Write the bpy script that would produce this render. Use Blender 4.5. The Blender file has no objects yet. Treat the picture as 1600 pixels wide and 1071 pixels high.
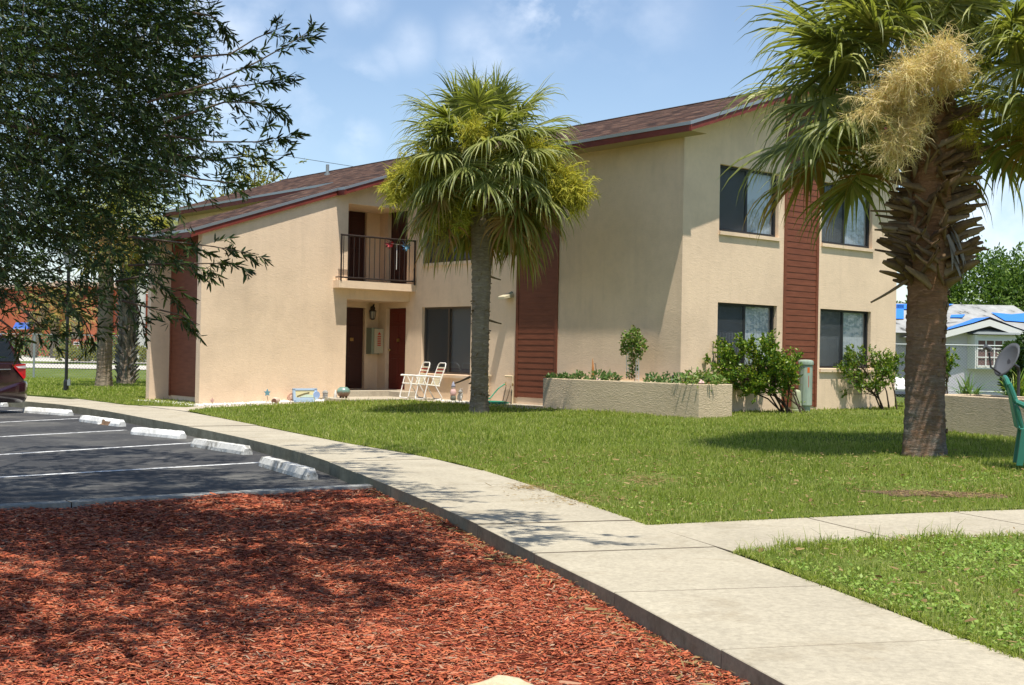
import bpy, bmesh, math, random
import numpy as np
from mathutils import Vector, Matrix

# ------------------------------------------------------------------ camera, sky, sun, exposure
SC = bpy.context.scene
COL = SC.collection
HC = 1.43                                   # eye height above the parking lot
FPX, PITCH, ROLL = 1945.3, 0.00855801, 0.01881624
W0, H0 = 1600.0, 1071.0
cp, sp = math.cos(PITCH), math.sin(PITCH)
cr, sr = math.cos(ROLL), math.sin(ROLL)
FWD = Vector((0, cp, sp)); U0 = Vector((0, -sp, cp)); R0 = Vector((1, 0, 0))
RGT = R0 * cr + U0 * sr
UPV = -R0 * sr + U0 * cr
cam = bpy.data.cameras.new('camera')
cam.sensor_width = 36.0
cam.lens = FPX / W0 * 36.0
cam.clip_start = 0.1
cam.clip_end = 2500.0
camo = bpy.data.objects.new('camera', cam)
camo.matrix_world = Matrix(((RGT.x, UPV.x, -FWD.x, 0), (RGT.y, UPV.y, -FWD.y, 0), (RGT.z, UPV.z, -FWD.z, HC), (0, 0, 0, 1)))
COL.objects.link(camo)
SC.camera = camo

SUN = Vector((0.092, -0.295, 0.951)).normalized()      # direction towards the sun
world = bpy.data.worlds.new("World"); SC.world = world
world.use_nodes = True
wn, wl = world.node_tree.nodes, world.node_tree.links
for n in list(wn): wn.remove(n)
def N(t, typ, **kw):
    n = t.new(typ)
    for k, v in kw.items():
        if k in ('operation', 'blend_type', 'data_type', 'noise_dimensions', 'feature', 'distance', 'interpolation', 'wave_type', 'bands_direction', 'mode', 'vector_type', 'sky_type', 'offset', 'squash'):
            setattr(n, k, v)
        else:
            n.inputs[k.replace('_', ' ')].default_value = v
    return n
sky = wn.new('ShaderNodeTexSky'); sky.sky_type = 'NISHITA'; sky.sun_disc = False
sky.sun_elevation = math.asin(SUN.z); sky.sun_rotation = math.atan2(SUN.x, SUN.y)
sky.altitude = 0; sky.air_density = 1.0; sky.dust_density = 0.35; sky.ozone_density = 1.3
bg = wn.new('ShaderNodeBackground'); bg.inputs['Strength'].default_value = 0.12
wo = wn.new('ShaderNodeOutputWorld')
tc = wn.new('ShaderNodeTexCoord')
nz = N(wn, 'ShaderNodeTexNoise', Scale=13.0, Detail=8.0, Roughness=0.55, Distortion=0.1)
mp = wn.new('ShaderNodeMapping'); mp.inputs['Scale'].default_value = (1.0, 1.0, 1.3)
wl.new(tc.outputs['Generated'], mp.inputs['Vector']); wl.new(mp.outputs[0], nz.inputs['Vector'])
rmp = wn.new('ShaderNodeValToRGB'); rmp.color_ramp.elements[0].position = 0.40; rmp.color_ramp.elements[1].position = 0.66
wl.new(nz.outputs[0], rmp.inputs[0])
def skydir(px, py):
    v = FWD + RGT * ((px - 800) / FPX) - UPV * ((py - 535.5) / FPX)
    return v.normalized()
# soft cloud banks, by direction in the sky
acc = None
for (px, py, rad, amt) in [(850, -12, 0.05, 1.0), (560, 125, .024, .5), (640, 70, .022, .30), (600, 95, .016, .25), (556, 215, .02, .55), (560, 0, .025, .4), (1000, 30, .05, .2), (250, 60, .12, .55),
                           (1580, 330, .07, .6), (100, 380, .10, .45), (460, 140, .05, .3), (760, 75, .035, .35), (1400, 420, .06, .3)]:
    d = skydir(px, py)
    vm = N(wn, 'ShaderNodeVectorMath', operation='DISTANCE'); vm.inputs[1].default_value = d
    wl.new(tc.outputs['Generated'], vm.inputs[0])
    mr = N(wn, 'ShaderNodeMapRange'); mr.interpolation_type = 'SMOOTHSTEP'
    mr.inputs['From Min'].default_value = rad * 1.35; mr.inputs['From Max'].default_value = rad * 0.1
    mr.inputs['To Min'].default_value = 0; mr.inputs['To Max'].default_value = amt
    wl.new(vm.outputs['Value'], mr.inputs['Value'])
    if acc is None: acc = mr.outputs[0]
    else:
        ad = N(wn, 'ShaderNodeMath', operation='MAXIMUM'); wl.new(acc, ad.inputs[0]); wl.new(mr.outputs[0], ad.inputs[1]); acc = ad.outputs[0]
mu = N(wn, 'ShaderNodeMath', operation='MULTIPLY_ADD'); mu.inputs[2].default_value = .02; wl.new(acc, mu.inputs[0]); wl.new(rmp.outputs[0], mu.inputs[1])
mx = N(wn, 'ShaderNodeMix', data_type='RGBA'); mx.inputs[7].default_value = (7.5, 7.9, 8.6, 1)
wl.new(mu.outputs[0], mx.inputs[0]); wl.new(sky.outputs[0], mx.inputs[6]); wl.new(mx.outputs[2], bg.inputs[0]); wl.new(bg.outputs[0], wo.inputs[0])

sl = bpy.data.lights.new('sun', 'SUN'); sl.energy = 5.0; sl.angle = math.radians(0.53); sl.color = (1.0, 0.95, 0.86)
so = bpy.data.objects.new('sun', sl); so.rotation_euler = SUN.to_track_quat('Z', 'Y').to_euler(); so.location = (0, -20, 40); COL.objects.link(so)
SC.view_settings.view_transform = 'Standard'; SC.view_settings.look = 'None'
SC.view_settings.exposure = 0.46; SC.view_settings.gamma = 1.0; SC.view_settings.use_curve_mapping = False
SC.cycles.max_bounces = 8; SC.cycles.transparent_max_bounces = 12; SC.cycles.use_denoising = True

# ------------------------------------------------------------------ frames and helpers
TH = 0.86589827
AX, AY = math.sin(TH), math.cos(TH)         # direction along the long lit walls
BX, BY = -math.cos(TH), math.sin(TH)        # direction along the eaves
def T(a, b, z): return Vector((a * AX + b * BX, a * AY + b * BY, z))
def toab(x, y): return x * AX + y * AY, x * BX + y * BY
def G(a):                                    # lawn height
    return float(np.interp(a, [9, 11, 13, 15, 17, 18, 25], [.15, .16, .19, .25, .31, .33, .35]))
def GW(x, y): return G(x * AX + y * AY)
def P(px, py, z):                            # picture point -> place on the level z
    v = FWD + RGT * ((px - 800) / FPX) - UPV * ((py - 535.5) / FPX)
    t = (z - HC) / v.z
    return Vector((v.x * t, v.y * t, z))
def PY(px, py, Y):                           # picture point -> place at distance Y
    v = FWD + RGT * ((px - 800) / FPX) - UPV * ((py - 535.5) / FPX)
    return Vector((v.x / v.y * Y, Y, HC + v.z / v.y * Y))
def PL(px, py):                              # picture point on the lawn
    z = .25
    for _ in range(6):
        q = P(px, py, z); z = GW(q.x, q.y)
    return P(px, py, z)

class MB:
    def __init__(s): s.v = []; s.f = []; s.uv = {}; s.mi = []
    def add(s, vs, fs, m=0):
        o = len(s.v); s.v += [tuple(x) for x in vs]
        for f in fs: s.f.append([i + o for i in f]); s.mi.append(m)
    def quad(s, a, b, c, d, m=0, uv=None):
        s.add([a, b, c, d], [(0, 1, 2, 3)], m)
        if uv: s.uv[len(s.f) - 1] = uv
    def hexa(s, c, m=0):                      # 8 corners: bottom 0-3, top 4-7
        s.add(c, [(3, 2, 1, 0), (4, 5, 6, 7), (0, 1, 5, 4), (1, 2, 6, 5), (2, 3, 7, 6), (3, 0, 4, 7)], m)
    def abox(s, a0, a1, b0, b1, z0, z1, m=0):
        s.hexa([T(a0, b0, z0), T(a1, b0, z0), T(a1, b1, z0), T(a0, b1, z0), T(a0, b0, z1), T(a1, b0, z1), T(a1, b1, z1), T(a0, b1, z1)], m)
    def box(s, x0, x1, y0, y1, z0, z1, m=0):
        s.hexa([(x0, y0, z0), (x1, y0, z0), (x1, y1, z0), (x0, y1, z0), (x0, y0, z1), (x1, y0, z1), (x1, y1, z1), (x0, y1, z1)], m)
    def prism(s, pts, d, m=0):               # polygon pts (3D) extruded by vector d
        n = len(pts); d = Vector(d); pts = [Vector(p) for p in pts]
        s.add(pts + [p + d for p in pts], [tuple(range(n - 1, -1, -1)), tuple(range(n, 2 * n))] + [(i, (i + 1) % n, n + (i + 1) % n, n + i) for i in range(n)], m)
    def tube(s, pts, r, n=8, m=0, cap=True):
        pts = [Vector(p) for p in pts]
        rs = r if isinstance(r, (list, tuple)) else [r] * len(pts)
        o = len(s.v); ref = None
        for i, p in enumerate(pts):
            t = (pts[min(i + 1, len(pts) - 1)] - pts[max(i - 1, 0)]).normalized()
            if ref is None:
                ref = t.orthogonal().normalized()
            ref = (ref - t * ref.dot(t)).normalized(); bi = t.cross(ref)
            for k in range(n):
                q = 2 * math.pi * k / n
                s.v.append(tuple(p + (ref * math.cos(q) + bi * math.sin(q)) * rs[i]))
        for i in range(len(pts) - 1):
            for k in range(n):
                s.f.append([o + i * n + k, o + i * n + (k + 1) % n, o + (i + 1) * n + (k + 1) % n, o + (i + 1) * n + k]); s.mi.append(m)
        if cap:
            s.f.append([o + k for k in range(n)][::-1]); s.mi.append(m)
            s.f.append([o + (len(pts) - 1) * n + k for k in range(n)]); s.mi.append(m)
    def lathe(s, c, prof, n=24, m=0):        # prof: (r, z) list
        c = Vector(c); o = len(s.v)
        for (r, z) in prof:
            for k in range(n):
                q = 2 * math.pi * k / n
                s.v.append((c.x + r * math.cos(q), c.y + r * math.sin(q), c.z + z))
        for i in range(len(prof) - 1):
            for k in range(n):
                s.f.append([o + i * n + k, o + i * n + (k + 1) % n, o + (i + 1) * n + (k + 1) % n, o + (i + 1) * n + k]); s.mi.append(m)
        s.f.append([o + k for k in range(n)][::-1]); s.mi.append(m)
        s.f.append([o + (len(prof) - 1) * n + k for k in range(n)]); s.mi.append(m)

def base_loc(p):
    return Vector(p.location) if p else Vector((0, 0, 0))
def world_loc(o):
    v = Vector((0, 0, 0))
    while o is not None: v += Vector(o.location); o = o.parent
    return v
def obj(name, mb, mats, parent=None, smooth=False, loc=None, bevel=0):
    if not isinstance(mats, (list, tuple)): mats = [mats]
    off = world_loc(parent)
    if loc is not None: off = off + Vector(loc) if parent else Vector(loc)
    me = bpy.data.meshes.new(name)
    me.from_pydata([(v[0] - off.x, v[1] - off.y, v[2] - off.z) for v in mb.v], [], mb.f)
    for m in mats: me.materials.append(m)
    if len(mats) > 1: me.polygons.foreach_set('material_index', mb.mi)
    if mb.uv:
        uvl = me.uv_layers.new(name='UVMap')
        for fi, uv in mb.uv.items():
            pl = me.polygons[fi]
            for k, li in enumerate(pl.loop_indices): uvl.data[li].uv = uv[k]
    if smooth: me.polygons.foreach_set('use_smooth', [True] * len(me.polygons))
    me.update()
    o = bpy.data.objects.new(name, me); COL.objects.link(o)
    if parent is not None: o.parent = parent
    if loc is not None and parent is None: o.location = loc
    if bevel:
        bv = o.modifiers.new('bevel', 'BEVEL'); bv.width = bevel; bv.segments = 2; bv.limit_method = 'ANGLE'
    return o
def npobj(name, V, F, mats, parent=None, mi=None, smooth=False):
    """V (n,3) F (m,k) numpy -> one mesh"""
    V = np.asarray(V, np.float32); F = np.asarray(F, np.int32)
    off = world_loc(parent)
    V = V - np.array(off, np.float32)
    me = bpy.data.meshes.new(name)
    m, k = F.shape
    me.vertices.add(len(V)); me.vertices.foreach_set('co', V.ravel())
    me.loops.add(m * k); me.loops.foreach_set('vertex_index', F.ravel())
    me.polygons.add(m); me.polygons.foreach_set('loop_start', np.arange(0, m * k, k, dtype=np.int32))
    try: me.polygons.foreach_set('loop_total', np.full(m, k, dtype=np.int32))
    except Exception: pass
    if not isinstance(mats, (list, tuple)): mats = [mats]
    for mm in mats: me.materials.append(mm)
    if mi is not None: me.polygons.foreach_set('material_index', np.asarray(mi, np.int32))
    if smooth: me.polygons.foreach_set('use_smooth', np.ones(m, bool))
    me.update(calc_edges=True)
    o = bpy.data.objects.new(name, me); COL.objects.link(o)
    if parent is not None: o.parent = parent
    return o
def tag(o, label=None, cat=None, group=None, kind=None):
    if label: o['label'] = label
    if cat: o['category'] = cat
    if group: o['group'] = group
    if kind: o['kind'] = kind
    return o
def thing(name, loc, label, cat, group=None):
    o = bpy.data.objects.new(name, None); o.location = loc; o.empty_display_size = .3; COL.objects.link(o)
    return tag(o, label, cat, group)
def copy_tree(o, parent=None):
    c = o.copy(); COL.objects.link(c)
    if parent is not None: c.parent = parent
    for ch in [x for x in o.children]: copy_tree(ch, c)
    return c

# ------------------------------------------------------------------ materials
def mat(name, col=(.5, .5, .5), rough=.8, spec=.3, metal=0.0):
    m = bpy.data.materials.new(name); m.use_nodes = True
    b = m.node_tree.nodes['Principled BSDF']
    b.inputs['Base Color'].default_value = (*col, 1); b.inputs['Roughness'].default_value = rough
    b.inputs['Specular IOR Level'].default_value = spec; b.inputs['Metallic'].default_value = metal
    return m
def nodes(m): return m.node_tree.nodes, m.node_tree.links, m.node_tree.nodes['Principled BSDF']
def coord(m, kind='Object', scale=(1, 1, 1), rot=(0, 0, 0)):
    n, l, b = nodes(m)
    t = n.new('ShaderNodeTexCoord'); mpn = n.new('ShaderNodeMapping')
    mpn.inputs['Scale'].default_value = scale; mpn.inputs['Rotation'].default_value = rot
    l.new(t.outputs[kind], mpn.inputs[0]); return mpn.outputs[0]
def noise(m, vec, scale, detail=4, rough=.55, dist=0.0):
    n, l, b = nodes(m)
    x = N(n, 'ShaderNodeTexNoise', Scale=scale, Detail=detail, Roughness=rough, Distortion=dist)
    l.new(vec, x.inputs['Vector']); return x.outputs[0]
def ramp(m, fac, stops):
    n, l, b = nodes(m)
    r = n.new('ShaderNodeValToRGB'); e = r.color_ramp.elements
    while len(e) < len(stops): e.new(.5)
    for i, (p, c) in enumerate(stops):
        e[i].position = p; e[i].color = (*c, 1) if len(c) == 3 else c
    l.new(fac, r.inputs[0]); return r.outputs[0]
def mixc(m, fac, a, b_, mode='MIX'):
    n, l, b = nodes(m)
    x = N(n, 'ShaderNodeMix', data_type='RGBA', blend_type=mode)
    for i, v in ((0, fac), (6, a), (7, b_)):
        if isinstance(v, (int, float)): x.inputs[i].default_value = v
        elif isinstance(v, tuple): x.inputs[i].default_value = (*v, 1)
        else: l.new(v, x.inputs[i])
    return x.outputs[2]
def bump(m, h, strength=.4, dist=.01, prev=None):
    n, l, b = nodes(m)
    x = n.new('ShaderNodeBump'); x.inputs['Strength'].default_value = strength; x.inputs['Distance'].default_value = dist
    l.new(h, x.inputs['Height'])
    if prev is not None: l.new(prev, x.inputs['Normal'])
    l.new(x.outputs[0], b.inputs['Normal']); return x.outputs[0]
def setc(m, c): n, l, b = nodes(m); l.new(c, b.inputs['Base Color'])
def island(m):
    n, l, b = nodes(m)
    g = n.new('ShaderNodeNewGeometry'); return g.outputs['Random Per Island']
def translucent(m, col_socket, amt=.35, gain=(1.1, 1.3, .6)):
    n, l, b = nodes(m)
    tr = n.new('ShaderNodeBsdfTranslucent'); ms = n.new('ShaderNodeMixShader'); ms.inputs[0].default_value = amt
    mxn = N(n, 'ShaderNodeMix', data_type='RGBA', blend_type='MULTIPLY'); mxn.inputs[0].default_value = 1
    mxn.inputs[7].default_value = (*gain, 1)
    if isinstance(col_socket, tuple): mxn.inputs[6].default_value = (*col_socket, 1)
    else: l.new(col_socket, mxn.inputs[6])
    l.new(mxn.outputs[2], tr.inputs[0])
    out = n['Material Output']
    l.new(b.outputs[0], ms.inputs[1]); l.new(tr.outputs[0], ms.inputs[2]); l.new(ms.outputs[0], out.inputs[0])

def leafmat(name, cols, tr=.35, rough=.45, spec=.35, gain=(1.15, 1.25, .6)):
    m = mat(name, cols[0], rough, spec)
    k = len(cols)
    c = ramp(m, island(m), [(i / max(1, k - 1), cc) for i, cc in enumerate(cols)])
    setc(m, c); translucent(m, c, tr, gain); return m

def stucco(name, col, strength=.55):
    m = mat(name, col, .92, .15)
    v = coord(m)
    n1 = noise(m, v, .7, 5, .6); n2 = noise(m, v, 9, 4, .6, .6)
    v2 = coord(m, scale=(1, 1, 3.0)); n3 = noise(m, v2, 11, 3, .6, 1.2); n4 = noise(m, v, 70, 2)
    vs = coord(m, scale=(2.2, 2.2, .18)); n5 = noise(m, vs, 2.0, 4, .6)
    d = tuple(x * .84 for x in col); e = tuple(min(1, x * 1.08) for x in col)
    c = ramp(m, n1, [(.3, d), (.5, col), (.75, e)])
    c2 = mixc(m, ramp(m, n5, [(.52, (0, 0, 0)), (.78, (.35, .35, .35))]), c, tuple(x * .72 for x in col))
    c3 = mixc(m, ramp(m, n2, [(.3, (.12, .12, .12)), (.6, (0, 0, 0))]), c2, tuple(x * .6 for x in col))
    setc(m, c3)
    b1 = bump(m, n3, strength, .02)
    bump(m, n4, .3, .004, b1)
    return m
M = {}
M['stucco'] = stucco('stucco', (.80, .605, .425), .24)
M['stucco_planter'] = stucco('stucco_planter', (.58, .46, .315), .8)
def siding_mat():
    m = mat('siding', (.2, .055, .035), .6, .3)
    v = coord(m, scale=(1, 1, 6)); n1 = noise(m, v, 3, 4)
    setc(m, ramp(m, n1, [(.3, (.155, .046, .022)), (.7, (.215, .068, .034))])); bump(m, noise(m, coord(m, scale=(2, 2, 30)), 8, 3), .15, .003)
    return m
M['siding'] = siding_mat()
M['fascia'] = mat('fascia', (.26, .048, .03), .55, .3)
setc(M['fascia'], ramp(M['fascia'], noise(M['fascia'], coord(M['fascia']), 4, 5), [(.3, (.155, .030, .020)), (.7, (.22, .045, .030))]))
M['drip'] = mat('drip_metal', (.33, .35, .36), .4, .5, .6)
M['soffit'] = mat('soffit', (.36, .28, .17), .8)
def shingle():
    m = mat('shingles', (.1, .05, .04), .95, .1)
    n, l, b = nodes(m)
    t = n.new('ShaderNodeUVMap'); t.uv_map = 'UVMap'
    br = n.new('ShaderNodeTexBrick'); br.offset = .5; br.offset_frequency = 2
    br.inputs['Scale'].default_value = 1.0; br.inputs['Brick Width'].default_value = .26; br.inputs['Row Height'].default_value = .14
    br.inputs['Mortar Size'].default_value = .006; br.inputs['Mortar Smooth'].default_value = .3; br.inputs['Bias'].default_value = 0.0
    br.inputs['Color1'].default_value = (0, 0, 0, 1); br.inputs['Color2'].default_value = (1, 1, 1, 1); br.inputs['Mortar'].default_value = (.1, .1, .1, 1)
    l.new(t.outputs[0], br.inputs[0])
    nn = N(n, 'ShaderNodeTexNoise', Scale=1.6, Detail=5.0); l.new(t.outputs[0], nn.inputs['Vector'])
    c = ramp(m, br.outputs['Color'], [(0, (.020, .012, .009)), (.35, (.047, .026, .018)), (.7, (.085, .046, .031)), (1, (.13, .076, .051))])
    c2 = mixc(m, ramp(m, nn.outputs[0], [(.35, (.22, .22, .22)), (.65, (0, 0, 0))]), c, (.055, .034, .028))
    fine = N(n, 'ShaderNodeTexNoise', Scale=60.0, Detail=2.0); l.new(t.outputs[0], fine.inputs['Vector'])
    c3 = mixc(m, .35, c2, fine.outputs[1], 'OVERLAY')
    setc(m, c3)
    sp_ = n.new('ShaderNodeSeparateXYZ'); l.new(t.outputs[0], sp_.inputs[0])
    fr = N(n, 'ShaderNodeMath', operation='FRACT'); dv = N(n, 'ShaderNodeMath', operation='DIVIDE'); dv.inputs[1].default_value = .14
    l.new(sp_.outputs[1], dv.inputs[0]); l.new(dv.outputs[0], fr.inputs[0])
    bump(m, fr.outputs[0], .6, .012)
    return m
M['shingle'] = shingle()
def concrete(name, c1, c2, stain=(.25, .21, .16), sc=1.0):
    m = mat(name, c1, .9, .2)
    v = coord(m)
    n1 = noise(m, v, .9 * sc, 6, .6, .4); n2 = noise(m, v, 30, 5, .7); n3 = noise(m, v, 2.3 * sc, 6, .65, .6)
    c = ramp(m, n1, [(.3, c2), (.7, c1)])
    c = mixc(m, ramp(m, n3, [(.52, (0, 0, 0)), (.72, (.45, .45, .45))]), c, stain)
    c = mixc(m, .35, c, ramp(m, n2, [(.3, (.25, .25, .25)), (.7, (.8, .8, .8))]), 'OVERLAY')
    c = mixc(m, ramp(m, noise(m, v, 130, 2), [(.62, (0, 0, 0)), (.7, (.4, .4, .4))]), c, tuple(x * .5 for x in c1))
    setc(m, c); bump(m, n2, .25, .004)
    return m
M['concrete'] = concrete('concrete', (.41, .365, .275), (.33, .292, .22), (.22, .175, .11))
M['concrete_grey'] = concrete('concrete_grey', (.30, .30, .28), (.22, .22, .205), (.14, .13, .11))
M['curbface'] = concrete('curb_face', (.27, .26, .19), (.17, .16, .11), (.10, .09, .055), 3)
M['patio'] = concrete('patio', (.45, .40, .31), (.36, .31, .24), (.28, .23, .17))
M['joint'] = mat('joint_dirt', (.12, .10, .075), 1, 0)
M['asphalt'] = mat('asphalt', (.05, .05, .055), .85, .35)
m = M['asphalt']; v = coord(m)
c = ramp(m, noise(m, v, .6, 6, .62, .6), [(.38, (.032, .032, .033)), (.50, (.048, .047, .046)), (.60, (.085, .082, .074)), (.72, (.14, .132, .115))])
c = mixc(m, .55, c, ramp(m, noise(m, v, 90, 4, .7), [(.35, (.12, .12, .12)), (.65, (.85, .85, .85))]), 'OVERLAY')
c = mixc(m, ramp(m, noise(m, coord(m, scale=(1, 1.6, 1)), 3.2, 6, .7, 1.5), [(.56, (0, 0, 0)), (.66, (.5, .5, .5))]), c, (.16, .15, .135))
setc(m, c); bump(m, noise(m, v, 110, 3, .7), .5, .006)
M['stripe'] = mat('stripe_paint', (.72, .72, .70), .7, .3)
m = M['stripe']; setc(m, ramp(m, noise(m, coord(m), 9, 6, .75), [(.36, (.07, .07, .075)), (.45, (.45, .45, .44)), (.56, (.70, .70, .68))]))
def stopmat():
    m = mat('wheel_stop_paint', (.74, .72, .66), .8, .2)
    v = coord(m)
    n1 = noise(m, v, 5, 6, .7, .5)
    c = ramp(m, n1, [(.3, (.25, .24, .21)), (.40, (.60, .59, .55)), (.6, (.80, .79, .75))])
    n, l, b = nodes(m); g = n.new('ShaderNodeNewGeometry')
    c = mixc(m, ramp(m, noise(m, v, 14, 5, .7), [(.60, (0, 0, 0)), (.68, (.8, .8, .8))]), c, (.2, .17, .13))
    setc(m, c); bump(m, noise(m, v, 25, 4, .7), .5, .01)
    return m
M['wstop'] = stopmat()
M['wstop_broken'] = concrete('broken_concrete', (.26, .17, .10), (.12, .07, .045))
M['soil'] = mat('soil', (.12, .08, .05), 1, 0)
m = M['soil']; setc(m, ramp(m, noise(m, coord(m), 25, 5, .7), [(.3, (.07, .045, .028)), (.7, (.17, .12, .08))]))
M['lawn'] = mat('lawn_base', (.09, .14, .03), 1, 0)
m = M['lawn']; v = coord(m)
c = ramp(m, noise(m, v, .5, 5, .6), [(.35, (.075, .105, .022)), (.5, (.11, .145, .032)), (.68, (.155, .18, .055))])
c = mixc(m, .5, c, ramp(m, noise(m, v, 45, 4, .7), [(.3, (.2, .2, .2)), (.7, (.85, .85, .85))]), 'OVERLAY')
c = mixc(m, ramp(m, noise(m, v, 3, 5, .7), [(.62, (0, 0, 0)), (.74, (.55, .55, .55))]), c, (.16, .12, .06))
setc(m, c); bump(m, noise(m, v, 40, 4, .7), .8, .03)
M['farlawn'] = M['lawn']
M['grass'] = leafmat('grass_blades', [(.14, .19, .030), (.215, .275, .045), (.285, .35, .065), (.37, .41, .10), (.48, .44, .20)], .45, .55, .2, (1.2, 1.3, .5))
M['weed'] = leafmat('weed_leaves', [(.13, .22, .035), (.22, .33, .055), (.31, .40, .09)], .3, .5, .25)
M['drygrass'] = leafmat('dry_grass', [(.25, .17, .07), (.35, .26, .12), (.18, .11, .05)], .2, .8, .1, (1, 1, .8))
M['mulch'] = mat('mulch_ground', (.12, .03, .015), 1, .1)
m = M['mulch']; v = coord(m, scale=(1, 2.5, 1))
setc(m, ramp(m, noise(m, v, 30, 6, .75, 1.0), [(.3, (.09, .022, .013)), (.5, (.22, .045, .022)), (.7, (.34, .075, .035))])); bump(m, noise(m, v, 40, 5, .8), 1.0, .03)
M['chips'] = mat('mulch_chips', (.3, .06, .03), .85, .25)
m = M['chips']; setc(m, ramp(m, island(m), [(0, (.13, .030, .018)), (.2, (.28, .058, .027)), (.5, (.42, .098, .042)), (.78, (.46, .145, .06)), (.88, (.40, .17, .10)), (.97, (.36, .24, .15)), (1, (.18, .13, .10))]))
def barkmat(name, c1, c2, sc=1.0, ring=True):
    m = mat(name, c1, .95, .1)
    v = coord(m, scale=(1, 1, 5 if ring else .6))
    n1 = noise(m, v, 7 * sc, 6, .7, .8); n2 = noise(m, coord(m), 1.4, 4, .6)
    c = ramp(m, n1, [(.32, tuple(x * .35 for x in c2)), (.5, c1), (.7, c2)])
    c = mixc(m, ramp(m, n2, [(.4, (0, 0, 0)), (.65, (.5, .5, .5))]), c, c2)
    setc(m, c); bump(m, n1, .9, .03)
    return m
M['palmbark'] = barkmat('palm_bark_grey', (.20, .145, .10), (.37, .31, .235))
M['palmbark_red'] = barkmat('palm_bark_red', (.20, .095, .045), (.38, .22, .125))
m = M['palmbark_red']; n_, l_, b_ = nodes(m); t_ = n_.new('ShaderNodeTexCoord'); s_ = n_.new('ShaderNodeSeparateXYZ'); l_.new(t_.outputs['Object'], s_.inputs[0])
r_ = N(n_, 'ShaderNodeMapRange'); r_.inputs['From Min'].default_value = 2.0; r_.inputs['From Max'].default_value = .4; l_.new(s_.outputs[2], r_.inputs['Value'])
q_ = N(n_, 'ShaderNodeMath', operation='MULTIPLY'); l_.new(r_.outputs[0], q_.inputs[0]); l_.new(ramp(m, noise(m, coord(m), 3.5, 5, .65), [(.35, (.2, .2, .2)), (.6, (1, 1, 1))]), q_.inputs[1])
old_ = b_.inputs['Base Color'].links[0].from_socket
setc(m, mixc(m, q_.outputs[0], old_, ramp(m, noise(m, coord(m, scale=(1, 1, 5)), 9, 6, .7, .8), [(.3, (.07, .06, .05)), (.55, (.22, .19, .155)), (.75, (.36, .32, .27))])))
M['boot'] = mat('leaf_base', (.2, .14, .07), .8, .2)
m = M['boot']; setc(m, mixc(m, .5, ramp(m, island(m), [(0, (.09, .05, .028)), (.35, (.19, .115, .06)), (.75, (.34, .24, .13)), (1, (.42, .35, .24))]), ramp(m, noise(m, coord(m), 12, 5, .7), [(.3, (.05, .03, .02)), (.7, (.3, .2, .1))])))
M['fibre'] = leafmat('dead_leaf', [(.22, .20, .17), (.32, .29, .25), (.16, .11, .07)], .15, .8, .1, (1, 1, 1))
M['palmleaf'] = leafmat('palm_leaf', [(.12, .145, .040), (.20, .225, .055), (.30, .32, .095), (.42, .42, .17)], .38, .42, .4, (1.2, 1.25, .5))
M['palmleaf_old'] = leafmat('palm_leaf_old', [(.18, .20, .035), (.30, .27, .05), (.36, .25, .07), (.34, .17, .06)], .35, .5, .3, (1.2, 1.1, .5))
M['petiole'] = mat('petiole', (.20, .21, .06), .5, .3)
M['flower_green'] = leafmat('flower_stalks_green', [(.40, .38, .05), (.52, .46, .07), (.30, .33, .05)], .3, .7, .1, (1.2, 1.2, .5))
M['flower_tan'] = leafmat('flower_stalks_tan', [(.70, .54, .28), (.82, .66, .36), (.74, .66, .30), (.60, .44, .23)], .25, .75, .1, (1.1, 1.1, .7))
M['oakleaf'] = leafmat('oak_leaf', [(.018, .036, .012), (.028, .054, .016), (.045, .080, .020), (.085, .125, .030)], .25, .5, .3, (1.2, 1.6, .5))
M['twig'] = mat('twig', (.07, .05, .035), .9, .1)
M['bark'] = barkmat('oak_bark', (.10, .08, .06), (.17, .14, .11), 1, False)
M['shrub'] = leafmat('shrub_leaf', [(.05, .12, .015), (.10, .20, .02), (.19, .28, .03), (.30, .32, .04)], .3, .4, .4, (1.2, 1.2, .4))
M['vine'] = leafmat('vine_leaf', [(.08, .16, .03), (.16, .26, .05), (.24, .32, .08), (.20, .10, .05)], .3, .5, .3)
M['ground_plant'] = leafmat('ground_plant_leaf', [(.07, .15, .04), (.13, .22, .07), (.20, .27, .10)], .3, .5, .3)
M['darkbush'] = leafmat('dark_bush_leaf', [(.02, .05, .012), (.04, .085, .018), (.09, .15, .03)], .2, .35, .5)
M['bgleaf'] = leafmat('far_tree_leaf', [(.035, .075, .015), (.07, .13, .02), (.12, .19, .03), (.17, .25, .045)], .25, .6, .2)
M['bgleaf_y'] = leafmat('far_yellow_leaf', [(.12, .15, .025), (.22, .23, .035), (.32, .28, .05)], .35, .6, .2, (1.3, 1.2, .5))
M['rail'] = mat('rail_paint', (.028, .016, .012), .5, .4)
M['door_dark'] = mat('door_dark', (.055, .018, .014), .5, .4)
M['door_red'] = mat('door_red', (.13, .022, .014), .45, .4)
M['brass'] = mat('brass', (.6, .42, .15), .3, .5, 1)
M['frame_dark'] = mat('window_frame_dark', (.030, .030, .032), .45, .4, .3)
M['frame_alu'] = mat('window_frame_bronze', (.11, .095, .08), .4, .5, .5)
M['screen'] = mat('insect_screen', (.038, .042, .045), .7, .3)
M['blind'] = mat('vertical_blinds', (.52, .55, .57), .7, .2)
M['blind_dark'] = mat('blinds_grey', (.13, .15, .16), .8, .2)
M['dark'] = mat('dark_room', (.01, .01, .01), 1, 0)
M['white'] = mat('white_paint', (.78, .76, .72), .5, .4)
M['cream'] = mat('cream_vinyl', (.72, .66, .48), .45, .4)
M['strap_red'] = mat('strap_red', (.30, .045, .025), .5, .3)
M['black'] = mat('black_metal', (.012, .012, .012), .4, .5)
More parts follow.
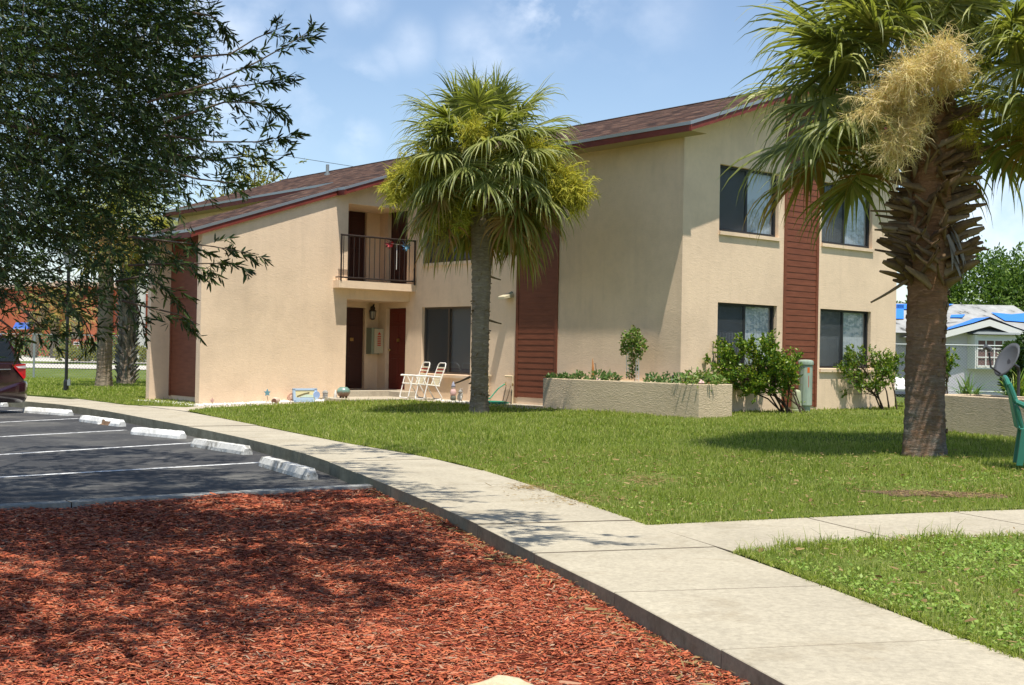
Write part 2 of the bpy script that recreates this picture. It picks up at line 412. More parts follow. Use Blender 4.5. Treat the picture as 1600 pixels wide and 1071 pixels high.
M['boxgreen'] = mat('box_greygreen', (.25, .28, .20), .6, .3)
M['boxcream'] = mat('box_cream', (.50, .44, .30), .6, .3)
M['red_ink'] = mat('red_ink', (.55, .05, .03), .6, .2)
M['galv'] = mat('galvanised', (.30, .33, .33), .5, .4, .4)
M['pedestal'] = mat('pedestal_green', (.30, .37, .30), .55, .3)
m = M['pedestal']; setc(m, ramp(m, noise(m, coord(m, scale=(2, 2, .5)), 5, 5, .6), [(.35, (.25, .32, .26)), (.65, (.36, .43, .35))]))
M['pedestal2'] = mat('pedestal_beige', (.36, .38, .24), .6, .3)
M['orange'] = mat('orange_sticker', (.65, .14, .03), .6, .2)
M['hose'] = mat('hose_green', (.02, .25, .14), .4, .4)
M['pipe'] = mat('pipe_cream', (.62, .50, .32), .5, .3)
M['stone'] = mat('white_stone', (.66, .63, .56), .9, .1)
m = M['stone']; setc(m, ramp(m, island(m), [(0, (.42, .38, .32)), (.5, (.66, .63, .57)), (1, (.80, .78, .73))]))
M['glaze'] = mat('turquoise_glaze', (.12, .24, .21), .3, .6)
m = M['glaze']; n_, l_, b_ = nodes(m); gz = n_.new('ShaderNodeTexCoord'); sz = n_.new('ShaderNodeSeparateXYZ'); l_.new(gz.outputs['Object'], sz.inputs[0])
nn_ = noise(m, gz.outputs['Object'], 14, 4); ad_ = N(n_, 'ShaderNodeMath', operation='MULTIPLY_ADD'); ad_.inputs[1].default_value = .12; l_.new(nn_, ad_.inputs[0]); l_.new(sz.outputs[2], ad_.inputs[2])
setc(m, ramp(m, ad_.outputs[0], [(.10, (.10, .045, .025)), (.17, (.22, .12, .07)), (.22, (.13, .22, .18)), (.33, (.22, .36, .31))]))
M['plastic_green'] = mat('green_plastic', (.03, .17, .12), .35, .5)
M['dish'] = mat('dish_grey', (.095, .10, .11), .5, .4)
M['dish_dark'] = mat('dish_dark', (.04, .04, .045), .5, .4)
def glass_mat(name, tint=(.90, .93, .95), refl=.03):
    m = bpy.data.materials.new(name); m.use_nodes = True
    n, l = m.node_tree.nodes, m.node_tree.links
    n.remove(n['Principled BSDF'])
    g = n.new('ShaderNodeBsdfGlossy'); g.inputs['Roughness'].default_value = .02; g.inputs[0].default_value = (.9, .95, 1, 1)
    t = n.new('ShaderNodeBsdfTransparent'); t.inputs[0].default_value = (*tint, 1)
    fr = n.new('ShaderNodeLayerWeight'); fr.inputs[0].default_value = .5
    pw_ = N(n, 'ShaderNodeMath', operation='POWER'); pw_.inputs[1].default_value = 4.0; l.new(fr.outputs['Facing'], pw_.inputs[0])
    ad = N(n, 'ShaderNodeMath', operation='ADD'); ad.inputs[1].default_value = refl + .05
    l.new(pw_.outputs[0], ad.inputs[0])
    ms = n.new('ShaderNodeMixShader'); l.new(ad.outputs[0], ms.inputs[0]); l.new(t.outputs[0], ms.inputs[1]); l.new(g.outputs[0], ms.inputs[2])
    l.new(ms.outputs[0], n['Material Output'].inputs[0]); return m
M['glass'] = glass_mat('window_glass')
M['carglass'] = mat('car_glass', (.012, .02, .03), .05, .7)
M['carpaint'] = mat('maroon_paint', (.022, .006, .011), .22, .6)
bb = M['carpaint'].node_tree.nodes['Principled BSDF']; bb.inputs['Coat Weight'].default_value = .8; bb.inputs['Coat Roughness'].default_value = .05
M['carpaint2'] = mat('black_paint', (.02, .022, .026), .25, .6)
M['tyre'] = mat('tyre', (.02, .02, .02), .9, .2)
M['rim'] = mat('rim', (.5, .5, .52), .3, .5, .9)
M['redlens'] = mat('red_lens', (.55, .015, .02), .15, .7)
M['clearlens'] = mat('clear_lens', (.6, .55, .55), .15, .7)
exec_done = True
del exec_done

# ------------------------------------------------------------------ ground, lot, walks, lawns
def sheet(name, pts, zf, m, step=1.2, skirt=.25, parent=None, lim=None):
    bm = bmesh.new()
    vs = [bm.verts.new((x, y, 0)) for x, y in pts]
    f = bm.faces.new(vs); bm.normal_update()
    if f.normal.z < 0: bmesh.ops.reverse_faces(bm, faces=[f])
    if step:
        xs = [p[0] for p in pts]; ys = [p[1] for p in pts]
        for (nx, ny) in ((AX, AY), (BX, BY)):
            d = [x * nx + y * ny for x, y in pts]
            lo, hi = min(d), max(d)
            if lim: lo, hi = max(lo, lim[0]), min(hi, lim[1])
            k = math.ceil(lo / step) * step
            while k < hi:
                bmesh.ops.bisect_plane(bm, geom=list(bm.verts) + list(bm.edges) + list(bm.faces), plane_co=(nx * k, ny * k, 0), plane_no=(nx, ny, 0)); k += step
    bmesh.ops.triangulate(bm, faces=[f for f in bm.faces if len(f.verts) > 4])
    for v in bm.verts: v.co.z = zf(v.co.x, v.co.y)
    if skirt:
        be = [e for e in bm.edges if len(e.link_faces) == 1]
        r = bmesh.ops.extrude_edge_only(bm, edges=be)
        for v in [g for g in r['geom'] if isinstance(g, bmesh.types.BMVert)]: v.co.z -= skirt
        bmesh.ops.recalc_face_normals(bm, faces=bm.faces)
    me = bpy.data.meshes.new(name); bm.to_mesh(me); bm.free()
    for mm in (m if isinstance(m, list) else [m]): me.materials.append(mm)
    o = bpy.data.objects.new(name, me); COL.objects.link(o)
    if parent: o.parent = parent
    return o
def struct(o): o['kind'] = 'structure'; return o

g = MB(); S_ = 1600
for i in range(-4, 4):
    for j in range(-2, 6):
        g.quad((i * 400, j * 400, -.10), (i * 400 + 400, j * 400, -.10), (i * 400 + 400, j * 400 + 400, -.10), (i * 400, j * 400 + 400, -.10))
struct(obj('ground', g, M['farlawn']))

WL = [(1.9, 1.6), (1.50, 3.3), (1.22, 4.55), (1.06, 5.12), (.89, 5.63), (.70, 6.33), (.48, 7.1), (.09, 8.24), (-.35, 9.69), (-1.08, 11.69), (-1.57, 12.96), (-2.41, 15.18), (-3.99, 18.2), (-5.82, 21.12), (-9.03, 26.16), (-11.19, 28.18), (-15.5, 31.6), (-24, 37)]
WR = [(3.3, 2.3), (2.75, 3.9), (2.36, 5.0), (2.18, 5.52), (1.91, 6.63), (1.5, 8.18), (1.04, 9.45), (.53, 11.09), (.01, 12.76), (-.55, 14.25), (-1.30, 15.66), (-2.17, 17.0), (-3.26, 19.0), (-4.85, 21.86), (-6.47, 24.81), (-8.3, 27.2), (-10.4, 29.4), (-14.5, 32.9), (-23.2, 38.2)]
def resample(pl, step):
    out = [Vector((*pl[0], 0))]; need = step
    for i in range(len(pl) - 1):
        a, b = Vector((*pl[i], 0)), Vector((*pl[i + 1], 0)); L = (b - a).length; t = 0
        while L - t >= need:
            t += need; out.append(a + (b - a) * (t / L)); need = step
        need -= (L - t)
    return out
def nearest(pl, q):
    best = None
    for i in range(len(pl) - 1):
        a, b = Vector((*pl[i], 0)), Vector((*pl[i + 1], 0)); d = b - a
        t = max(0, min(1, (q - a).dot(d) / d.dot(d))); c = a + d * t
        if best is None or (c - q).length < best[0]: best = ((c - q).length, c)
    return best[1]
def smooth_pl(pl, n=2):
    for _ in range(n):
        q = [pl[0]]
        for i in range(len(pl) - 1):
            a, b = pl[i], pl[i + 1]
            q += [(a[0] * .75 + b[0] * .25, a[1] * .75 + b[1] * .25), (a[0] * .25 + b[0] * .75, a[1] * .25 + b[1] * .75)]
        q.append(pl[-1]); pl = q
    return pl
WLs, WRs = smooth_pl(WL), smooth_pl(WR)
ZW = .15
random.seed(4)
walk = MB()
jl = resample(WLs, 1.33)
def slab(mb, q, z, jz=0, bot=-.12, bev=.010, jn=(0, 2)):
    # q: four xy corners L0,R0,R1,L1 ; bevelled top edge
    c = sum(q, Vector((0, 0, 0))) / 4
    top = [p + (c - p).normalized() * bev * .6 for p in q]
    n = 4
    vs = [(p.x, p.y, bot) for p in q] + [(p.x, p.y, z - .004) for p in q] + [(p.x, p.y, z) for p in top]
    mb.add(vs, [(8, 9, 10, 11)] + [(4 + i, 4 + (i + 1) % 4, 8 + (i + 1) % 4, 8 + i) for i in range(4) if i not in jn], 0)
    mb.add(vs, [(4 + i, 4 + (i + 1) % 4, 8 + (i + 1) % 4, 8 + i) for i in jn] + [(i, (i + 1) % 4, 4 + (i + 1) % 4, 4 + i) for i in jn], 2)
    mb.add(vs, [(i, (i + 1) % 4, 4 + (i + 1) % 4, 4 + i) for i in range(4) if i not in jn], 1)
for i in range(len(jl) - 1):
    a0, a1 = jl[i], jl[i + 1]; d = (a1 - a0).normalized() * .003
    r0, r1 = nearest(WRs, a0), nearest(WRs, a1)
    if (r1 - r0).length < .2: continue
    e = (a1 - a0).normalized() * .003
    slab(walk, [a0 + d, r0 + e, r1 - e, a1 - d], ZW + random.uniform(-.005, .005))
walkbase = MB()
pl = jl + [nearest(WRs, q) for q in reversed(jl)]
cen = [nearest(WRs, q) for q in jl]
for i in range(len(jl) - 1):
    walkbase.quad((jl[i].x + .03, jl[i].y, ZW - .016), (cen[i].x - .02, cen[i].y, ZW - .016), (cen[i + 1].x - .02, cen[i + 1].y, ZW - .016), (jl[i + 1].x + .03, jl[i + 1].y, ZW - .016))
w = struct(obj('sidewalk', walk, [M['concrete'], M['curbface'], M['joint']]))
obj('joint_bed', walkbase, M['joint'], w)

BU = [(1.04, 9.45), (3.09, 10.39), (4.51, 10.92), (6.5, 11.6), (9.5, 12.6), (16, 14.7)]
BL = [(1.5, 8.18), (1.94, 8.48), (2.65, 8.88), (3.84, 9.29), (6.6, 10.35), (9.8, 11.35), (16.4, 13.3)]
br = MB(); ju = resample(smooth_pl(BU[:], 1), 1.5)
pr_ = None
for i in range(len(ju) - 1):
    a0, a1 = ju[i], ju[i + 1]; l0, l1 = nearest(BL, a0), nearest(BL, a1)
    if i == 0: l0 = Vector((1.5, 8.18, 0))
    e = (a1 - a0).normalized() * .006
    slab(br, [a0 + e, a1 - e, l1 - e, l0 + e][::-1], ZW - .003, jn=(1, 3))
struct(obj('garden_path', br, [M['concrete'], M['curbface'], M['joint']]))
bb_ = MB(); bb_.quad((1.0, 9.44, .134), (1.5, 8.2, .134), (16.3, 13.4, .134), (16, 14.6, .134)); struct(obj('path_bed', bb_, M['joint']))

# asphalt lot
lot = [(p[0] + .05, p[1]) for p in WL[8:]]
lot = [(-1.22, 12.15)] + [(p[0] + .05, p[1]) for p in WL[10:]] + [(-60, 42), (-60, -8), (-14, 3.0), (-4.24, 10.38), (-3.22, 11.13), (-1.84, 12.31)]
struct(sheet('parking_lot', lot, lambda x, y: 0.0, M['asphalt'], step=3.0, skirt=.05, lim=(-40, 40)))
# gutter curb between lot and mulch
kb = MB(); kl = [Vector((*q, 0)) for q in [(-14, 3.0), (-8.5, 7.25), (-4.24, 10.38), (-3.22, 11.13), (-1.84, 12.25), (-1.26, 12.58)]]
kl = resample([(q.x, q.y) for q in kl], 1.6) + [Vector((-1.26, 12.58, 0))]
for i in range(len(kl) - 1):
    d = (kl[i + 1] - kl[i]).normalized(); nrm = Vector((-d.y, d.x, 0)) * .085
    slab(kb, [kl[i] + nrm + d * .004, kl[i] - nrm + d * .004, kl[i + 1] - nrm - d * .004, kl[i + 1] + nrm - d * .004], .085, bot=-.1)
tag(struct(obj('kerb', kb, [M['concrete_grey'], M['concrete_grey'], M['joint']])))
# paint stripes
stp = MB()
for (a, b) in [((-5.44, 13.31), (-3.10, 15.62)), ((-6.55, 16.01), (-4.70, 18.62)), ((-7.81, 19.08), (-6.52, 21.12)), ((-9.25, 22.58), (-8.4, 24.19)), ((-10.81, 26.36), (-10.57, 26.96))]:
    a = Vector((*a, .004)); b = Vector((*b, .004)); d = (b - a).normalized(); a = b - d * 5.2; n_ = Vector((-d.y, d.x, 0)) * .05
    stp.quad(a - n_, a + n_, b + n_, b - n_)
struct(obj('parking_stripes', stp, M['stripe']))

# mulch bed
mul = [(q[0], q[1]) for q in WL[:10]] + [(-1.30, 12.4), (-1.84, 12.2), (-3.22, 11.0), (-4.24, 10.25), (-8.5, 7.1), (-14, 2.9), (-12, -3), (2.4, -3)]
rng = np.random.default_rng(7)
def mz(x, y): return .045 + .018 * math.sin(x * 2.1 + 1) * math.cos(y * 1.7) + .010 * math.sin(x * 5.3 + y * 4.1)
struct(sheet('mulch_bed', mul, mz, M['mulch'], step=.5, skirt=.1))
def inpoly(X, Y, poly):
    c = np.zeros(X.shape, bool); n = len(poly); j = n - 1
    for i in range(n):
        xi, yi = poly[i]; xj, yj = poly[j]
        t = ((yi > Y) != (yj > Y)) & (X < (xj - xi) * (Y - yi) / (yj - yi + 1e-12) + xi)
        c ^= t; j = i
    return c
def inview(X, Y, m=1.9):
    d = Y * FWD.y; return (np.abs(X) < (.412 * Y + m)) & (Y > 3.2)
def sample(poly, dens, extra=None, box=None):
    xs = [p[0] for p in poly]; ys = [p[1] for p in poly]
    x0, x1, y0, y1 = box or (min(xs), max(xs), min(ys), max(ys))
    n = int((x1 - x0) * (y1 - y0) * dens)
    X = rng.uniform(x0, x1, n); Y = rng.uniform(y0, y1, n)
    k = inpoly(X, Y, poly) & inview(X, Y)
    return X[k], Y[k]
def chips(X, Y, L0, W0_, zf, lift=.03, tilt=.35):
    n = len(X)
    Z = .045 + .018 * np.sin(X * 2.1 + 1) * np.cos(Y * 1.7) + .010 * np.sin(X * 5.3 + Y * 4.1) if zf is None else zf
    Z = Z + rng.uniform(.004, lift, n)
    yaw = rng.normal(0, .75, n) + rng.choice([0, 1.4], n, p=[.8, .2]); L = L0 * rng.lognormal(0, .45, n); W = W0_ * rng.lognormal(0, .35, n)
    pt = rng.normal(0, tilt * .5, n); rl = rng.normal(0, tilt, n)
    dx = np.stack([np.cos(yaw) * np.cos(pt), np.sin(yaw) * np.cos(pt), np.sin(pt)], 1)
    sx = np.stack([-np.sin(yaw) * np.cos(rl), np.cos(yaw) * np.cos(rl), np.sin(rl)], 1)
    C = np.stack([X, Y, Z], 1)
    a = C - dx * L[:, None] / 2; b = C + dx * L[:, None] / 2; mid = C + np.array([0, 0, 1.]) * (L * .05 * rng.uniform(-.5, 1.2, n))[:, None]
    s = sx * (W / 2)[:, None]; ta = s * rng.uniform(.2, 1, n)[:, None]; tb = s * rng.uniform(.2, 1, n)[:, None]
    V = np.stack([a - ta, a + ta, mid - s, mid + s, b - tb, b + tb], 1).reshape(-1, 3)
    o = (np.arange(n) * 6)[:, None]
    F = np.concatenate([o + np.array([[0, 2, 3, 1]]), o + np.array([[2, 4, 5, 3]])])
    return V, F
Xa, Ya = sample(mul, 6200, box=(-5.4, 1.8, 3.2, 8.2)); Xb, Yb = sample(mul, 3200, box=(-7.5, 1, 8.2, 13))
V1, F1 = chips(Xa, Ya, .030, .0066, None, .022, .28); V2, F2 = chips(Xb, Yb, .040, .009, None, .022, .28)
tag(npobj('mulch_chips', np.concatenate([V1, V2]), np.concatenate([F1, F2 + len(V1)]), M['chips']), 'red shredded wood mulch filling the bed beside the sidewalk', 'mulch', kind='stuff')
# litter of dry leaves on the mulch along the walk edge
tt = rng.uniform(0, 1, 900); pts_ = np.array([[q.x, q.y] for q in resample(WLs, .12)]); k_ = (rng.integers(8, 95, 900)) % len(pts_)
Xl = pts_[k_, 0] - np.abs(rng.normal(.06, .10, 900)); Yl = pts_[k_, 1] - np.abs(rng.normal(.04, .06, 900))
kk = inpoly(Xl, Yl, mul); V1, F1 = chips(Xl[kk], Yl[kk], .036, .009, None, .04, .6)
tag(npobj('leaf_litter', V1, F1, M['drygrass']), 'dry tan leaves gathered along the sidewalk edge of the mulch', 'leaf litter', kind='stuff')
# pale stone half sunk in the mulch at the bottom
def rock(name, c, r, sc, seed, m, parent=None, sub=3):
    bm = bmesh.new(); bmesh.ops.create_icosphere(bm, subdivisions=sub, radius=1)
    rr = random.Random(seed); ph = [rr.uniform(0, 6) for _ in range(9)]
    for v in bm.verts:
        p = v.co.copy(); k = 1 + .10 * math.sin(3 * p.x + ph[0]) * math.cos(3 * p.y + ph[1]) + .07 * math.sin(6 * p.z + ph[2] + 4 * p.x) + .04 * math.sin(11 * p.y + ph[3] + 9 * p.x)
        v.co = Vector((p.x * sc[0], p.y * sc[1], p.z * sc[2])) * r * k
    me = bpy.data.meshes.new(name); bm.to_mesh(me); bm.free(); me.materials.append(m)
    for p in me.polygons: p.use_smooth = True
    o = bpy.data.objects.new(name, me); COL.objects.link(o); o.location = c
    if parent: o.parent = parent
    return o
rk_m = concrete('limestone', (.60, .50, .33), (.42, .34, .22), (.3, .24, .16), 4)
q = P(785, 1085, .05)
tag(rock('limestone_rock', (q.x, q.y, .03), .12, (1.15, .9, .75), 3, rk_m), 'pale limestone rock half sunk in the mulch at the bottom edge', 'rock')

# lawns
LA = [(-6.35, 24.95), (-4.85, 21.96)] + [(x + .02, y + .02) for x, y in WR[6:13][::-1]]
LA = [(-6.40, 24.86), (-4.83, 21.92), (-3.24, 19.05), (-2.15, 17.05), (-1.28, 15.7), (-.53, 14.28), (.03, 12.79), (.55, 11.12), (1.06, 9.50), (3.09, 10.42), (4.51, 10.95), (6.5, 11.63), (9.5, 12.63), (16, 14.73), (60, 29), (60, 46)]
e1 = [PL(325, 637), PL(400, 634), PL(450, 631.5), PL(500, 629.5)]
lawn_back = [T(16.85, 23.6, 0), T(16.85, 21.2, 0), T(16.95, 19.0, 0), T(17.3, 16.3, 0)]
LAp = [(-2.0 + 0, 0)]
LA += [(40, 80), (-20, 90)] if False else []
main = LA[:-1] + [(60, 45), (24, 44), T(27, 18, 0)[:2], T(26.2, 15.95, 0)[:2], T(25.3, 16.05, 0)[:2], T(17.6, 16.2, 0)[:2], T(17.05, 18.9, 0)[:2], T(16.82, 21.2, 0)[:2], T(16.7, 23.3, 0)[:2], T(15.6, 23.75, 0)[:2]] + [(p.x, p.y) for p in reversed(e1)]
main = [(float(x), float(y)) for x, y in main]
struct(sheet('lawn', main, lambda x, y: GW(x, y), M['lawn'], step=1.3, lim=(-5, 45)))
R_ = [(x, y) for x, y in BL] + [(17, 9), (9, -2), (3.32, 2.3), (2.77, 3.9), (2.38, 5.0), (2.20, 5.52), (1.93, 6.63), (1.52, 8.16)]
struct(sheet('side_lawn', R_, lambda x, y: .145, M['lawn'], step=0))
lens_px = [(122, 623.5), (190, 619), (262, 621), (322, 635.5), (290, 637), (200, 633)]
lens = [tuple(P(x, y, .155)[:2]) for x, y in lens_px]
FLZ = .12
FL = [(-9.9, 29.9), (-11.9, 31.4), (-15.5, 34.4), (-24.5, 40.3), (-60, 60), (-62, 75), (-20, 75), (4, 75), (10, 62), T(30, 40, 0)[:2], T(17.9, 39, 0)[:2], T(13.6, 28.0, 0)[:2], T(12.3, 28.2, 0)[:2]]
FL = [(float(x), float(y)) for x, y in FL]
def flz(x, y): return float(np.interp(y, [30, 45, 70], [.15, .08, -.02]))
struct(sheet('far_lawn', FL, flz, M['lawn'], step=4))
# concrete apron and stone strip along the wing, patio at the entry
ap = MB()
ax_ = [(-6.47, 24.81), (-8.3, 27.2), (-10.4, 29.4)]
apo = [(-6.44, 24.83), (-8.28, 27.2), (-10.38, 29.4), (-9.85, 30.0)] + [tuple(T(a, b, 0)[:2]) for a, b in ((12.2, 28.4), (13.4, 28.4), (13.4, 25.0), (16.1, 25.2), (16.1, 23.6))] + [(p.x, p.y) for p in reversed(e1)]
apo = [(float(x), float(y)) for x, y in apo]
struct(sheet('apron', apo, lambda x, y: min(G(x * AX + y * AY), .25) - .012, M['patio'], step=1.2, lim=(-60, 60)))
struct(sheet('grass_strip_base', lens, lambda x, y: .165, M['lawn'], step=0, skirt=.02))
pt = MB(); pt.abox(15.3, 17.95, 23.62, 25.0, .0, .325); pt.abox(16.74, 17.95, 19.0, 23.60, .0, .32)
struct(obj('patio', pt, M['patio'], bevel=.01))

# ---- roads beyond the fence
rd = MB()
def roadquad(mb, z, y0, y1, x0=-220, x1=60, skew=0.0): mb.quad((x0, y0 + skew * x0, z), (x1, y0 + skew * x1, z), (x1, y1 + skew * x1, z), (x0, y1 + skew * x0, z))
roadquad(rd, .0, 76, 92); roadquad(rd, .004, 104, 165)
rd_m = concrete('road_concrete', (.55, .50, .43), (.45, .42, .36), (.35, .31, .26), .2)
struct(obj('road', rd, rd_m))
vg = MB(); roadquad(vg, .012, 92, 104, -220, -36); struct(obj('verge', vg, M['lawn']))

# grass blades
def blades(X, Y, Z, h, w, lean=.45):
    n = len(X)
    yaw = rng.uniform(0, 2 * np.pi, n); H = h * rng.lognormal(0, .28, n); Wd = w * rng.uniform(.7, 1.3, n)
    ld = rng.uniform(0, 2 * np.pi, n); ln = np.abs(rng.normal(0, lean, n))
    s = np.stack([np.cos(yaw), np.sin(yaw), np.zeros(n)], 1) * (Wd / 2)[:, None]
    d = np.stack([np.cos(ld), np.sin(ld), np.zeros(n)], 1)
    up = np.array([0, 0, 1.])
    C = np.stack([X, Y, Z - .004], 1)
    m1 = C + up * (H * .55)[:, None] + d * (H * ln * .35)[:, None]
    tp = C + up * (H * (1 - .35 * ln))[:, None] + d * (H * ln * 1.1)[:, None]
    V = np.stack([C - s, C + s, m1 + s * .8, m1 - s * .8, tp + s * .15, tp - s * .15], 1).reshape(-1, 3)
    o = (np.arange(n) * 6)[:, None]
    F = np.concatenate([o + np.array([[0, 1, 2, 3]]), o + np.array([[3, 2, 4, 5]])])
    return V, F
def gw(X, Y):
    a = X * AX + Y * AY; return np.interp(a, [9, 11, 13, 15, 17, 18, 25], [.15, .16, .19, .25, .31, .33, .35])
def fbm(X, Y, s, seed=0):
    r = np.random.default_rng(seed); t = 0
    for k in range(5):
        a, b, c_ = r.uniform(0, 6.28, 3); f = s * 1.7 ** k
        t = t + np.sin(X * f * math.cos(a) + Y * f * math.sin(a) + b) * np.sin(X * f * math.sin(c_) - Y * f * math.cos(c_) + c_) / 1.5 ** k
    return t
def merge(parts):
    Vs, Fs, o = [], [], 0
    for V, F in parts: Vs.append(V); Fs.append(F + o); o += len(V)
    return np.concatenate(Vs), np.concatenate(Fs)
bare = [(P(1430, 762, .22), .50, .26), (P(1520, 765, .22), .42, .18), (P(905, 778, .17), .5, .25), (P(840, 760, .17), .3, .15), (P(1010, 745, .19), .4, .3)]
def keepbare(X, Y):
    k = np.ones(len(X), bool)
    for c_, rx, ry in bare:
        d = ((X - c_.x) / rx) ** 2 + ((Y - c_.y) / (ry * 2.2)) ** 2 + .5 * fbm(X, Y, 5, 3)
        k &= ~((d < .9) & (rng.uniform(0, 1, len(X)) < .9))
    return k
parts = []
for (y0, y1, dens, h, wd) in [(8.5, 12, 4000, .036, .0052), (12, 17, 2300, .042, .0072), (17, 24, 1100, .046, .0105), (24, 34, 460, .048, .016)]:
    X, Y = sample(main, dens, box=(-8, 14, y0, y1))
    f = fbm(X, Y, 1.3, 5); k = keepbare(X, Y) & (rng.uniform(0, 1, len(X)) < np.clip(.75 + .25 * f, .35, 1)); X, Y, f = X[k], Y[k], f[k]
    hh = h * np.clip(1 + .35 * f, .5, 1.7)
    parts.append(blades(X, Y, gw(X, Y), hh, wd))
V, F = merge(parts)
tag(npobj('grass', V, F, M['grass']), 'green grass of the lawn in front of the building', 'grass', kind='stuff')
parts = []
def edge_blades(pl, n, zf, h, w):
    pts = np.array([[q.x, q.y] for q in resample(pl, .03)]); k = rng.integers(0, len(pts), n)
    X = pts[k, 0] + rng.normal(0, .022, n); Y = pts[k, 1] + rng.normal(0, .022, n); kk = inview(X, Y)
    X, Y = X[kk], Y[kk]; return blades(X, Y, zf(X, Y), h, w, .9)
zz0 = lambda X, Y: np.full(len(X), .150)
parts.append(edge_blades([(x + .03, y + .02) for x, y in WR[2:6]][::-1], 5000, zz0, .03, .005)); parts.append(edge_blades(BL, 5000, zz0, .032, .005))
parts.append(edge_blades(BU, 4000, zz0, .03, .005)); parts.append(edge_blades(LA[:9], 9000, lambda X, Y: gw(X, Y), .032, .007))
X, Y = sample(R_, 3600, box=(1.4, 7.5, 3.2, 11.5)); f = fbm(X, Y, 1.6, 9); k = rng.uniform(0, 1, len(X)) < np.clip(.7 + .3 * f, .3, 1); X, Y, f = X[k], Y[k], f[k]
parts.append(blades(X, Y, np.full(len(X), .15), .034 * np.clip(1 + .5 * f, .5, 1.8), .005, .7))
# longer tufts along the edge of the path
for _ in range(22):
    t = rng.uniform(0, 1); i = rng.integers(0, 4); a, b = np.array(BL[i]), np.array(BL[i + 1]); c_ = a + (b - a) * t + np.array([.1, -.12]) + rng.normal(0, .1, 2)
    n = 40; X = c_[0] + rng.normal(0, .05, n); Y = c_[1] + rng.normal(0, .05, n); parts.append(blades(X, Y, np.full(n, .15), .085, .005, .7))
V, F = merge(parts)
tag(npobj('side_grass', V, F, M['grass']), 'coarse grass growing right of the sidewalk in the foreground', 'grass', kind='stuff')
def roundleaves(X, Y, Z, size, tilt=.5):
    n = len(X); yaw = rng.uniform(0, 2 * np.pi, n); S = size * rng.lognormal(0, .3, n); tl = rng.normal(0, tilt, n)
    d = np.stack([np.cos(yaw) * np.cos(tl), np.sin(yaw) * np.cos(tl), np.sin(tl)], 1); s = np.stack([-np.sin(yaw), np.cos(yaw), rng.normal(0, .3, n)], 1)
    C = np.stack([X, Y, Z], 1); S = S[:, None]
    V = np.stack([C - d * S * .5, C + s * S * .33 + d * S * .05, C + d * S * .55, C - s * S * .33 + d * S * .05], 1).reshape(-1, 3)
    F = (np.arange(n) * 4)[:, None] + np.array([[0, 1, 2, 3]]); return V, F
parts = []
X, Y = sample(R_, 2600, box=(1.4, 7.5, 3.2, 11.5)); f = fbm(X, Y, 2.6, 12); k = rng.uniform(0, 1, len(X)) < np.clip(.3 + .55 * f, .05, 1); X, Y = X[k], Y[k]
parts.append(roundleaves(X, Y, .155 + rng.uniform(0, .04, len(X)), .021))
X, Y = sample(main, 900, box=(-1, 8, 9, 14)); f = fbm(X, Y, 1.6, 22); k = keepbare(X, Y) & (rng.uniform(0, 1, len(X)) < np.clip(.15 + .5 * f, .02, 1)); X, Y = X[k], Y[k]
parts.append(roundleaves(X, Y, gw(X, Y) + rng.uniform(.005, .035, len(X)), .022))
V, F = merge(parts)
tag(npobj('clover', V, F, M['weed']), 'small broad leaved weeds growing through the grass', 'weeds', kind='stuff')
X, Y = sample(R_, 55, box=(1.4, 7.5, 3.2, 11.5)); X2, Y2 = sample(main, 40, box=(-3, 8, 9, 16))
X = np.concatenate([X, X2]); Y = np.concatenate([Y, Y2]); V, F = chips(X, Y, .032, .013, gw(X, Y) + .015, .05, .5)
parts = [(V, F)]
for c_, rx, ry in bare:
    n = 500; X = c_.x + rng.normal(0, rx * .5, n); Y = c_.y + rng.normal(0, ry, n); parts.append(chips(X, Y, .035, .006, gw(X, Y) + .002, .02, .3))
V, F = merge(parts)
tag(npobj('fallen_leaves', V, F, M['drygrass']), 'dry brown fallen leaves and thatch scattered in the grass', 'leaf litter', kind='stuff')
bp = [(-9.9, 29.9), (-11.9, 31.4), (-15.5, 34.4), (-24.5, 40.3), (-30, 50), (-6, 50), T(13.6, 28.0, 0)[:2]]
parts = []
X, Y = sample([(float(x), float(y)) for x, y in bp], 160, box=(-20, -6, 28, 50)); parts.append(blades(X, Y, np.interp(Y, [30, 45, 70], [.15, .08, -.02]), .055, .03))
X, Y = sample(lens, 900); parts.append(blades(X, Y, np.full(len(X), .165), .05, .014))
V, F = merge(parts)
tag(npobj('far_grass', V, F, M['grass']), 'mown grass around the two palm trunks and lamp post', 'grass', kind='stuff')
# bare soil patches under the thin grass
for i, (c_, rx, ry) in enumerate(bare[:2]):
    bpv = [(c_.x + rx * 1.0 * math.cos(q) * .85 * (1 + .25 * math.sin(3 * q + i) + .15 * math.sin(7 * q)), c_.y + ry * 1.25 * math.sin(q) * (1 + .3 * math.cos(2 * q + i) + .2 * math.sin(5 * q))) for q in np.linspace(0, 6.28, 40)[:-1]]
    struct(sheet('bare_soil', bpv, lambda x, y: GW(x, y) + .006, M['soil'], step=.6, skirt=0))

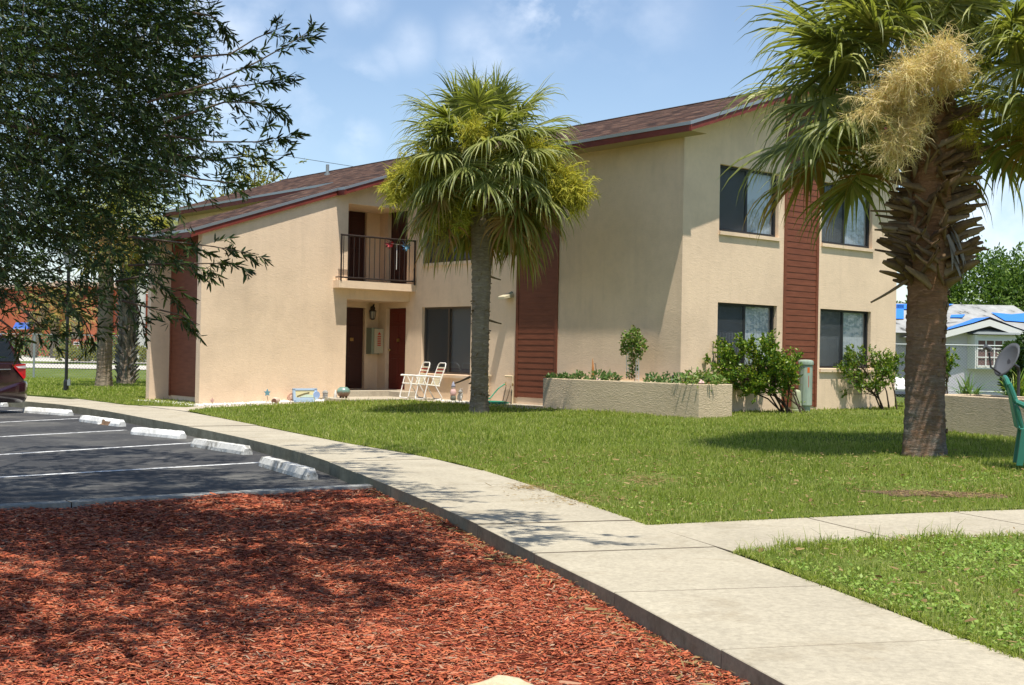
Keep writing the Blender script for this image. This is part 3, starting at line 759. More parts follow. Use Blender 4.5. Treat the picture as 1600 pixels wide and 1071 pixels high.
# white stones along the wing wall
st = []; sr_ = random.Random(3)
def stones(pos, size):
    mb = MB()
    for (x, y, z) in pos:
        r = size * sr_.uniform(.6, 1.3); n = 6; ph = sr_.uniform(0, 6)
        ring = [(x + r * math.cos(ph + k * 1.047) * sr_.uniform(.75, 1.1), y + r * math.sin(ph + k * 1.047) * sr_.uniform(.75, 1.1), z + r * sr_.uniform(.1, .3)) for k in range(n)]
        tp = (x + sr_.uniform(-.2, .2) * r, y + sr_.uniform(-.2, .2) * r, z + r * .75)
        lo = [(px, py, z - r * .3) for px, py, pz in ring]
        mb.add(ring + [tp] + lo, [(k, (k + 1) % n, n) for k in range(n)] + [(n + 1 + k, n + 1 + (k + 1) % n, (k + 1) % n, k) for k in range(n)])
    return mb
pos = []
for _ in range(620):
    a = sr_.uniform(12.1, 15.9); b = 24.956 - abs(sr_.gauss(.0, .15)) - .03; pos.append(T(a, b, min(G(a), .25) + .0))
for _ in range(260):
    a = sr_.uniform(12.2, 12.85); b = sr_.uniform(25.2, 27.5); pos.append(T(a, b, .16))
for _ in range(90):
    a = sr_.uniform(12.0, 12.3); b = sr_.uniform(24.7, 27.7); pos.append(T(a, b, .16))
tag(obj('white_gravel', stones(pos, .045), M['stone']), 'white stones strewn along the foot of the wing wall', 'stones', kind='stuff')

# ------------------------------------------------------------------ the apartment building
BA, BB = 17.90, 16.054                     # wall planes: B wall at a=BA, A wall at b=BB
AE, ZE, SL = 17.41, 5.79, .340             # eave line and roof slope
AR = 21.80; ZR = ZE + SL * (AR - AE)
bld = thing('apartment_building', T(21, 22, .1), 'two storey tan stucco apartment building with brown shingle roof and red siding strips', 'building')
def ztop(a):                               # underside of the roof
    return (ZE + SL * (a - AE) if a <= AR else ZR - SL * (a - AR)) - .17
def wallsheet(mb, place, us, zs, holes, top, nrm, depth=.16, open_right=False):
    """sheet wall made of cells with openings and reveals; place(u,z,d) -> point, d = depth into the wall"""
    us = sorted(set(us + [h[0] for h in holes] + [h[1] for h in holes])); zs = sorted(set(zs + [h[2] for h in holes] + [h[3] for h in holes]))
    for i in range(len(us) - 1):
        u0, u1 = us[i], us[i + 1]
        for j in range(len(zs)):
            z0 = zs[j]; last = j == len(zs) - 1
            za, zb = (top(u0), top(u1)) if last else (min(zs[j + 1], top(u0)), min(zs[j + 1], top(u1)))
            if za <= z0 + 1e-6 and zb <= z0 + 1e-6: continue
            za, zb = max(za, z0), max(zb, z0)
            um, zm = (u0 + u1) / 2, z0 + .01
            if any(h[0] - 1e-6 < um < h[1] + 1e-6 and h[2] - 1e-6 < zm < h[3] + 1e-6 for h in holes): continue
            mb.quad(place(u0, z0, 0), place(u1, z0, 0), place(u1, zb, 0), place(u0, za, 0))
    for (u0, u1, z0, z1) in holes:
        for kk, (p, q_) in enumerate((((u0, z0), (u0, z1)), ((u0, z1), (u1, z1)), ((u1, z1), (u1, z0)), ((u1, z0), (u0, z0)))):
            if open_right and kk == 2: continue
            mb.quad(place(*p, 0), place(*q_, 0), place(*q_, depth), place(*p, depth))
wall = MB()
# right gable wall (A direction)
WA = [(18.96, 20.83, 3.92, 5.24), (22.32, 24.21, 3.92, 5.24), (18.96, 20.83, 1.225, 2.51), (22.32, 24.21, 1.225, 2.51)]
plA = lambda u, z, d: T(u, BB + d, z)
wallsheet(wall, plA, [BA, AR, 25.21, 21.03, 22.20], [.0], WA, ztop, None)
wall.quad(T(25.21, BB, 0), T(25.21, 38, 0), T(25.21, 38, ztop(25.21)), T(25.21, BB, ztop(25.21)))
# long wall (B direction)
WB = [(22.52, 24.43, .895, 2.50), (22.52, 24.43, 3.56, 5.24)]
plB = lambda u, z, d: T(BA + d, u, z)
wallsheet(wall, plB, [BB, 24.956, 27.7, 37.9], [.0], WB + [(25.10, 25.95, .47, 2.50), (25.10, 25.95, 3.10, 5.10)], lambda u: ztop(BA), None)
# far gable
wallsheet(wall, lambda u, z, d: T(u, 37.9 - d, z), [BA, AR, 25.21], [.0], [], ztop, None)
# wing wall facing the lawn, with the two storey entry recess
plW = lambda u, z, d: T(u, 24.956 + d, z)
wallsheet(wall, plW, [12.35, AE + (4.90 + .17 - ZE) / SL, 15.7, BA], [.0], [(16.08, BA, .0, 2.645), (16.08, BA, 3.055, 4.90)], ztop, None, depth=1.344, open_right=True)
wall.quad(T(12.35, 24.956, 0), T(12.35, 25.15, 0), T(12.35, 25.15, ztop(12.35)), T(12.35, 24.956, ztop(12.35)))
wall.quad(T(12.35, 25.15, 0), T(12.85, 25.15, 0), T(12.85, 25.15, ztop(12.85)), T(12.35, 25.15, ztop(12.35)))
# far fin of the wing and the wall behind the siding
wall.quad(T(12.35, 27.50, 0), T(12.85, 27.50, 0), T(12.85, 27.50, ztop(12.85)), T(12.35, 27.50, ztop(12.35)))
wall.quad(T(12.35, 27.50, 0), T(12.35, 27.68, 0), T(12.35, 27.68, ztop(12.35)), T(12.35, 27.50, ztop(12.35)))
wall.quad(T(12.85, 25.15, 0), T(12.85, 27.50, 0), T(12.85, 27.50, ztop(12.85)), T(12.85, 25.15, ztop(12.85)))
wallsheet(wall, lambda u, z, d: T(u, 27.68 - d, z), [12.35, BA], [.0], [], ztop, None)
# recess back walls (both floors)
wallsheet(wall, lambda u, z, d: T(u, 26.30 + d, z), [16.0, BA + .01], [.0], [(16.62, 17.5, .47, 2.50), (16.62, 17.5, 3.10, 5.10)], lambda u: 5.2, None, depth=.1)
obj('wall', wall, M['stucco'], bld)
# floors / slabs of the recess
fl = MB(); fl.abox(16.0, BA - .004, 24.96, 26.29, .0, .46); obj('entry_floor', fl, M['patio'], bld)
fl = MB(); fl.abox(16.0, BA - .004, 24.98, 26.295, 2.65, 3.05); obj('balcony_floor', fl, M['stucco'], bld)
fl = MB(); fl.abox(17.25, BA - .006, 25.0, 25.06 + .0, .3, .44); fl.abox(17.35, BA - .008, 24.55, 24.96, .3, .45)
obj('doorstep', fl, M['patio'], bld, bevel=.01)
bs = MB(); bs.abox(15.69, BA - .003, 24.695, 24.953, 2.885, 3.06)
obj('balcony_slab', bs, M['stucco'], bld)

# ---- roof
def roofquad(mb, a0, a1, b0, b1, za, zb):
    s0 = 0; s1 = math.hypot(a1 - a0, zb - za)
    off = (a0 - 12) * math.sqrt(1 + SL * SL)
    mb.quad(T(a0, b0, za), T(a0, b1, za), T(a1, b1, zb), T(a1, b0, zb), 0, uv=[(b0, off), (b1, off), (b1, off + s1), (b0, off + s1)])
zr = lambda a: ZE + SL * (a - AE)
B0, B1 = 15.47, 38.05
roof = MB()
roofquad(roof, AE, AR, B0, B1, ZE, ZR)
roofquad(roof, 25.70, AR, B0, B1, ZR - SL * (25.7 - AR), ZR)
BU0, BL0, BW1 = 24.54, 24.87, 27.80
roofquad(roof, 15.70, AE, BU0, BW1, zr(15.70), ZE)
roofquad(roof, 12.05, 15.70, BL0, BW1, zr(12.05), zr(15.70))
rf = obj('roof', roof, M['shingle'], bld)
# ridge cap
rc = MB(); rc.prism([T(AR - .14, B0 - .01, ZR - .035), T(AR, B0 - .01, ZR + .02), T(AR + .14, B0 - .01, ZR - .035), T(AR, B0 - .01, ZR - .005)], T(0, B1 - B0, 0))
obj('ridge_cap', rc, M['shingle'], rf)
sf = MB()
# underside boards
def under(mb, a0, a1, b0, b1, za, zb, dz=.165):
    mb.quad(T(a0, b0, za - dz), T(a1, b0, zb - dz), T(a1, b1, zb - dz), T(a0, b1, za - dz))
sf.quad(T(AE + .02, B0 + .02, ZE - .16), T(BA, B0 + .02, ZE - .16), T(BA, B1, ZE - .16), T(AE + .02, B1, ZE - .16))
under(sf, BA - .4, AR, B0 + .02, BB + .05, zr(BA - .4), ZR); under(sf, AR, 25.7, B0 + .02, BB + .05, ZR, ZR - SL * (25.7 - AR))
under(sf, 15.72, BA, BU0 + .02, 24.98, zr(15.72), zr(BA)); under(sf, 12.07, 16.0, BL0 + .01, BW1, zr(12.07), zr(16.0))
obj('soffit', sf, M['soffit'], rf)
fa = MB(); dr = MB()
def fascia(p0, p1, n, h0=.05, h1=.165, t=.03):
    """p0,p1 roof edge points; n outward; drip edge above the painted board"""
    p0, p1, n = Vector(p0), Vector(p1), Vector(n)
    z = Vector((0, 0, 1))
    def strip(mb, zt, zb, o, tt):
        a, b = p0 + n * o, p1 + n * o
        mb.hexa([a - z * zb, b - z * zb, b - z * zb - n * tt, a - z * zb - n * tt, a - z * zt, b - z * zt, b - z * zt - n * tt, a - z * zt - n * tt])
    strip(fa, h0 * .9, h1, -.012, t); strip(dr, -.012, h0, .004, .02)
nA, nB = T(-1, 0, 0), T(0, -1, 0)
fascia(T(AE, B0, ZE), T(AE, BU0, ZE), nA)
fascia(T(AE, BW1, ZE), T(AE, B1, ZE), nA)
fascia(T(AE, B0, ZE), T(AR, B0, ZR), nB)
fascia(T(AR, B0, ZR), T(25.7, B0, ZR - SL * (25.7 - AR)), nB)
fascia(T(15.70, BU0, zr(15.70)), T(AE, BU0, ZE), nB)
fascia(T(15.70, BU0, zr(15.70)), T(15.70, BL0, zr(15.70)), nA)
fascia(T(12.05, BL0, zr(12.05)), T(15.70, BL0, zr(15.70)), nB)
fascia(T(12.05, BL0, zr(12.05)), T(12.05, BW1, zr(12.05)), nA)
obj('fascia', fa, M['fascia'], rf); obj('drip_edge', dr, M['drip'], rf)
vp = MB(); vz = zr(20.4); vp.tube([T(20.4, 32.9, vz - .1), T(20.4, 32.9, vz + .32)], .05, 10); vp.tube([T(20.4, 32.9, vz - .02), T(20.4, 32.9, vz + .05)], .09, 10)
obj('vent_pipe', vp, M['galv'], rf)
ant = MB(); ab_ = T(20.2, 16.3, zr(20.2))
# small pole with a round head at the gable top left of the right palm
q0 = PY(1264, 122, 29.5); q1 = PY(1236, 103, 29.5)
ant.tube([T(22.6, 19.3, ZR - SL * .8), q0, q1], .025, 8); ant.lathe(q1, [(.01, -.09), (.07, -.08), (.085, 0), (.07, .08), (.01, .09)], 12)
obj('roof_mast', ant, M['dish'], rf)

# ---- siding strips
def siding(b0, b1, z0, zt, place, out, w=.0):
    mb = MB(); z = z0; st_ = .128
    while z < zt(b0) - .02 or z < zt(b1) - .02:
        za, zb = min(z + st_ + .008, zt(b0)), min(z + st_ + .008, zt(b1))
        if za > z and zb > z:
            lo = out * .011; hi = out * .004
            mb.hexa([place(b0, z) + lo, place(b1, z) + lo, place(b1, z), place(b0, z), place(b0, za) + hi, place(b1, zb) + hi, place(b1, zb), place(b0, za)])
        z += st_
    o = obj('siding', mb, M['siding'], bld)
    for (u0, u1) in ((b0 - .075, b0 + .005), (b1 - .005, b1 + .075)):
        zt_ = min(zt(u0), zt(u1)) - .01
        tr = MB(); tr.hexa([place(u0, z0 - .015) + out * .022, place(u1, z0 - .015) + out * .022, place(u1, z0 - .015), place(u0, z0 - .015), place(u0, zt_) + out * .022, place(u1, zt_) + out * .022, place(u1, zt_), place(u0, zt_)]); obj('siding_trim', tr, M['siding'], o)
siding(21.10, 22.14, .42, lambda u: ztop(u) - .02, lambda u, z: T(u, BB - .002, z), nB)
siding(19.62, 20.83, .47, lambda u: ZE - .18, lambda u, z: T(BA - .002, u, z), nA)
siding(25.24, 27.42, .30, lambda u: 2.55, lambda u, z: T(12.848, u, z), nA)
sp2 = MB(); sp2.quad(T(12.83, 25.16, 2.62), T(12.83, 27.49, 2.62), T(12.83, 27.49, ztop(12.83)), T(12.83, 25.16, ztop(12.83))); sp2.abox(12.80, 12.85, 25.16, 27.49, 2.55, 2.64)
obj('upper_panel', sp2, M['siding'], bld)
pf = MB(); pf.quad(T(12.345, 25.0, .1), T(12.345, 25.1, .1), T(12.345, 25.1, .2), T(12.345, 25.0, .2))

# house number on the siding (flat raised numerals)
def text_obj(name, body, size, m, origin, xdir, updir, parent, ext=.006, align='CENTER'):
    cu = bpy.data.curves.new(name, 'FONT'); cu.body = body; cu.size = size; cu.extrude = ext; cu.align_x = align; cu.materials.append(m)
    o = bpy.data.objects.new(name, cu); COL.objects.link(o)
    x = Vector(xdir).normalized(); y = Vector(updir).normalized(); zz = x.cross(y)
    bpy.context.view_layer.update()
    me = bpy.data.meshes.new_from_object(o.evaluated_get(bpy.context.evaluated_depsgraph_get())); bpy.data.objects.remove(o); bpy.data.curves.remove(cu)
    o = bpy.data.objects.new(name, me); COL.objects.link(o)
    o.parent = parent
    loc = Vector(origin) - world_loc(parent)
    o.matrix_local = Matrix(((x.x, y.x, zz.x, loc.x), (x.y, y.y, zz.y, loc.y), (x.z, y.z, zz.z, loc.z), (0, 0, 0, 1)))
    return o
text_obj('house_number', '1836', .26, M['black'], T(12.80, 25.90, 2.31), T(0, -1, 0), (0, 0, 1), bld)

# ---- windows
def window(place, out, u0, u1, z0, z1, screen_left, framem, sillw=.06, curtains=True):
    """place(u,z,d); frame set in the reveal"""
    D = .11; fw = .045; um = (u0 + u1) / 2
    def bar(mb, ua, ub, za, zb, d0=D - .03, d1=D + .03):
        mb.hexa([place(ua, za, d0), place(ub, za, d0), place(ub, za, d1), place(ua, za, d1), place(ua, zb, d0), place(ub, zb, d0), place(ub, zb, d1), place(ua, zb, d1)])
    f = MB(); e = .001
    bar(f, u0 + e, u0 + fw, z0 + e, z1 - e); bar(f, u1 - fw, u1 - e, z0 + e, z1 - e); bar(f, u0 + fw, u1 - fw, z0 + e, z0 + fw * 1.3); bar(f, u0 + fw, u1 - fw, z1 - fw, z1 - e)
    bar(f, um - .03, um + .03, z0 + fw * 1.3, z1 - fw, D - .02, D + .02)
    fo = obj('window', f, framem, bld)
    s = screen_left
    ul = (u0 + fw, um - .03); ur = (um + .03, u1 - fw)
    scr, cl = (ul, ur) if s else (ur, ul)
    g1 = MB(); g1.quad(place(cl[0], z0 + fw, D), place(cl[1], z0 + fw, D), place(cl[1], z1 - fw, D), place(cl[0], z1 - fw, D)); obj('pane', g1, M['glass'], fo)
    g2 = MB(); g2.quad(place(scr[0], z0 + fw, D + .006), place(scr[1], z0 + fw, D + .006), place(scr[1], z1 - fw, D + .006), place(scr[0], z1 - fw, D + .006)); obj('pane', g2, M['glass'], fo)
    # insect screen: real open weave
    sc = MB(); n = int((scr[1] - scr[0]) / .012)
    for k in range(n + 1):
        u = scr[0] + (scr[1] - scr[0]) * k / n; sc.quad(place(u, z0 + .06, D - .012), place(u + .0075, z0 + .06, D - .012), place(u + .0075, z1 - .045, D - .012), place(u, z1 - .045, D - .012))
    obj('insect_screen', sc, M['screen'], fo)
    # vertical blinds
    bl = MB(); k = u0 + .05
    while k < u1 - .06:
        a_, b_ = place(k, z0 + .02, .17), place(k + .10, z0 + .02, .176); c_, d_ = place(k + .10, z1 - .02, .176), place(k, z1 - .02, .17)
        bl.quad(a_, b_, c_, d_); k += .092
    obj('blinds', bl, M['blind'] if screen_left else M['blind_dark'], fo)
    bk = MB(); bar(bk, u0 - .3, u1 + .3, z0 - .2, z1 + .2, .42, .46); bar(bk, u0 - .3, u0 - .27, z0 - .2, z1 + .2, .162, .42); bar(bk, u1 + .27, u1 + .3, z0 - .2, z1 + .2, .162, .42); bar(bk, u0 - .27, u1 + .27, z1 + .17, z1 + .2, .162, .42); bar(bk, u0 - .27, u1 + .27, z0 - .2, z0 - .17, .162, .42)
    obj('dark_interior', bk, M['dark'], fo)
    sl_ = MB(); sl_.hexa([place(u0 - .01, z0 - .075, -.045), place(u1 + .03, z0 - .075, -.045), place(u1 + .03, z0 - .075, .0), place(u0 - .01, z0 - .075, .0), place(u0 - .01, z0 - .004, -.045), place(u1 + .03, z0 - .004, -.045), place(u1 + .03, z0 - .002, .0), place(u0 - .01, z0 - .002, .0)])
    sl_.hexa([place(u0 + .002, z0 - .07, .0), place(u1 - .002, z0 - .07, .0), place(u1 - .002, z0 - .07, D), place(u0 + .002, z0 - .07, D), place(u0 + .002, z0 + .004, .001), place(u1 - .002, z0 + .004, .001), place(u1 - .002, z0 + .010, D - .03), place(u0 + .002, z0 + .010, D - .03)])
    obj('window_sill', sl_, M['stucco'], fo)
    return fo
for h in WA: window(plA, nB, *h, True, M['frame_dark'])
for h in WB: window(plB, nA, *h, False, M['frame_alu'])

# ---- doors
def door(place, u0, u1, z0, z1, m, d=.08, flip=False):
    mb = MB()
    def bar(mb, ua, ub, za, zb, d0, d1):
        mb.hexa([place(ua, za, d0), place(ub, za, d0), place(ub, za, d1), place(ua, za, d1), place(ua, zb, d0), place(ub, zb, d0), place(ub, zb, d1), place(ua, zb, d1)])
    bar(mb, u0, u1, z0, z1, d, d + .04)
    o = obj('door', mb, m, bld)
    pn = MB(); w = u1 - u0; h = z1 - z0
    for (fa_, fb_) in ((.14, .46), (.54, .86)):
        for (ga, gb) in ((.07, .38), (.44, .78), (.83, .94)):
            bar(pn, u0 + w * fa_, u0 + w * fb_, z0 + h * ga, z0 + h * gb, d - .012, d + .01)
    obj('door_panel', pn, m, o, bevel=.008)
    hd = MB(); hu = u1 - .07 if flip else u0 + .07; c_ = place(hu, z0 + .98, d - .04); mb2 = hd
    mb2.tube([place(hu, z0 + .98, d), place(hu, z0 + .98, d - .055)], .012, 8); mb2.lathe(c_, [(.005, -.03), (.028, -.02), (.032, 0), (.028, .02), (.005, .03)], 10)
    obj('door_handle', hd, M['brass'], o)
    return o
d1 = door(lambda u, z, d: T(u, 26.30 + d, z), 16.63, 17.49, .475, 2.49, M['door_dark'])
d2 = door(plB, 25.11, 25.94, .475, 2.49, M['door_red'], d=.10, flip=True)
for o_, pl_, u in ((d1, lambda u, z, d: T(u, 26.30 + d, z), 17.15), (d2, plB, 25.5)):
    kp = MB(); a_ = pl_(u, 1.72, .06); kp.hexa([pl_(u - .05, 1.66, .055), pl_(u + .05, 1.66, .055), pl_(u + .05, 1.66, .07), pl_(u - .05, 1.66, .07), pl_(u - .05, 1.74, .055), pl_(u + .05, 1.74, .055), pl_(u + .05, 1.74, .07), pl_(u - .05, 1.74, .07)])
    obj('door_plate', kp, M['brass'], o_)
d3 = door(lambda u, z, d: T(u, 26.30 + d, z), 16.63, 17.49, 3.105, 5.09, M['door_dark'])
d4 = door(plB, 25.11, 25.94, 3.105, 5.09, M['door_dark'], d=.10, flip=True)
# wreath-like coloured pinwheel and ornament hanging on the balcony
hg = MB(); cc_ = T(17.55, 25.35, 3.95)
# ---- balcony railing
rl = MB(); bR = 24.70
rl.tube([T(15.72, bR, 4.12), T(17.87, bR, 4.12)], .022, 8); rl.tube([T(15.72, bR, 3.13), T(17.87, bR, 3.13)], .018, 8)
for k in range(15):
    a = 15.80 + k * (17.83 - 15.80) / 14; rl.tube([T(a, bR, 3.13), T(a, bR, 4.11)], .010, 6)
for a in (15.74, 17.85): rl.tube([T(a, bR, 3.04), T(a, bR, 4.14)], .02, 8)
for a in (15.76, 17.8): rl.tube([T(a, bR, 3.14), T(a, 24.95, 3.14)], .014, 6)
obj('balcony_railing', rl, M['rail'], bld)

# ---- fittings on the wall (each its own thing)
ln_ = thing('wall_lantern', T(17.62, 26.28, 2.40), 'black coach lantern on the wall between the two entry doors', 'lantern')
lb = MB(); lb.tube([T(17.70, 26.28, 2.50), T(17.70, 26.24, 2.50)], .06, 10); lb.tube([T(17.70, 26.25, 2.50), T(17.68, 26.17, 2.60), T(17.62, 26.12, 2.58), T(17.60, 26.12, 2.50)], .016, 6)
obj('bracket', lb, M['black'], ln_)
lh = MB(); lc = T(17.60, 26.12, 2.22); lh.lathe(lc, [(.01, .30), (.03, .27), (.10, .20), (.085, .19)], 8); lh.lathe(lc, [(.03, -.02), (.06, 0), (.065, .015)], 8)
for k in range(6):
    q = k * math.pi / 3; lh.tube([lc + Vector((.062 * math.cos(q), .062 * math.sin(q), .01)), lc + Vector((.085 * math.cos(q), .085 * math.sin(q), .195))], .007, 5)
obj('lantern_cage', lh, M['black'], ln_)
lg = MB(); lg.lathe(lc, [(.052, .015), (.074, .19)], 8); obj('lantern_glass', lg, mat('lantern_glass', (.35, .33, .28), .15, .6), ln_)
mbx = thing('meter_box', T(17.75, 26.2, 1.69), 'grey green utility box with a cream door and red label beside the dark entry door', 'utility box')
x = MB(); x.abox(17.54, 17.78, 26.05, 26.296, 1.34, 2.00); obj('cabinet', x, M['boxgreen'], mbx, bevel=.008)
x = MB(); x.abox(17.60, 17.87, 26.01, 26.046, 1.36, 1.98); obj('cabinet_door', x, M['boxcream'], mbx, bevel=.006)
x = MB()
for k in range(6): x.abox(17.69, 17.79, 26.004, 26.009, 1.55 + k * .045, 1.575 + k * .045)
x.prism([T(17.69, 26.004, 1.83), T(17.79, 26.004, 1.83), T(17.74, 26.004, 1.90)], T(0, .005, 0))
obj('red_label', x, M['red_ink'], mbx)
fl_ = thing('floodlight', T(17.9, 21.15, 2.67), 'small cream floodlight on the long wall left of the siding strip', 'wall light')
x = MB(); c_ = T(17.9, 21.10, 2.72); x.hexa([T(17.88, 21.0, 2.66), T(17.88, 21.25, 2.66), T(17.66, 21.28, 2.62), T(17.66, 21.05, 2.62), T(17.88, 21.0, 2.76), T(17.88, 21.25, 2.76), T(17.66, 21.28, 2.68), T(17.66, 21.05, 2.68)]); obj('lamp_housing', x, M['boxcream'], fl_, bevel=.01)
x = MB(); x.tube([T(17.9, 21.08, 2.78), T(17.84, 21.08, 2.74)], .03, 8); obj('mount', x, M['boxgreen'], fl_)
# coloured pinwheel behind the palm fronds on the balcony
pw = thing('pinwheel', T(17.35, 24.8, 4.1), 'red and blue foil pinwheel fixed on the balcony rail', 'pinwheel')
for k, (dx, dz, mm) in enumerate(((-.25, 0, 'pin_red'), (.25, -.02, 'pin_blue'))):
    mcol = mat(mm, (.35, .03, .04) if k == 0 else (.10, .25, .4), .6, .2)
    x = MB(); c_ = T(17.35 + dx, 24.74, 4.02 + dz)
    for j in range(8):
        q = j * math.pi / 4; p1 = c_ + T(.15 * math.cos(q), .0, 0) + Vector((0, 0, .15 * math.sin(q))); p2 = c_ + T(.09 * math.cos(q + .6), -.05, 0) + Vector((0, 0, .09 * math.sin(q + .6)))
        x.add([c_, p1, p2], [(0, 1, 2)])
    obj('wheel_foil', x, mcol, pw)
x = MB(); x.tube([T(17.35, 24.76, 3.4), T(17.35, 24.76, 4.0)], .008, 5); x.tube([T(17.10, 24.75, 4.02), T(17.60, 24.75, 4.00)], .006, 5); obj('stick', x, M['white'], pw)

# ---- planters
def planter(name, label, ring, z0, z1, wth, m=M['stucco_planter']):
    t = thing(name, (ring[0][0], ring[0][1], z0), label, 'planter')
    n = len(ring); cx = sum(p[0] for p in ring) / n; cy = sum(p[1] for p in ring) / n
    def inset(i):
        p = Vector((*ring[i], 0)); a = Vector((*ring[i - 1], 0)); b = Vector((*ring[(i + 1) % n], 0))
        d1 = (p - a).normalized(); d2 = (b - p).normalized(); n1 = Vector((-d1.y, d1.x, 0)); n2 = Vector((-d2.y, d2.x, 0))
        k = (n1 + n2); k = k / max(.3, k.dot(n1)); return p + k * wth
    inn = [inset(i) for i in range(n)]
    mb = MB(); V = [(x, y, z0 - .1) for x, y in ring] + [(x, y, z1) for x, y in ring] + [(p.x, p.y, z1) for p in inn] + [(p.x, p.y, z1 - .25) for p in inn]
    F = []
    for i in range(n):
        j = (i + 1) % n; F += [(i, j, n + j, n + i), (n + i, n + j, 2 * n + j, 2 * n + i), (2 * n + i, 2 * n + j, 3 * n + j, 3 * n + i)]
    mb.add(V, F); obj('planter_wall', mb, m, t, bevel=.012)
    s = MB(); s.add([(p.x, p.y, z1 - .06) for p in inn], [tuple(range(n))]); obj('planter_soil', s, M['soil'], t)
    return t
def xy(a, b): v = T(a, b, 0); return (v.x, v.y)
r1 = [xy(17.15, 19.15), xy(17.15, 14.92), xy(18.08, 14.92), xy(18.08, BB - .004), xy(BA - .004, BB - .004), xy(BA - .004, 19.15)]
pl1 = planter('stucco_planter', 'long low tan stucco planter wrapping the building corner, filled with small plants', r1, .30, .93, .12)
c1 = P(1440, 671, .33); c2 = P(1590, 684, .33); dd = (c2 - c1).normalized(); nn2 = Vector((-dd.y, dd.x, 0)) * -1
if nn2.y < 0: nn2 = -nn2
e_ = c2 + dd * 3.2
r2 = [(c1.x, c1.y), (e_.x, e_.y), ((e_ + nn2 * 1.1).x, (e_ + nn2 * 1.1).y), ((c1 + nn2 * 1.1).x, (c1 + nn2 * 1.1).y)]
area = sum(r2[i][0] * r2[(i + 1) % 4][1] - r2[(i + 1) % 4][0] * r2[i][1] for i in range(4))
if area < 0: r2 = r2[::-1]
area = sum(r1[i][0] * r1[(i + 1) % 6][1] - r1[(i + 1) % 6][0] * r1[i][1] for i in range(6))
pl2 = planter('stucco_planter', 'low tan stucco planter behind the thick palm trunk and green chair', r2, .30, .90, .12)
print('planter area sign', area)

# ------------------------------------------------------------------ palms
def npmesh(Vl, Fl, dtype=None):
    return np.concatenate(Vl), np.concatenate(Fl)
class NB:
    """numpy quad collector with material slots"""
    def __init__(s): s.V = []; s.F = []; s.M = []; s.n = 0
    def add(s, V, F, m=0):
        V = np.asarray(V, float).reshape(-1, 3); F = np.asarray(F, int)
        s.V.append(V); s.F.append(F + s.n); s.M.append(np.full(len(F), m)); s.n += len(V)
    def build(s, name, mats, parent=None, smooth=False):
        return npobj(name, np.concatenate(s.V), np.concatenate(s.F), mats, parent, np.concatenate(s.M), smooth)
def ribbon(nb, pts, wid, wdir, m=0, crease=0.0):
    """pts (k,3), wid (k), wdir (k,3)"""
    pts = np.asarray(pts); w = np.asarray(wid)[:, None] * np.asarray(wdir) * .5; k = len(pts)
    if crease:
        t = np.gradient(pts, axis=0); nn = np.cross(t, wdir); nn /= (np.linalg.norm(nn, axis=1)[:, None] + 1e-9)
        mid = pts - nn * (np.asarray(wid) * crease)[:, None]
        V = np.stack([pts - w, mid, pts + w], 1).reshape(-1, 3)
        F = []
        for i in range(k - 1):
            a = i * 3; F += [(a, a + 1, a + 4, a + 3), (a + 1, a + 2, a + 5, a + 4)]
    else:
        V = np.stack([pts - w, pts + w], 1).reshape(-1, 3); F = [(2 * i, 2 * i + 1, 2 * i + 3, 2 * i + 2) for i in range(k - 1)]
    nb.add(V, F, m)
def unit(v): v = np.asarray(v, float); return v / (np.linalg.norm(v) + 1e-9)
UPN = np.array([0, 0, 1.])
def fan_leaf(nb, base, yaw, pitch, pet, size, nseg, r, m=0, sag=.5, mp=2, tipm=None):
    d = np.array([math.cos(yaw) * math.cos(pitch), math.sin(yaw) * math.cos(pitch), math.sin(pitch)])
    pts = [np.array(base, float)]; dirs = [d]; k = 5
    for i in range(k):
        d = unit(d - UPN * (.10 + .20 * sag) * (i + 1) / k * (1.0 if pitch < 1.1 else .4)); pts.append(pts[-1] + d * pet / k); dirs.append(d)
    side = unit(np.cross(d, UPN) + 1e-6); 
    ribbon(nb, pts, [.045, .035, .028, .024, .02, .018], [side] * 6, mp, .3)
    hub = pts[-1]; t = d; roll = r.uniform(-.35, .35)
    n = np.cross(side, t); side = side * math.cos(roll) + n * math.sin(roll); n = np.cross(side, t)
    for i in range(nseg):
        f = (i + .5) / nseg * 2 - 1; ang = f * 2.25
        # costa carries the middle segments further out
        cs = math.cos(ang / 2.25 * 1.45)
        o = hub + t * size * .26 * cs - UPN * size * .05 * cs * sag
        e = unit(t * math.cos(ang) + side * math.sin(ang) - n * (.30 * math.sin(ang) ** 2) + n * .10)
        L = size * (.62 + .18 * math.cos(ang)) * r.uniform(.76, 1.12)
        droop = sag * r.uniform(.4, 1.6)
        K = 6; P_ = [o]; dd = e.copy()
        for j in range(K):
            s_ = (j + 1) / K
            dd = unit(dd - UPN * droop * (.05 + 2.1 * max(0, s_ - .42) ** 1.25) + r.normal(0, .06, 3)); P_.append(P_[-1] + dd * L / K)
        wb = size * .052
        W_ = [wb * .25, wb * .72, wb * .80, wb * .60, wb * .38, wb * .18, .001]
        wd = unit(-t * math.sin(ang) + side * math.cos(ang)); wd0 = wd
        wds = []
        tw = r.normal(0, .9)
        for j in range(K + 1):
            g_ = max(0, j / K - .3); ax_ = unit(P_[min(j + 1, K)] - P_[max(j - 1, 0)]); b2 = np.cross(ax_, wd0)
            wds.append(unit(wd0 * math.cos(tw * g_ * 2) + b2 * math.sin(tw * g_ * 2)))
        mm = m if tipm is None or r.uniform() > .3 else tipm
        ribbon(nb, P_, W_, wds, mm, .22)
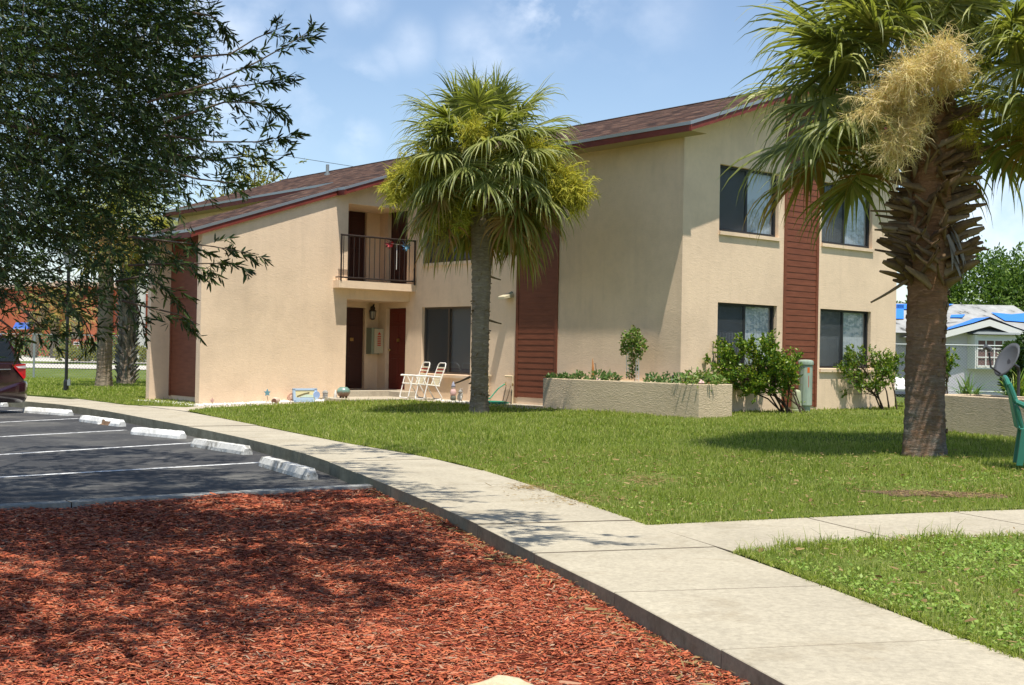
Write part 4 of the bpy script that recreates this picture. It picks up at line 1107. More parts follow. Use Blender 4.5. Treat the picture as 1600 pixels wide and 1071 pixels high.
def panicle(nb, base, yaw, pitch, L, n, r, m=0, spread=.5, fine=.22, drop=.9, w=.006):
    """arching flower stalk with clouds of fine branchlets"""
    d = np.array([math.cos(yaw) * math.cos(pitch), math.sin(yaw) * math.cos(pitch), math.sin(pitch)])
    pts = [np.array(base, float)]; K = 8
    for i in range(K): d = unit(d - UPN * drop * .22 * (i + 1) / K); pts.append(pts[-1] + d * L / K)
    sd = unit(np.cross(d, UPN)); ribbon(nb, pts, np.linspace(.02, .006, K + 1), [sd] * (K + 1), m, .4)
    pts = np.array(pts)
    nsub = max(6, n // 28)
    for i in range(nsub):
        u = r.uniform(.25, 1) ** .8 * K; j = min(int(u), K - 1); o = pts[j] + (pts[j + 1] - pts[j]) * (u - j)
        dd = unit(r.normal(0, 1, 3) + unit(pts[j + 1] - pts[j]) * .6 + UPN * .1); Ls = spread * r.uniform(.4, 1)
        q = [o]
        for k in range(4): dd = unit(dd - UPN * .16 + r.normal(0, .1, 3)); q.append(q[-1] + dd * Ls / 4)
        ribbon(nb, q, [w * 1.6, w * 1.3, w, w, w * .7], [unit(np.cross(dd, r.normal(0, 1, 3)))] * 5, m)
        q = np.array(q)
        for k in range(28):
            v = r.uniform(.1, 4); a = min(int(v), 3); o2 = q[a] + (q[a + 1] - q[a]) * (v - a)
            e = unit(r.normal(0, 1, 3) + dd * .7); l2 = fine * r.uniform(.4, 1.1); pp = [o2]
            for z in range(3): e = unit(e - UPN * .18 + r.normal(0, .22, 3)); pp.append(pp[-1] + e * l2 / 3)
            ribbon(nb, pp, [w * .9, w * .8, w * .6, w * .25], [unit(np.cross(e, r.normal(0, 1, 3)))] * 4, m)
def trunk_mesh(path, rad, r, seg=40, rings=70, rough=.05, name='trunk', m=None, parent=None, ringy=.012):
    """path: fn t->point, rad: fn t->radius"""
    V = []; 
    ph = r.uniform(0, 6, 8)
    z_of = [path(i / rings) for i in range(rings + 1)]
    for i in range(rings + 1):
        t = i / rings; c = z_of[i]; R_ = rad(t)
        for k in range(seg):
            q = 2 * math.pi * k / seg
            dr = R_ * rough * (math.sin(3 * q + ph[0] + 4 * t) * .4 + math.sin(7 * q + ph[1] - 13 * t) * .3 + math.sin(13 * q + 31 * t + ph[2]) * .3) + ringy * (math.sin(t * rings * 1.37 + 1.6 * math.sin(q + ph[3]) + 1.1 * math.sin(2 * q + 9 * t + ph[4])) * .38 + r.normal(0, .42))
            V.append((c[0] + (R_ + dr) * math.cos(q), c[1] + (R_ + dr) * math.sin(q), c[2]))
    F = [(i * seg + k, i * seg + (k + 1) % seg, (i + 1) * seg + (k + 1) % seg, (i + 1) * seg + k) for i in range(rings) for k in range(seg)]
    return npobj(name, V, F, m, parent, smooth=True)
def boot(nb, c, q, R_, z, tilt, L, w, r, m=0, curl=.3, tl=(.1, .7)):
    """split leaf base: a curved wedge leaning out from the trunk"""
    out = np.array([math.cos(q), math.sin(q), 0]); tan = np.array([-math.sin(q), math.cos(q), 0])
    p = np.array([c[0], c[1], z]) + out * R_ * .9; d = unit(out * math.cos(tilt) + UPN * math.sin(tilt) + tan * r.choice([-1, 1]) * r.uniform(*tl)); K = 5
    P_ = [p]
    for i in range(K): d = unit(d + UPN * curl * .12 * r.uniform(-.5, 1) + out * .08); P_.append(P_[-1] + d * L / K)
    P_ = np.array(P_); nf = out * .85 + UPN * .45; nf = unit(nf - d * np.dot(nf, d)); wd = unit(np.cross(nf, d))
    W_ = w * np.array([1.35, 1.05, .85, .72, .6, .32]) * r.uniform(.8, 1.15)
    th = .028
    nn = np.cross(wd, d)
    lo = P_ - nn * th * np.array([1, 1, .8, .6, .45, .3])[:, None]
    mid = P_ + nn * th * .5
    V = []
    for i in range(K + 1): V += [P_[i] - wd * W_[i] / 2, mid[i], P_[i] + wd * W_[i] / 2, lo[i] + wd * W_[i] * .28, lo[i] - wd * W_[i] * .28]
    F = []
    for i in range(K):
        for k in range(5): a = i * 5 + k; b = i * 5 + (k + 1) % 5; F.append((a, b, b + 5, a + 5))
    nb.add(V, F, m)
    e = K * 5; nb.add(V[e:e + 5], [(0, 1, 2, 2), (0, 2, 3, 4)], m) if False else None

def palm(name, label, base, ztop_, rad, leaves, size, pet, nseg, seed, tm, cz, centre=None, boots=None, lean=(0, 0), low_old=.25, up_bias=0, group=None, avoid=None, spreadp=(-.9, 1.45), quota=None, ringy=.013, sagm=1.0):
    r = np.random.default_rng(seed)
    t = thing(name, base, label, 'palm tree', group)
    bx, by, bz = base; H = ztop_ - bz
    path = lambda u: (bx + lean[0] * u ** 1.5, by + lean[1] * u ** 1.5, bz - .05 + (H + .05) * u)
    trunk_mesh(path, rad, r, m=tm, parent=t, rings=int(H * 34), rough=.085, ringy=ringy)
    tx, ty, _ = path(1)
    nb = NB(); ga = 2.399963
    for i in range(leaves):
        f = (i + .5) / leaves
        pitch = spreadp[1] + (spreadp[0] - spreadp[1]) * f ** .9; yaw = i * ga + r.normal(0, .12)
        if avoid and avoid(yaw, pitch, r): continue
        z0 = cz + .35 - .55 * f
        s_ = size * r.uniform(.85, 1.12) * (1 - .12 * (f < .15))
        old = f > 1 - low_old
        b_ = (tx + .12 * math.cos(yaw), ty + .12 * math.sin(yaw), z0)
        fan_leaf(nb, b_, yaw, pitch, pet * r.uniform(.75, 1.1) * (.62 + .5 * min(1, f * 1.8)), s_, nseg, r, 1 if (old and r.uniform() < .45) else 0, sag=(.38 + .60 * f) * sagm, mp=2, tipm=1 if old else None)
    nb.build('crown', [M['palmleaf'], M['palmleaf_old'], M['petiole']], t)
    return t, (tx, ty), r

R2 = math.radians
# --- palm in the middle of the lawn
pb = PL(748, 646)
pc, (tx, ty), r_ = palm('cabbage_palm', 'medium cabbage palm with yellow green flower stalks, growing beside the white folding chairs', (pb.x, pb.y, pb.z - .02), 4.75,
    lambda u: .165 + .04 * max(0, .10 - u) / .10 + .04 * min(1, max(0, (u - .45) * 3)), 90, 1.26, .92, 44, 11, M['palmbark'], 5.15, low_old=.30, spreadp=(-.80, 1.5),
    avoid=lambda yaw, pitch, r: abs(((yaw - R2(272) + math.pi) % (2 * math.pi)) - math.pi) < .62 and pitch < -.12)
def clusters(parent, spec, m, r, w=.006):
    for (base, yaw, pitch, L, n, spread, fine, drop) in spec:
        nb = NB(); panicle(nb, base, yaw, pitch, L, n, r, 0, spread, fine, drop, w); nb.build('flower_cluster', [m], parent)
sp_c = [((tx, ty, 4.9), R2(200), .30, 1.9, 5600, .56, .22, 1.4), ((tx, ty, 4.9), R2(222), .45, 1.75, 3400, .48, .18, 1.2), ((tx, ty, 4.9), R2(345), .30, 2.05, 7500, .60, .22, 1.4),
        ((tx, ty, 4.9), R2(262), .75, 1.6, 3400, .42, .18, .9), ((tx, ty, 4.9), R2(318), .55, 1.7, 2600, .42, .2, 1.0), ((tx, ty, 4.7), R2(215), -.1, 1.45, 1700, .34, .2, 1.9), ((tx, ty, 4.7), R2(240), -.3, 1.3, 1500, .3, .2, 1.9),
        ((tx, ty, 4.8), R2(20), .4, 1.5, 700, .4, .2, 1.2), ((tx, ty, 5.2), R2(120), .95, 1.5, 500, .4, .2, .9)]
clusters(pc, sp_c, M['flower_green'], r_, .016)
nb = NB()
for i in range(30): q = r_.uniform(0, 6.28); boot(nb, (tx, ty), q, .20, r_.uniform(4.05, 4.75), r_.uniform(.3, 1.0), r_.uniform(.14, .30), .06, r_, 0)
for i in range(110): q = r_.uniform(0, 6.28); boot(nb, (tx, ty), q, .165, r_.uniform(.45, 4.1), r_.uniform(-.2, 1.2), r_.uniform(.03, .07), .03, r_, 0)
boot(nb, (tx, ty), R2(190), .19, .95, -.5, .34, .06, r_, 0); boot(nb, (tx, ty), R2(350), .19, 2.9, -.3, .22, .03, r_, 0); boot(nb, (tx, ty), R2(350), .19, 2.05, -.3, .25, .03, r_, 0)
nb.build('leaf_bases', [M['boot']], pc)

# --- thick palm on the right
pb = PL(1444, 712)
def rad_r(u):
    z = u * 4.3 + .2
    return float(np.interp(z, [0, .25, .5, 1.0, 1.9, 2.3, 3.0, 4.0, 4.6], [.31, .275, .255, .238, .238, .245, .26, .27, .25]))
pr2, (tx, ty), r_ = palm('cabbage_palm', 'thick cabbage palm with crisscross leaf stubs and a big tan flower mass', (pb.x, pb.y, pb.z - .02), 4.75, rad_r, 84, 1.42, 1.12, 46, 23, M['palmbark_red'], 4.75, low_old=.12, lean=(.04, 0), spreadp=(-.02, 1.5), sagm=.80, ringy=.010,
    avoid=lambda yaw, pitch, r: ((abs(((yaw - R2(252) + math.pi) % (2 * math.pi)) - math.pi) < .62 and pitch < 1.05) or (abs(((yaw - R2(262) + math.pi) % (2 * math.pi)) - math.pi) < 1.2 and pitch < .15)))
nb = NB()
n_b = 0
for row in range(22):
    z = 2.45 + row * .100; n_ = 9
    for k in range(n_):
        q = 2 * math.pi * (k + .5 * (row % 2)) / n_ + r_.normal(0, .12); Rr = float(np.interp(z, [2.3, 3.0, 4.0, 4.6], [.235, .25, .26, .24]))
        boot(nb, (tx, ty), q, Rr, z + r_.normal(0, .03), r_.uniform(.15, .75), r_.uniform(.30, .52), .125 * r_.uniform(.8, 1.25), r_, 0, .5, (.5, 1.5))
for i in range(90): q = r_.uniform(0, 6.28); z_ = r_.uniform(.35, 2.4); boot(nb, (tx, ty), q, rad_r((z_ - .2) / 4.3) * .98, z_, r_.uniform(.9, 1.45), r_.uniform(.03, .06), .05, r_, 0)
# long snapped stubs on the left side and low on the trunk
for (deg, z, tilt, L, w) in [(185, 2.50, -.75, .62, .08), (200, 2.72, .25, .55, .09), (178, 2.62, .5, .5, .07), (215, 2.85, .35, .55, .10), (190, 3.05, .15, .5, .1), (230, 3.02, .05, .5, .10), (340, 2.95, -.3, .5, .10), (350, 3.15, .1, .5, .09), (165, 3.2, .3, .5, .08), (5, 3.4, .4, .45, .08), (188, 3.3, .1, .55, .05)]:
    boot(nb, (tx, ty), R2(deg), .24, z, tilt, L, w, r_, 0, curl=0)
nb.build('leaf_bases', [M['boot']], pr2)
nb = NB()
for i in range(26):
    q = R2(r_.uniform(292, 345)); z = r_.uniform(2.75, 3.15); o = np.array([tx + .30 * math.cos(q), ty + .30 * math.sin(q), z]); pts = [o]; d = unit([math.cos(q) * .5, math.sin(q) * .5, -.8])
    for k in range(4): d = unit(d - UPN * .3 + r_.normal(0, .12, 3)); pts.append(pts[-1] + d * r_.uniform(.08, .14))
    ribbon(nb, pts, [.05, .06, .05, .035, .012], [unit([-math.sin(q), math.cos(q), r_.normal(0, .3)])] * 5, 0, .2)
nb.build('dead_frond', [M['fibre']], pr2)
sp_r = [((tx, ty - .1, 4.6), R2(238), .50, 1.55, 4200, .52, .17, 1.0), ((tx, ty - .1, 4.6), R2(222), .32, 1.60, 3800, .48, .17, 1.2), ((tx, ty - .1, 4.6), R2(254), .68, 1.40, 3600, .48, .17, .9), ((tx, ty - .1, 4.5), R2(230), .05, 1.5, 3600, .46, .17, 1.35), ((tx, ty - .1, 4.6), R2(266), .60, 1.2, 1600, .34, .16, .8)]
clusters(pr2, sp_r, M['flower_tan'], r_, .0065)
clusters(pr2, [((tx, ty, 4.7), R2(318), .45, 1.45, 1300, .4, .2, .9), ((tx, ty, 4.7), R2(335), .1, 1.5, 900, .4, .2, 1.3), ((tx, ty, 4.5), R2(215), -.2, 1.25, 220, .2, .14, 1.8), ((tx, ty, 4.5), R2(300), .0, .9, 500, .3, .2, 1.6)], M['flower_green'], r_)

# --- two palm trunks by the far fence
GP = 'cabbage palms by the far fence'
pb = P(162, 604, .12)
pa, (tx, ty), r_ = palm('cabbage_palm', 'smooth trunked palm near the lamp post, nearer of the pair beside the building wing', (pb.x, pb.y, pb.z), 5.6, lambda u: .235 + .05 * max(0, .1 - u) / .1 - .01 * u, 30, 1.3, 1.0, 24, 31, M['palmbark'], 5.7, low_old=.5, group=GP, spreadp=(-1.0, 1.4))
clusters(pa, [((tx, ty, 5.8), R2(300), .3, 1.8, 700, .5, .3, 1.0), ((tx, ty, 5.8), R2(235), .3, 1.8, 700, .5, .3, 1.0)], M['flower_green'], r_, .012)
pb = P(197, 600, .10)
pa, (tx, ty), r_ = palm('cabbage_palm', 'palm with rough grey crosshatched leaf bases, beside the building wing', (pb.x, pb.y, pb.z), 5.6, lambda u: .27 + .06 * max(0, .1 - u) / .1, 34, 1.35, 1.0, 24, 37, M['palmbark'], 5.9, low_old=.6, group=GP, spreadp=(-1.0, 1.4))
clusters(pa, [((tx, ty, 6.0), R2(330), .2, 1.9, 900, .5, .3, 1.1), ((tx, ty, 6.0), R2(260), .3, 1.8, 700, .5, .3, 1.0)], M['flower_green'], r_, .012)
nb = NB()
for row in range(38):
    for k in range(7):
        boot(nb, (pb.x, pb.y), 2 * math.pi * (k + .5 * (row % 2)) / 7 + r_.normal(0, .2), .27, .15 + row * .135, r_.uniform(.9, 1.35), r_.uniform(.24, .34), .13, r_, 0, 0)
bm_ = mat('leaf_base_grey', (.2, .18, .15), .9, .1); setc(bm_, ramp(bm_, island(bm_), [(0, (.10, .09, .075)), (.5, (.20, .18, .155)), (1, (.33, .30, .27))]))
tag(nb.build('leaf_bases', [bm_], pa), kind='stuff')

# ------------------------------------------------------------------ leafy plants
def leafquads(C, D, S, r, wr=.22, fold=.15):
    """C centres (n,3), D directions (n,3), S lengths"""
    n = len(C); a = r.normal(0, 1, (n, 3)); s = np.cross(D, a); s /= np.linalg.norm(s, axis=1)[:, None] + 1e-9; nn = np.cross(D, s)
    L = S[:, None]
    V = np.stack([C, C + D * L * .35 + s * L * wr * .5 + nn * L * fold * .2, C + D * L * .75 + s * L * wr * .38, C + D * L, C + D * L * .75 - s * L * wr * .38, C + D * L * .35 - s * L * wr * .5 + nn * L * fold * .2], 1).reshape(-1, 3)
    o = (np.arange(n) * 6)[:, None]
    F = np.concatenate([o + np.array([[0, 1, 2, 5]]), o + np.array([[2, 3, 4, 5]])])
    return V, F
def sprigs(O, D, L, nleaf, leaf, r, wr=.2, droop=.3, twigr=.003, twist=.9):
    """arrays of twig origins/directions -> twig quads and leaf quads"""
    n = len(O); K = 4; P_ = [O]; d = D.copy()
    for k in range(K):
        d = d + np.array([0, 0, -droop * .25]) + r.normal(0, .08, (n, 3)); d /= np.linalg.norm(d, axis=1)[:, None]; P_.append(P_[-1] + d * (L / K)[:, None])
    PP = np.stack(P_, 1)                                     # n,K+1,3
    sd = np.cross(D, np.array([0, 0, 1.])) + 1e-6; sd /= np.linalg.norm(sd, axis=1)[:, None]
    wv = np.linspace(1, .35, K + 1)[None, :, None] * twigr
    Va = PP - sd[:, None, :] * wv; Vb = PP + sd[:, None, :] * wv; TV = np.stack([Va, Vb], 2).reshape(-1, 3)
    o = (np.arange(n) * (K + 1) * 2)[:, None]; TF = np.concatenate([o + np.array([[2 * k, 2 * k + 1, 2 * k + 3, 2 * k + 2]]) for k in range(K)])
    u = r.uniform(.12, 1, (n, nleaf)) * K; j = np.minimum(u.astype(int), K - 1); fr_ = (u - j)[..., None]
    idx = np.arange(n)[:, None]
    C = PP[idx, j] * (1 - fr_) + PP[idx, j + 1] * fr_; T_ = PP[idx, j + 1] - PP[idx, j]; T_ /= np.linalg.norm(T_, axis=2)[..., None] + 1e-9
    Dl = T_ * r.uniform(.5, 1.1, (n, nleaf, 1)) + r.normal(0, 1, (n, nleaf, 3)) * twist * .6 + np.array([0, 0, -droop * .3]); Dl /= np.linalg.norm(Dl, axis=2)[..., None]
    S = leaf * r.uniform(.65, 1.2, (n, nleaf))
    LV, LF = leafquads(C.reshape(-1, 3), Dl.reshape(-1, 3), S.reshape(-1), r, wr)
    return TV, TF, LV, LF

# --- the big tree whose branches hang in from the upper left
rt = np.random.default_rng(99)
tb = Vector((-6.9, 9.6, .05))
oak = thing('willow_oak', tb, 'large dark tree with narrow leaves whose branches hang over the parking lot and red mulch', 'tree')
tm = MB()
def limb(p0, p1, r0, r1, bend=.3, n=9, seed=0):
    rr = random.Random(seed); p0, p1 = Vector(p0), Vector(p1); d = p1 - p0; pts = []
    off = Vector((rr.uniform(-1, 1), rr.uniform(-1, 1), rr.uniform(.2, 1))) * bend * d.length * .25
    for i in range(n + 1):
        t = i / n; pts.append(p0 + d * t + off * math.sin(math.pi * t) + Vector((rr.uniform(-1, 1), rr.uniform(-1, 1), rr.uniform(-1, 1))) * d.length * .008)
    return pts, [r0 + (r1 - r0) * (i / n) ** .8 for i in range(n + 1)]
p_, r__ = limb(tb - Vector((0, 0, .1)), (-6.6, 9.5, 2.9), .30, .22, .1, 8, 1); tm.tube(p_, r__, 14)
fork = Vector((-6.6, 9.5, 2.85)); tips = []
ends = [(-2.9, 8.6, 2.75, .05), (-2.5, 9.6, 3.5, .05), (-2.6, 8.0, 4.3, .06), (-1.0, 7.0, 5.2, .08), (-.6, 8.9, 5.6, .08), (-2.2, 6.0, 4.9, .07), (-3.9, 6.4, 4.3, .06), (-4.4, 12.6, 4.6, .07), (-3.0, 12.5, 5.6, .07), (-3.4, 10.8, 4.0, .06), (-5.4, 13.5, 5.8, .07), (-9.5, 10.5, 5, .08), (-8.5, 7.0, 5.0, .08), (-6.5, 9.8, 7.2, .1), (-3.3, 9.3, 2.2, .04), (-1.8, 11.0, 6.0, .07), (-4.6, 5.0, 4.6, .06)]
for i, e in enumerate(ends):
    p_, r__ = limb(fork + Vector((0, 0, rt.uniform(-.2, .3))), e[:3], e[3], .014, .5, 9, i + 5); tm.tube(p_, r__, 7); tips.append(p_)
def inpoly1(px, py, poly): return inpoly(np.asarray(px, float), np.asarray(py, float), poly)
dense = [(-40, -60), (345, -60), (338, 40), (330, 100), (345, 175), (322, 235), (300, 285), (262, 318), (288, 345), (300, 395), (262, 425), (226, 470), (170, 478), (120, 500), (60, 508), (-40, 520)]
dense_up = [(-40, -60), (345, -60), (338, 40), (330, 100), (345, 175), (322, 235), (300, 285), (240, 310), (200, 350), (100, 400), (40, 440), (-40, 470)]
loose = [(-40, -60), (380, -60), (350, 0), (352, 30), (420, 70), (440, 95), (370, 110), (400, 150), (445, 165), (380, 200), (450, 215), (432, 250), (375, 290), (300, 330), (330, 372), (310, 420), (240, 470), (226, 512), (150, 515), (60, 525), (-40, 530)]
def pxs_to_world(px, py, Y):
    out = np.zeros((len(px), 3))
    v = np.array(FWD)[None] + np.array(RGT)[None] * ((px - 800) / FPX)[:, None] - np.array(UPV)[None] * ((py - 535.5) / FPX)[:, None]
    return v / v[:, 1:2] * Y[:, None] + np.array([0, 0, HC])
O, D, L = [], [], []
def fill(poly, n, y0, y1, seed):
    px = rt.uniform(-60, 480, n * 3); py = rt.uniform(-80, 540, n * 3); k = inpoly1(px, py, poly); px, py = px[k][:n], py[k][:n]
    Y = rt.uniform(y0, y1, len(px)); Wp = pxs_to_world(px, py, Y)
    d = Wp - np.array(fork)[None]; d[:, 2] *= .35; d[:, 2] -= .25; d /= np.linalg.norm(d, axis=1)[:, None]; d += rt.normal(0, .42, d.shape); d /= np.linalg.norm(d, axis=1)[:, None]
    lens = rt.uniform(.30, .55, len(px)); O.append(Wp - d * lens[:, None]); D.append(d); L.append(lens)
fill(dense, 1250, 7.2, 11.5, 1); fill(dense_up, 2100, 8.0, 10.5, 3); fill(loose, 270, 7.6, 9.6, 2)
# individual reaching branches
tm2 = tm
def branch(pxs, Y, n, L0=.27, tw=.008):
    pts = [PY(x, y, Y + .06 * i) for i, (x, y) in enumerate(pxs)]; tm2.tube(pts, [tw - (tw - .002) * i / (len(pts) - 1) for i in range(len(pts))], 5)
    A = np.array([list(p) for p in pts])
    n = int(n * .75)
    for i in range(n):
        u = (i + rt.uniform(0, 1)) / n * (len(A) - 1); j = min(int(u), len(A) - 2); o = A[j] + (A[j + 1] - A[j]) * (u - j); t = unit(A[j + 1] - A[j])
        f = u / (len(A) - 1)
        O.append(o[None]); dd = unit(t * .9 + rt.normal(0, .45, 3) + np.array([0, 0, -.1])); D.append(dd[None]); L.append(np.array([L0 * (1.15 - .7 * f) * rt.uniform(.6, 1.1)]))
    O.append(A[-2][None]); D.append(unit(A[-1] - A[-2])[None]); L.append(np.array([np.linalg.norm(A[-1] - A[-2])]))
for pxs, Y, n in [([(230, 160), (330, 130), (400, 98), (450, 70), (487, 47)], 7.6, 26), ([(300, 90), (360, 85), (400, 60), (452, 38)], 7.8, 12), ([(250, 150), (340, 140), (410, 130), (448, 118)], 7.9, 18), ([(260, 190), (350, 160), (400, 160), (440, 172)], 7.7, 18),
                  ([(250, 210), (330, 222), (400, 222), (457, 212)], 7.8, 24), ([(260, 240), (330, 250), (380, 245), (436, 250)], 8.2, 18), ([(250, 265), (310, 280), (350, 285), (376, 285)], 8.0, 12),
                  ([(200, 370), (270, 378), (330, 385), (405, 398)], 7.4, 17), ([(200, 415), (270, 412), (320, 412), (376, 412)], 7.5, 20), ([(190, 470), (240, 482), (280, 492), (312, 508)], 7.6, 7), ([(180, 440), (230, 430), (262, 452), (290, 480)], 7.6, 8),
                  ([(300, 20), (330, 25), (345, 38), (356, 55)], 8.0, 8), ([(100, 470), (130, 500), (140, 520), (146, 535)], 8.4, 9), ([(30, 480), (60, 505), (75, 520), (85, 535)], 8.2, 8), ([(0, 500), (20, 515), (28, 525), (34, 533)], 8.2, 6), ([(190, 450), (215, 480), (222, 500), (230, 520)], 8.3, 5)]:
    branch(pxs, Y, n)
obj('trunk', tm, M['bark'], oak, smooth=True)
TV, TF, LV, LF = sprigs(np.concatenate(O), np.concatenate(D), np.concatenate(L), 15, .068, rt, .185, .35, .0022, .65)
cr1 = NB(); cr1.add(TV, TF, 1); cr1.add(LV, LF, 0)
# crown above and out of the frame: it casts the dappled shade on the mulch and lot
O, D, L = [], [], []
shade_px = [  # (px, py, rx metres, ry metres, density) spots of shade on the ground
    (120, 850, 2.0, 1.9, 1.0), (400, 840, 1.5, 1.6, 1.0), (600, 850, 1.0, 1.3, 1.0), (280, 930, 1.4, 1.0, .9), (60, 980, 1.2, .9, .8), (540, 900, .8, .35, .6), (760, 840, .38, .9, .7), (860, 858, .35, .3, .45),
    (560, 718, .7, 1.1, .6), (470, 715, .6, 1.0, .5), (300, 745, 2.0, 1.3, 1.0), (60, 745, 2.0, 1.6, 1.0), (200, 710, 1.4, 1.1, .8), (420, 765, 1.2, .9, 1.0), (520, 780, .8, .7, .9), (350, 800, 1.5, 1.0, 1.0), (80, 700, 1.3, .8, .7), (690, 790, .5, .5, .6), (920, 868, .3, .1, .3)]
for (px, py, rx, ry, dn) in shade_px:
    g0 = P(px, py, .05); n = int(225 * rx * ry * dn)
    H = rt.uniform(0, 1, n)
    q = rt.uniform(0, 6.283, n); rr_ = np.sqrt(rt.uniform(0, 1, n)) ; gx = g0.x + rx * rr_ * np.cos(q); gy = g0.y + ry * rr_ * np.sin(q)
    # lowest height at which this spot's caster is still above the frame
    zmin = 1.43 + .300 * gy
    zz_ = .12 + np.maximum(3.6, (zmin + .0) / (1 + .300 * .31)) + .15 + H * 1.3
    Wp = np.stack([gx + .0967 * zz_, gy - .310 * zz_, zz_], 1)
    d = Wp - np.array(fork)[None]; d[:, 2] *= .3; d /= np.linalg.norm(d, axis=1)[:, None]; d += rt.normal(0, .5, d.shape); d /= np.linalg.norm(d, axis=1)[:, None]
    O.append(Wp); D.append(d); L.append(rt.uniform(.2, .4, n))
O = np.concatenate(O); D = np.concatenate(D); L = np.concatenate(L)
hole = fbm(O[:, 0] * 1.0, O[:, 1] * 1.0, 3.2, 77); k = hole > -.55; O, D, L = O[k], D[k], L[k]
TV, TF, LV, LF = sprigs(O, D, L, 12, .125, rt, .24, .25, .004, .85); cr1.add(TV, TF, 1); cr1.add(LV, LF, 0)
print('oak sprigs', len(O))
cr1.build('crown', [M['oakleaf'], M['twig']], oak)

# ------------------------------------------------------------------ wheel stops
GS = 'concrete wheel stops along the curb'
def wheel_stop(c0, c1, label, broken=False, m=None, seed=0):
    a, b = Vector((*c0, 0)), Vector((*c1, 0)); c = (a + b) / 2; d = (b - a).normalized(); n = Vector((-d.y, d.x, 0)); L = min(.88, (b - a).length / 2 + .03)
    bm = bmesh.new(); rr = random.Random(seed); NX = 26
    prof = [(-.085, 0), (-.082, .045), (-.052, .115), (.052, .115), (.082, .045), (.085, 0)]
    rows = []
    for i in range(NX + 1):
        t = -L + 2 * L * i / NX; e = min(1, (L - abs(t)) / .06); row = []
        for (u, z) in prof:
            uu = u * (.80 + .20 * e); zz = z * (.72 + .28 * e) if z > .05 else z
            uu += rr.uniform(-.003, .003); zz += rr.uniform(-.003, .003) if z else 0
            if broken and .05 < t < .50 and u < -.02 and z > 0: uu += .04 + rr.uniform(-.015, .02); zz -= .035 + rr.uniform(-.015, .02)
            row.append(bm.verts.new((t, uu, zz + .002)))
        rows.append(row)
    for i in range(NX):
        for k in range(len(prof) - 1):
            f = bm.faces.new((rows[i][k], rows[i + 1][k], rows[i + 1][k + 1], rows[i][k + 1]))
            t = -L + 2 * L * (i + .5) / NX
            if broken and .05 < t < .50 and k <= 1: f.material_index = 1
    bm.faces.new(rows[0]); bm.faces.new(rows[-1][::-1]); bmesh.ops.recalc_face_normals(bm, faces=bm.faces)
    me = bpy.data.meshes.new('wheel_stop'); bm.to_mesh(me); bm.free(); me.materials.append(m or M['wstop']); me.materials.append(M['wstop_broken'])
    o = bpy.data.objects.new('wheel_stop', me); COL.objects.link(o); o.location = c; o.rotation_euler = (0, 0, math.atan2(d.y, d.x))
    tag(o, label, 'wheel stop', GS); return o
S = []
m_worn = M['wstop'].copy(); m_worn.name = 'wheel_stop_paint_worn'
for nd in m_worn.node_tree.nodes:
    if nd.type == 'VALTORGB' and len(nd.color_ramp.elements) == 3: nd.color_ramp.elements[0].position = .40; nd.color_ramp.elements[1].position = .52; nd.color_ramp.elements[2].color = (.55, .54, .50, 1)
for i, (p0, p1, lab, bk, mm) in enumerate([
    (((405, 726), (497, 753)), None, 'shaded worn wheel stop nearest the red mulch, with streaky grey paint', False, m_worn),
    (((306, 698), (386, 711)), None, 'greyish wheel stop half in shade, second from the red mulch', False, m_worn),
    (((211, 679), (284, 686)), None, 'clean white wheel stop between the broken one and the shaded greyish one', False, None),
    (((130, 659), (190, 667)), None, 'white wheel stop with a broken brown patch on its front', True, None),
    (((41, 645), (109, 650)), None, 'white wheel stop beside the rear bumper of the maroon minivan', False, None)]):
    a = P(*p0[0], 0.0); b = P(*p0[1], 0.0); wheel_stop((a.x, a.y), (b.x, b.y), lab, bk, mm, i)
a = P(-30, 632, 0); b = P(8, 636, 0); wheel_stop((a.x - .3, a.y + .2), (b.x, b.y), 'wheel stop cut by the left edge of the photo under the minivan', False, None, 9)

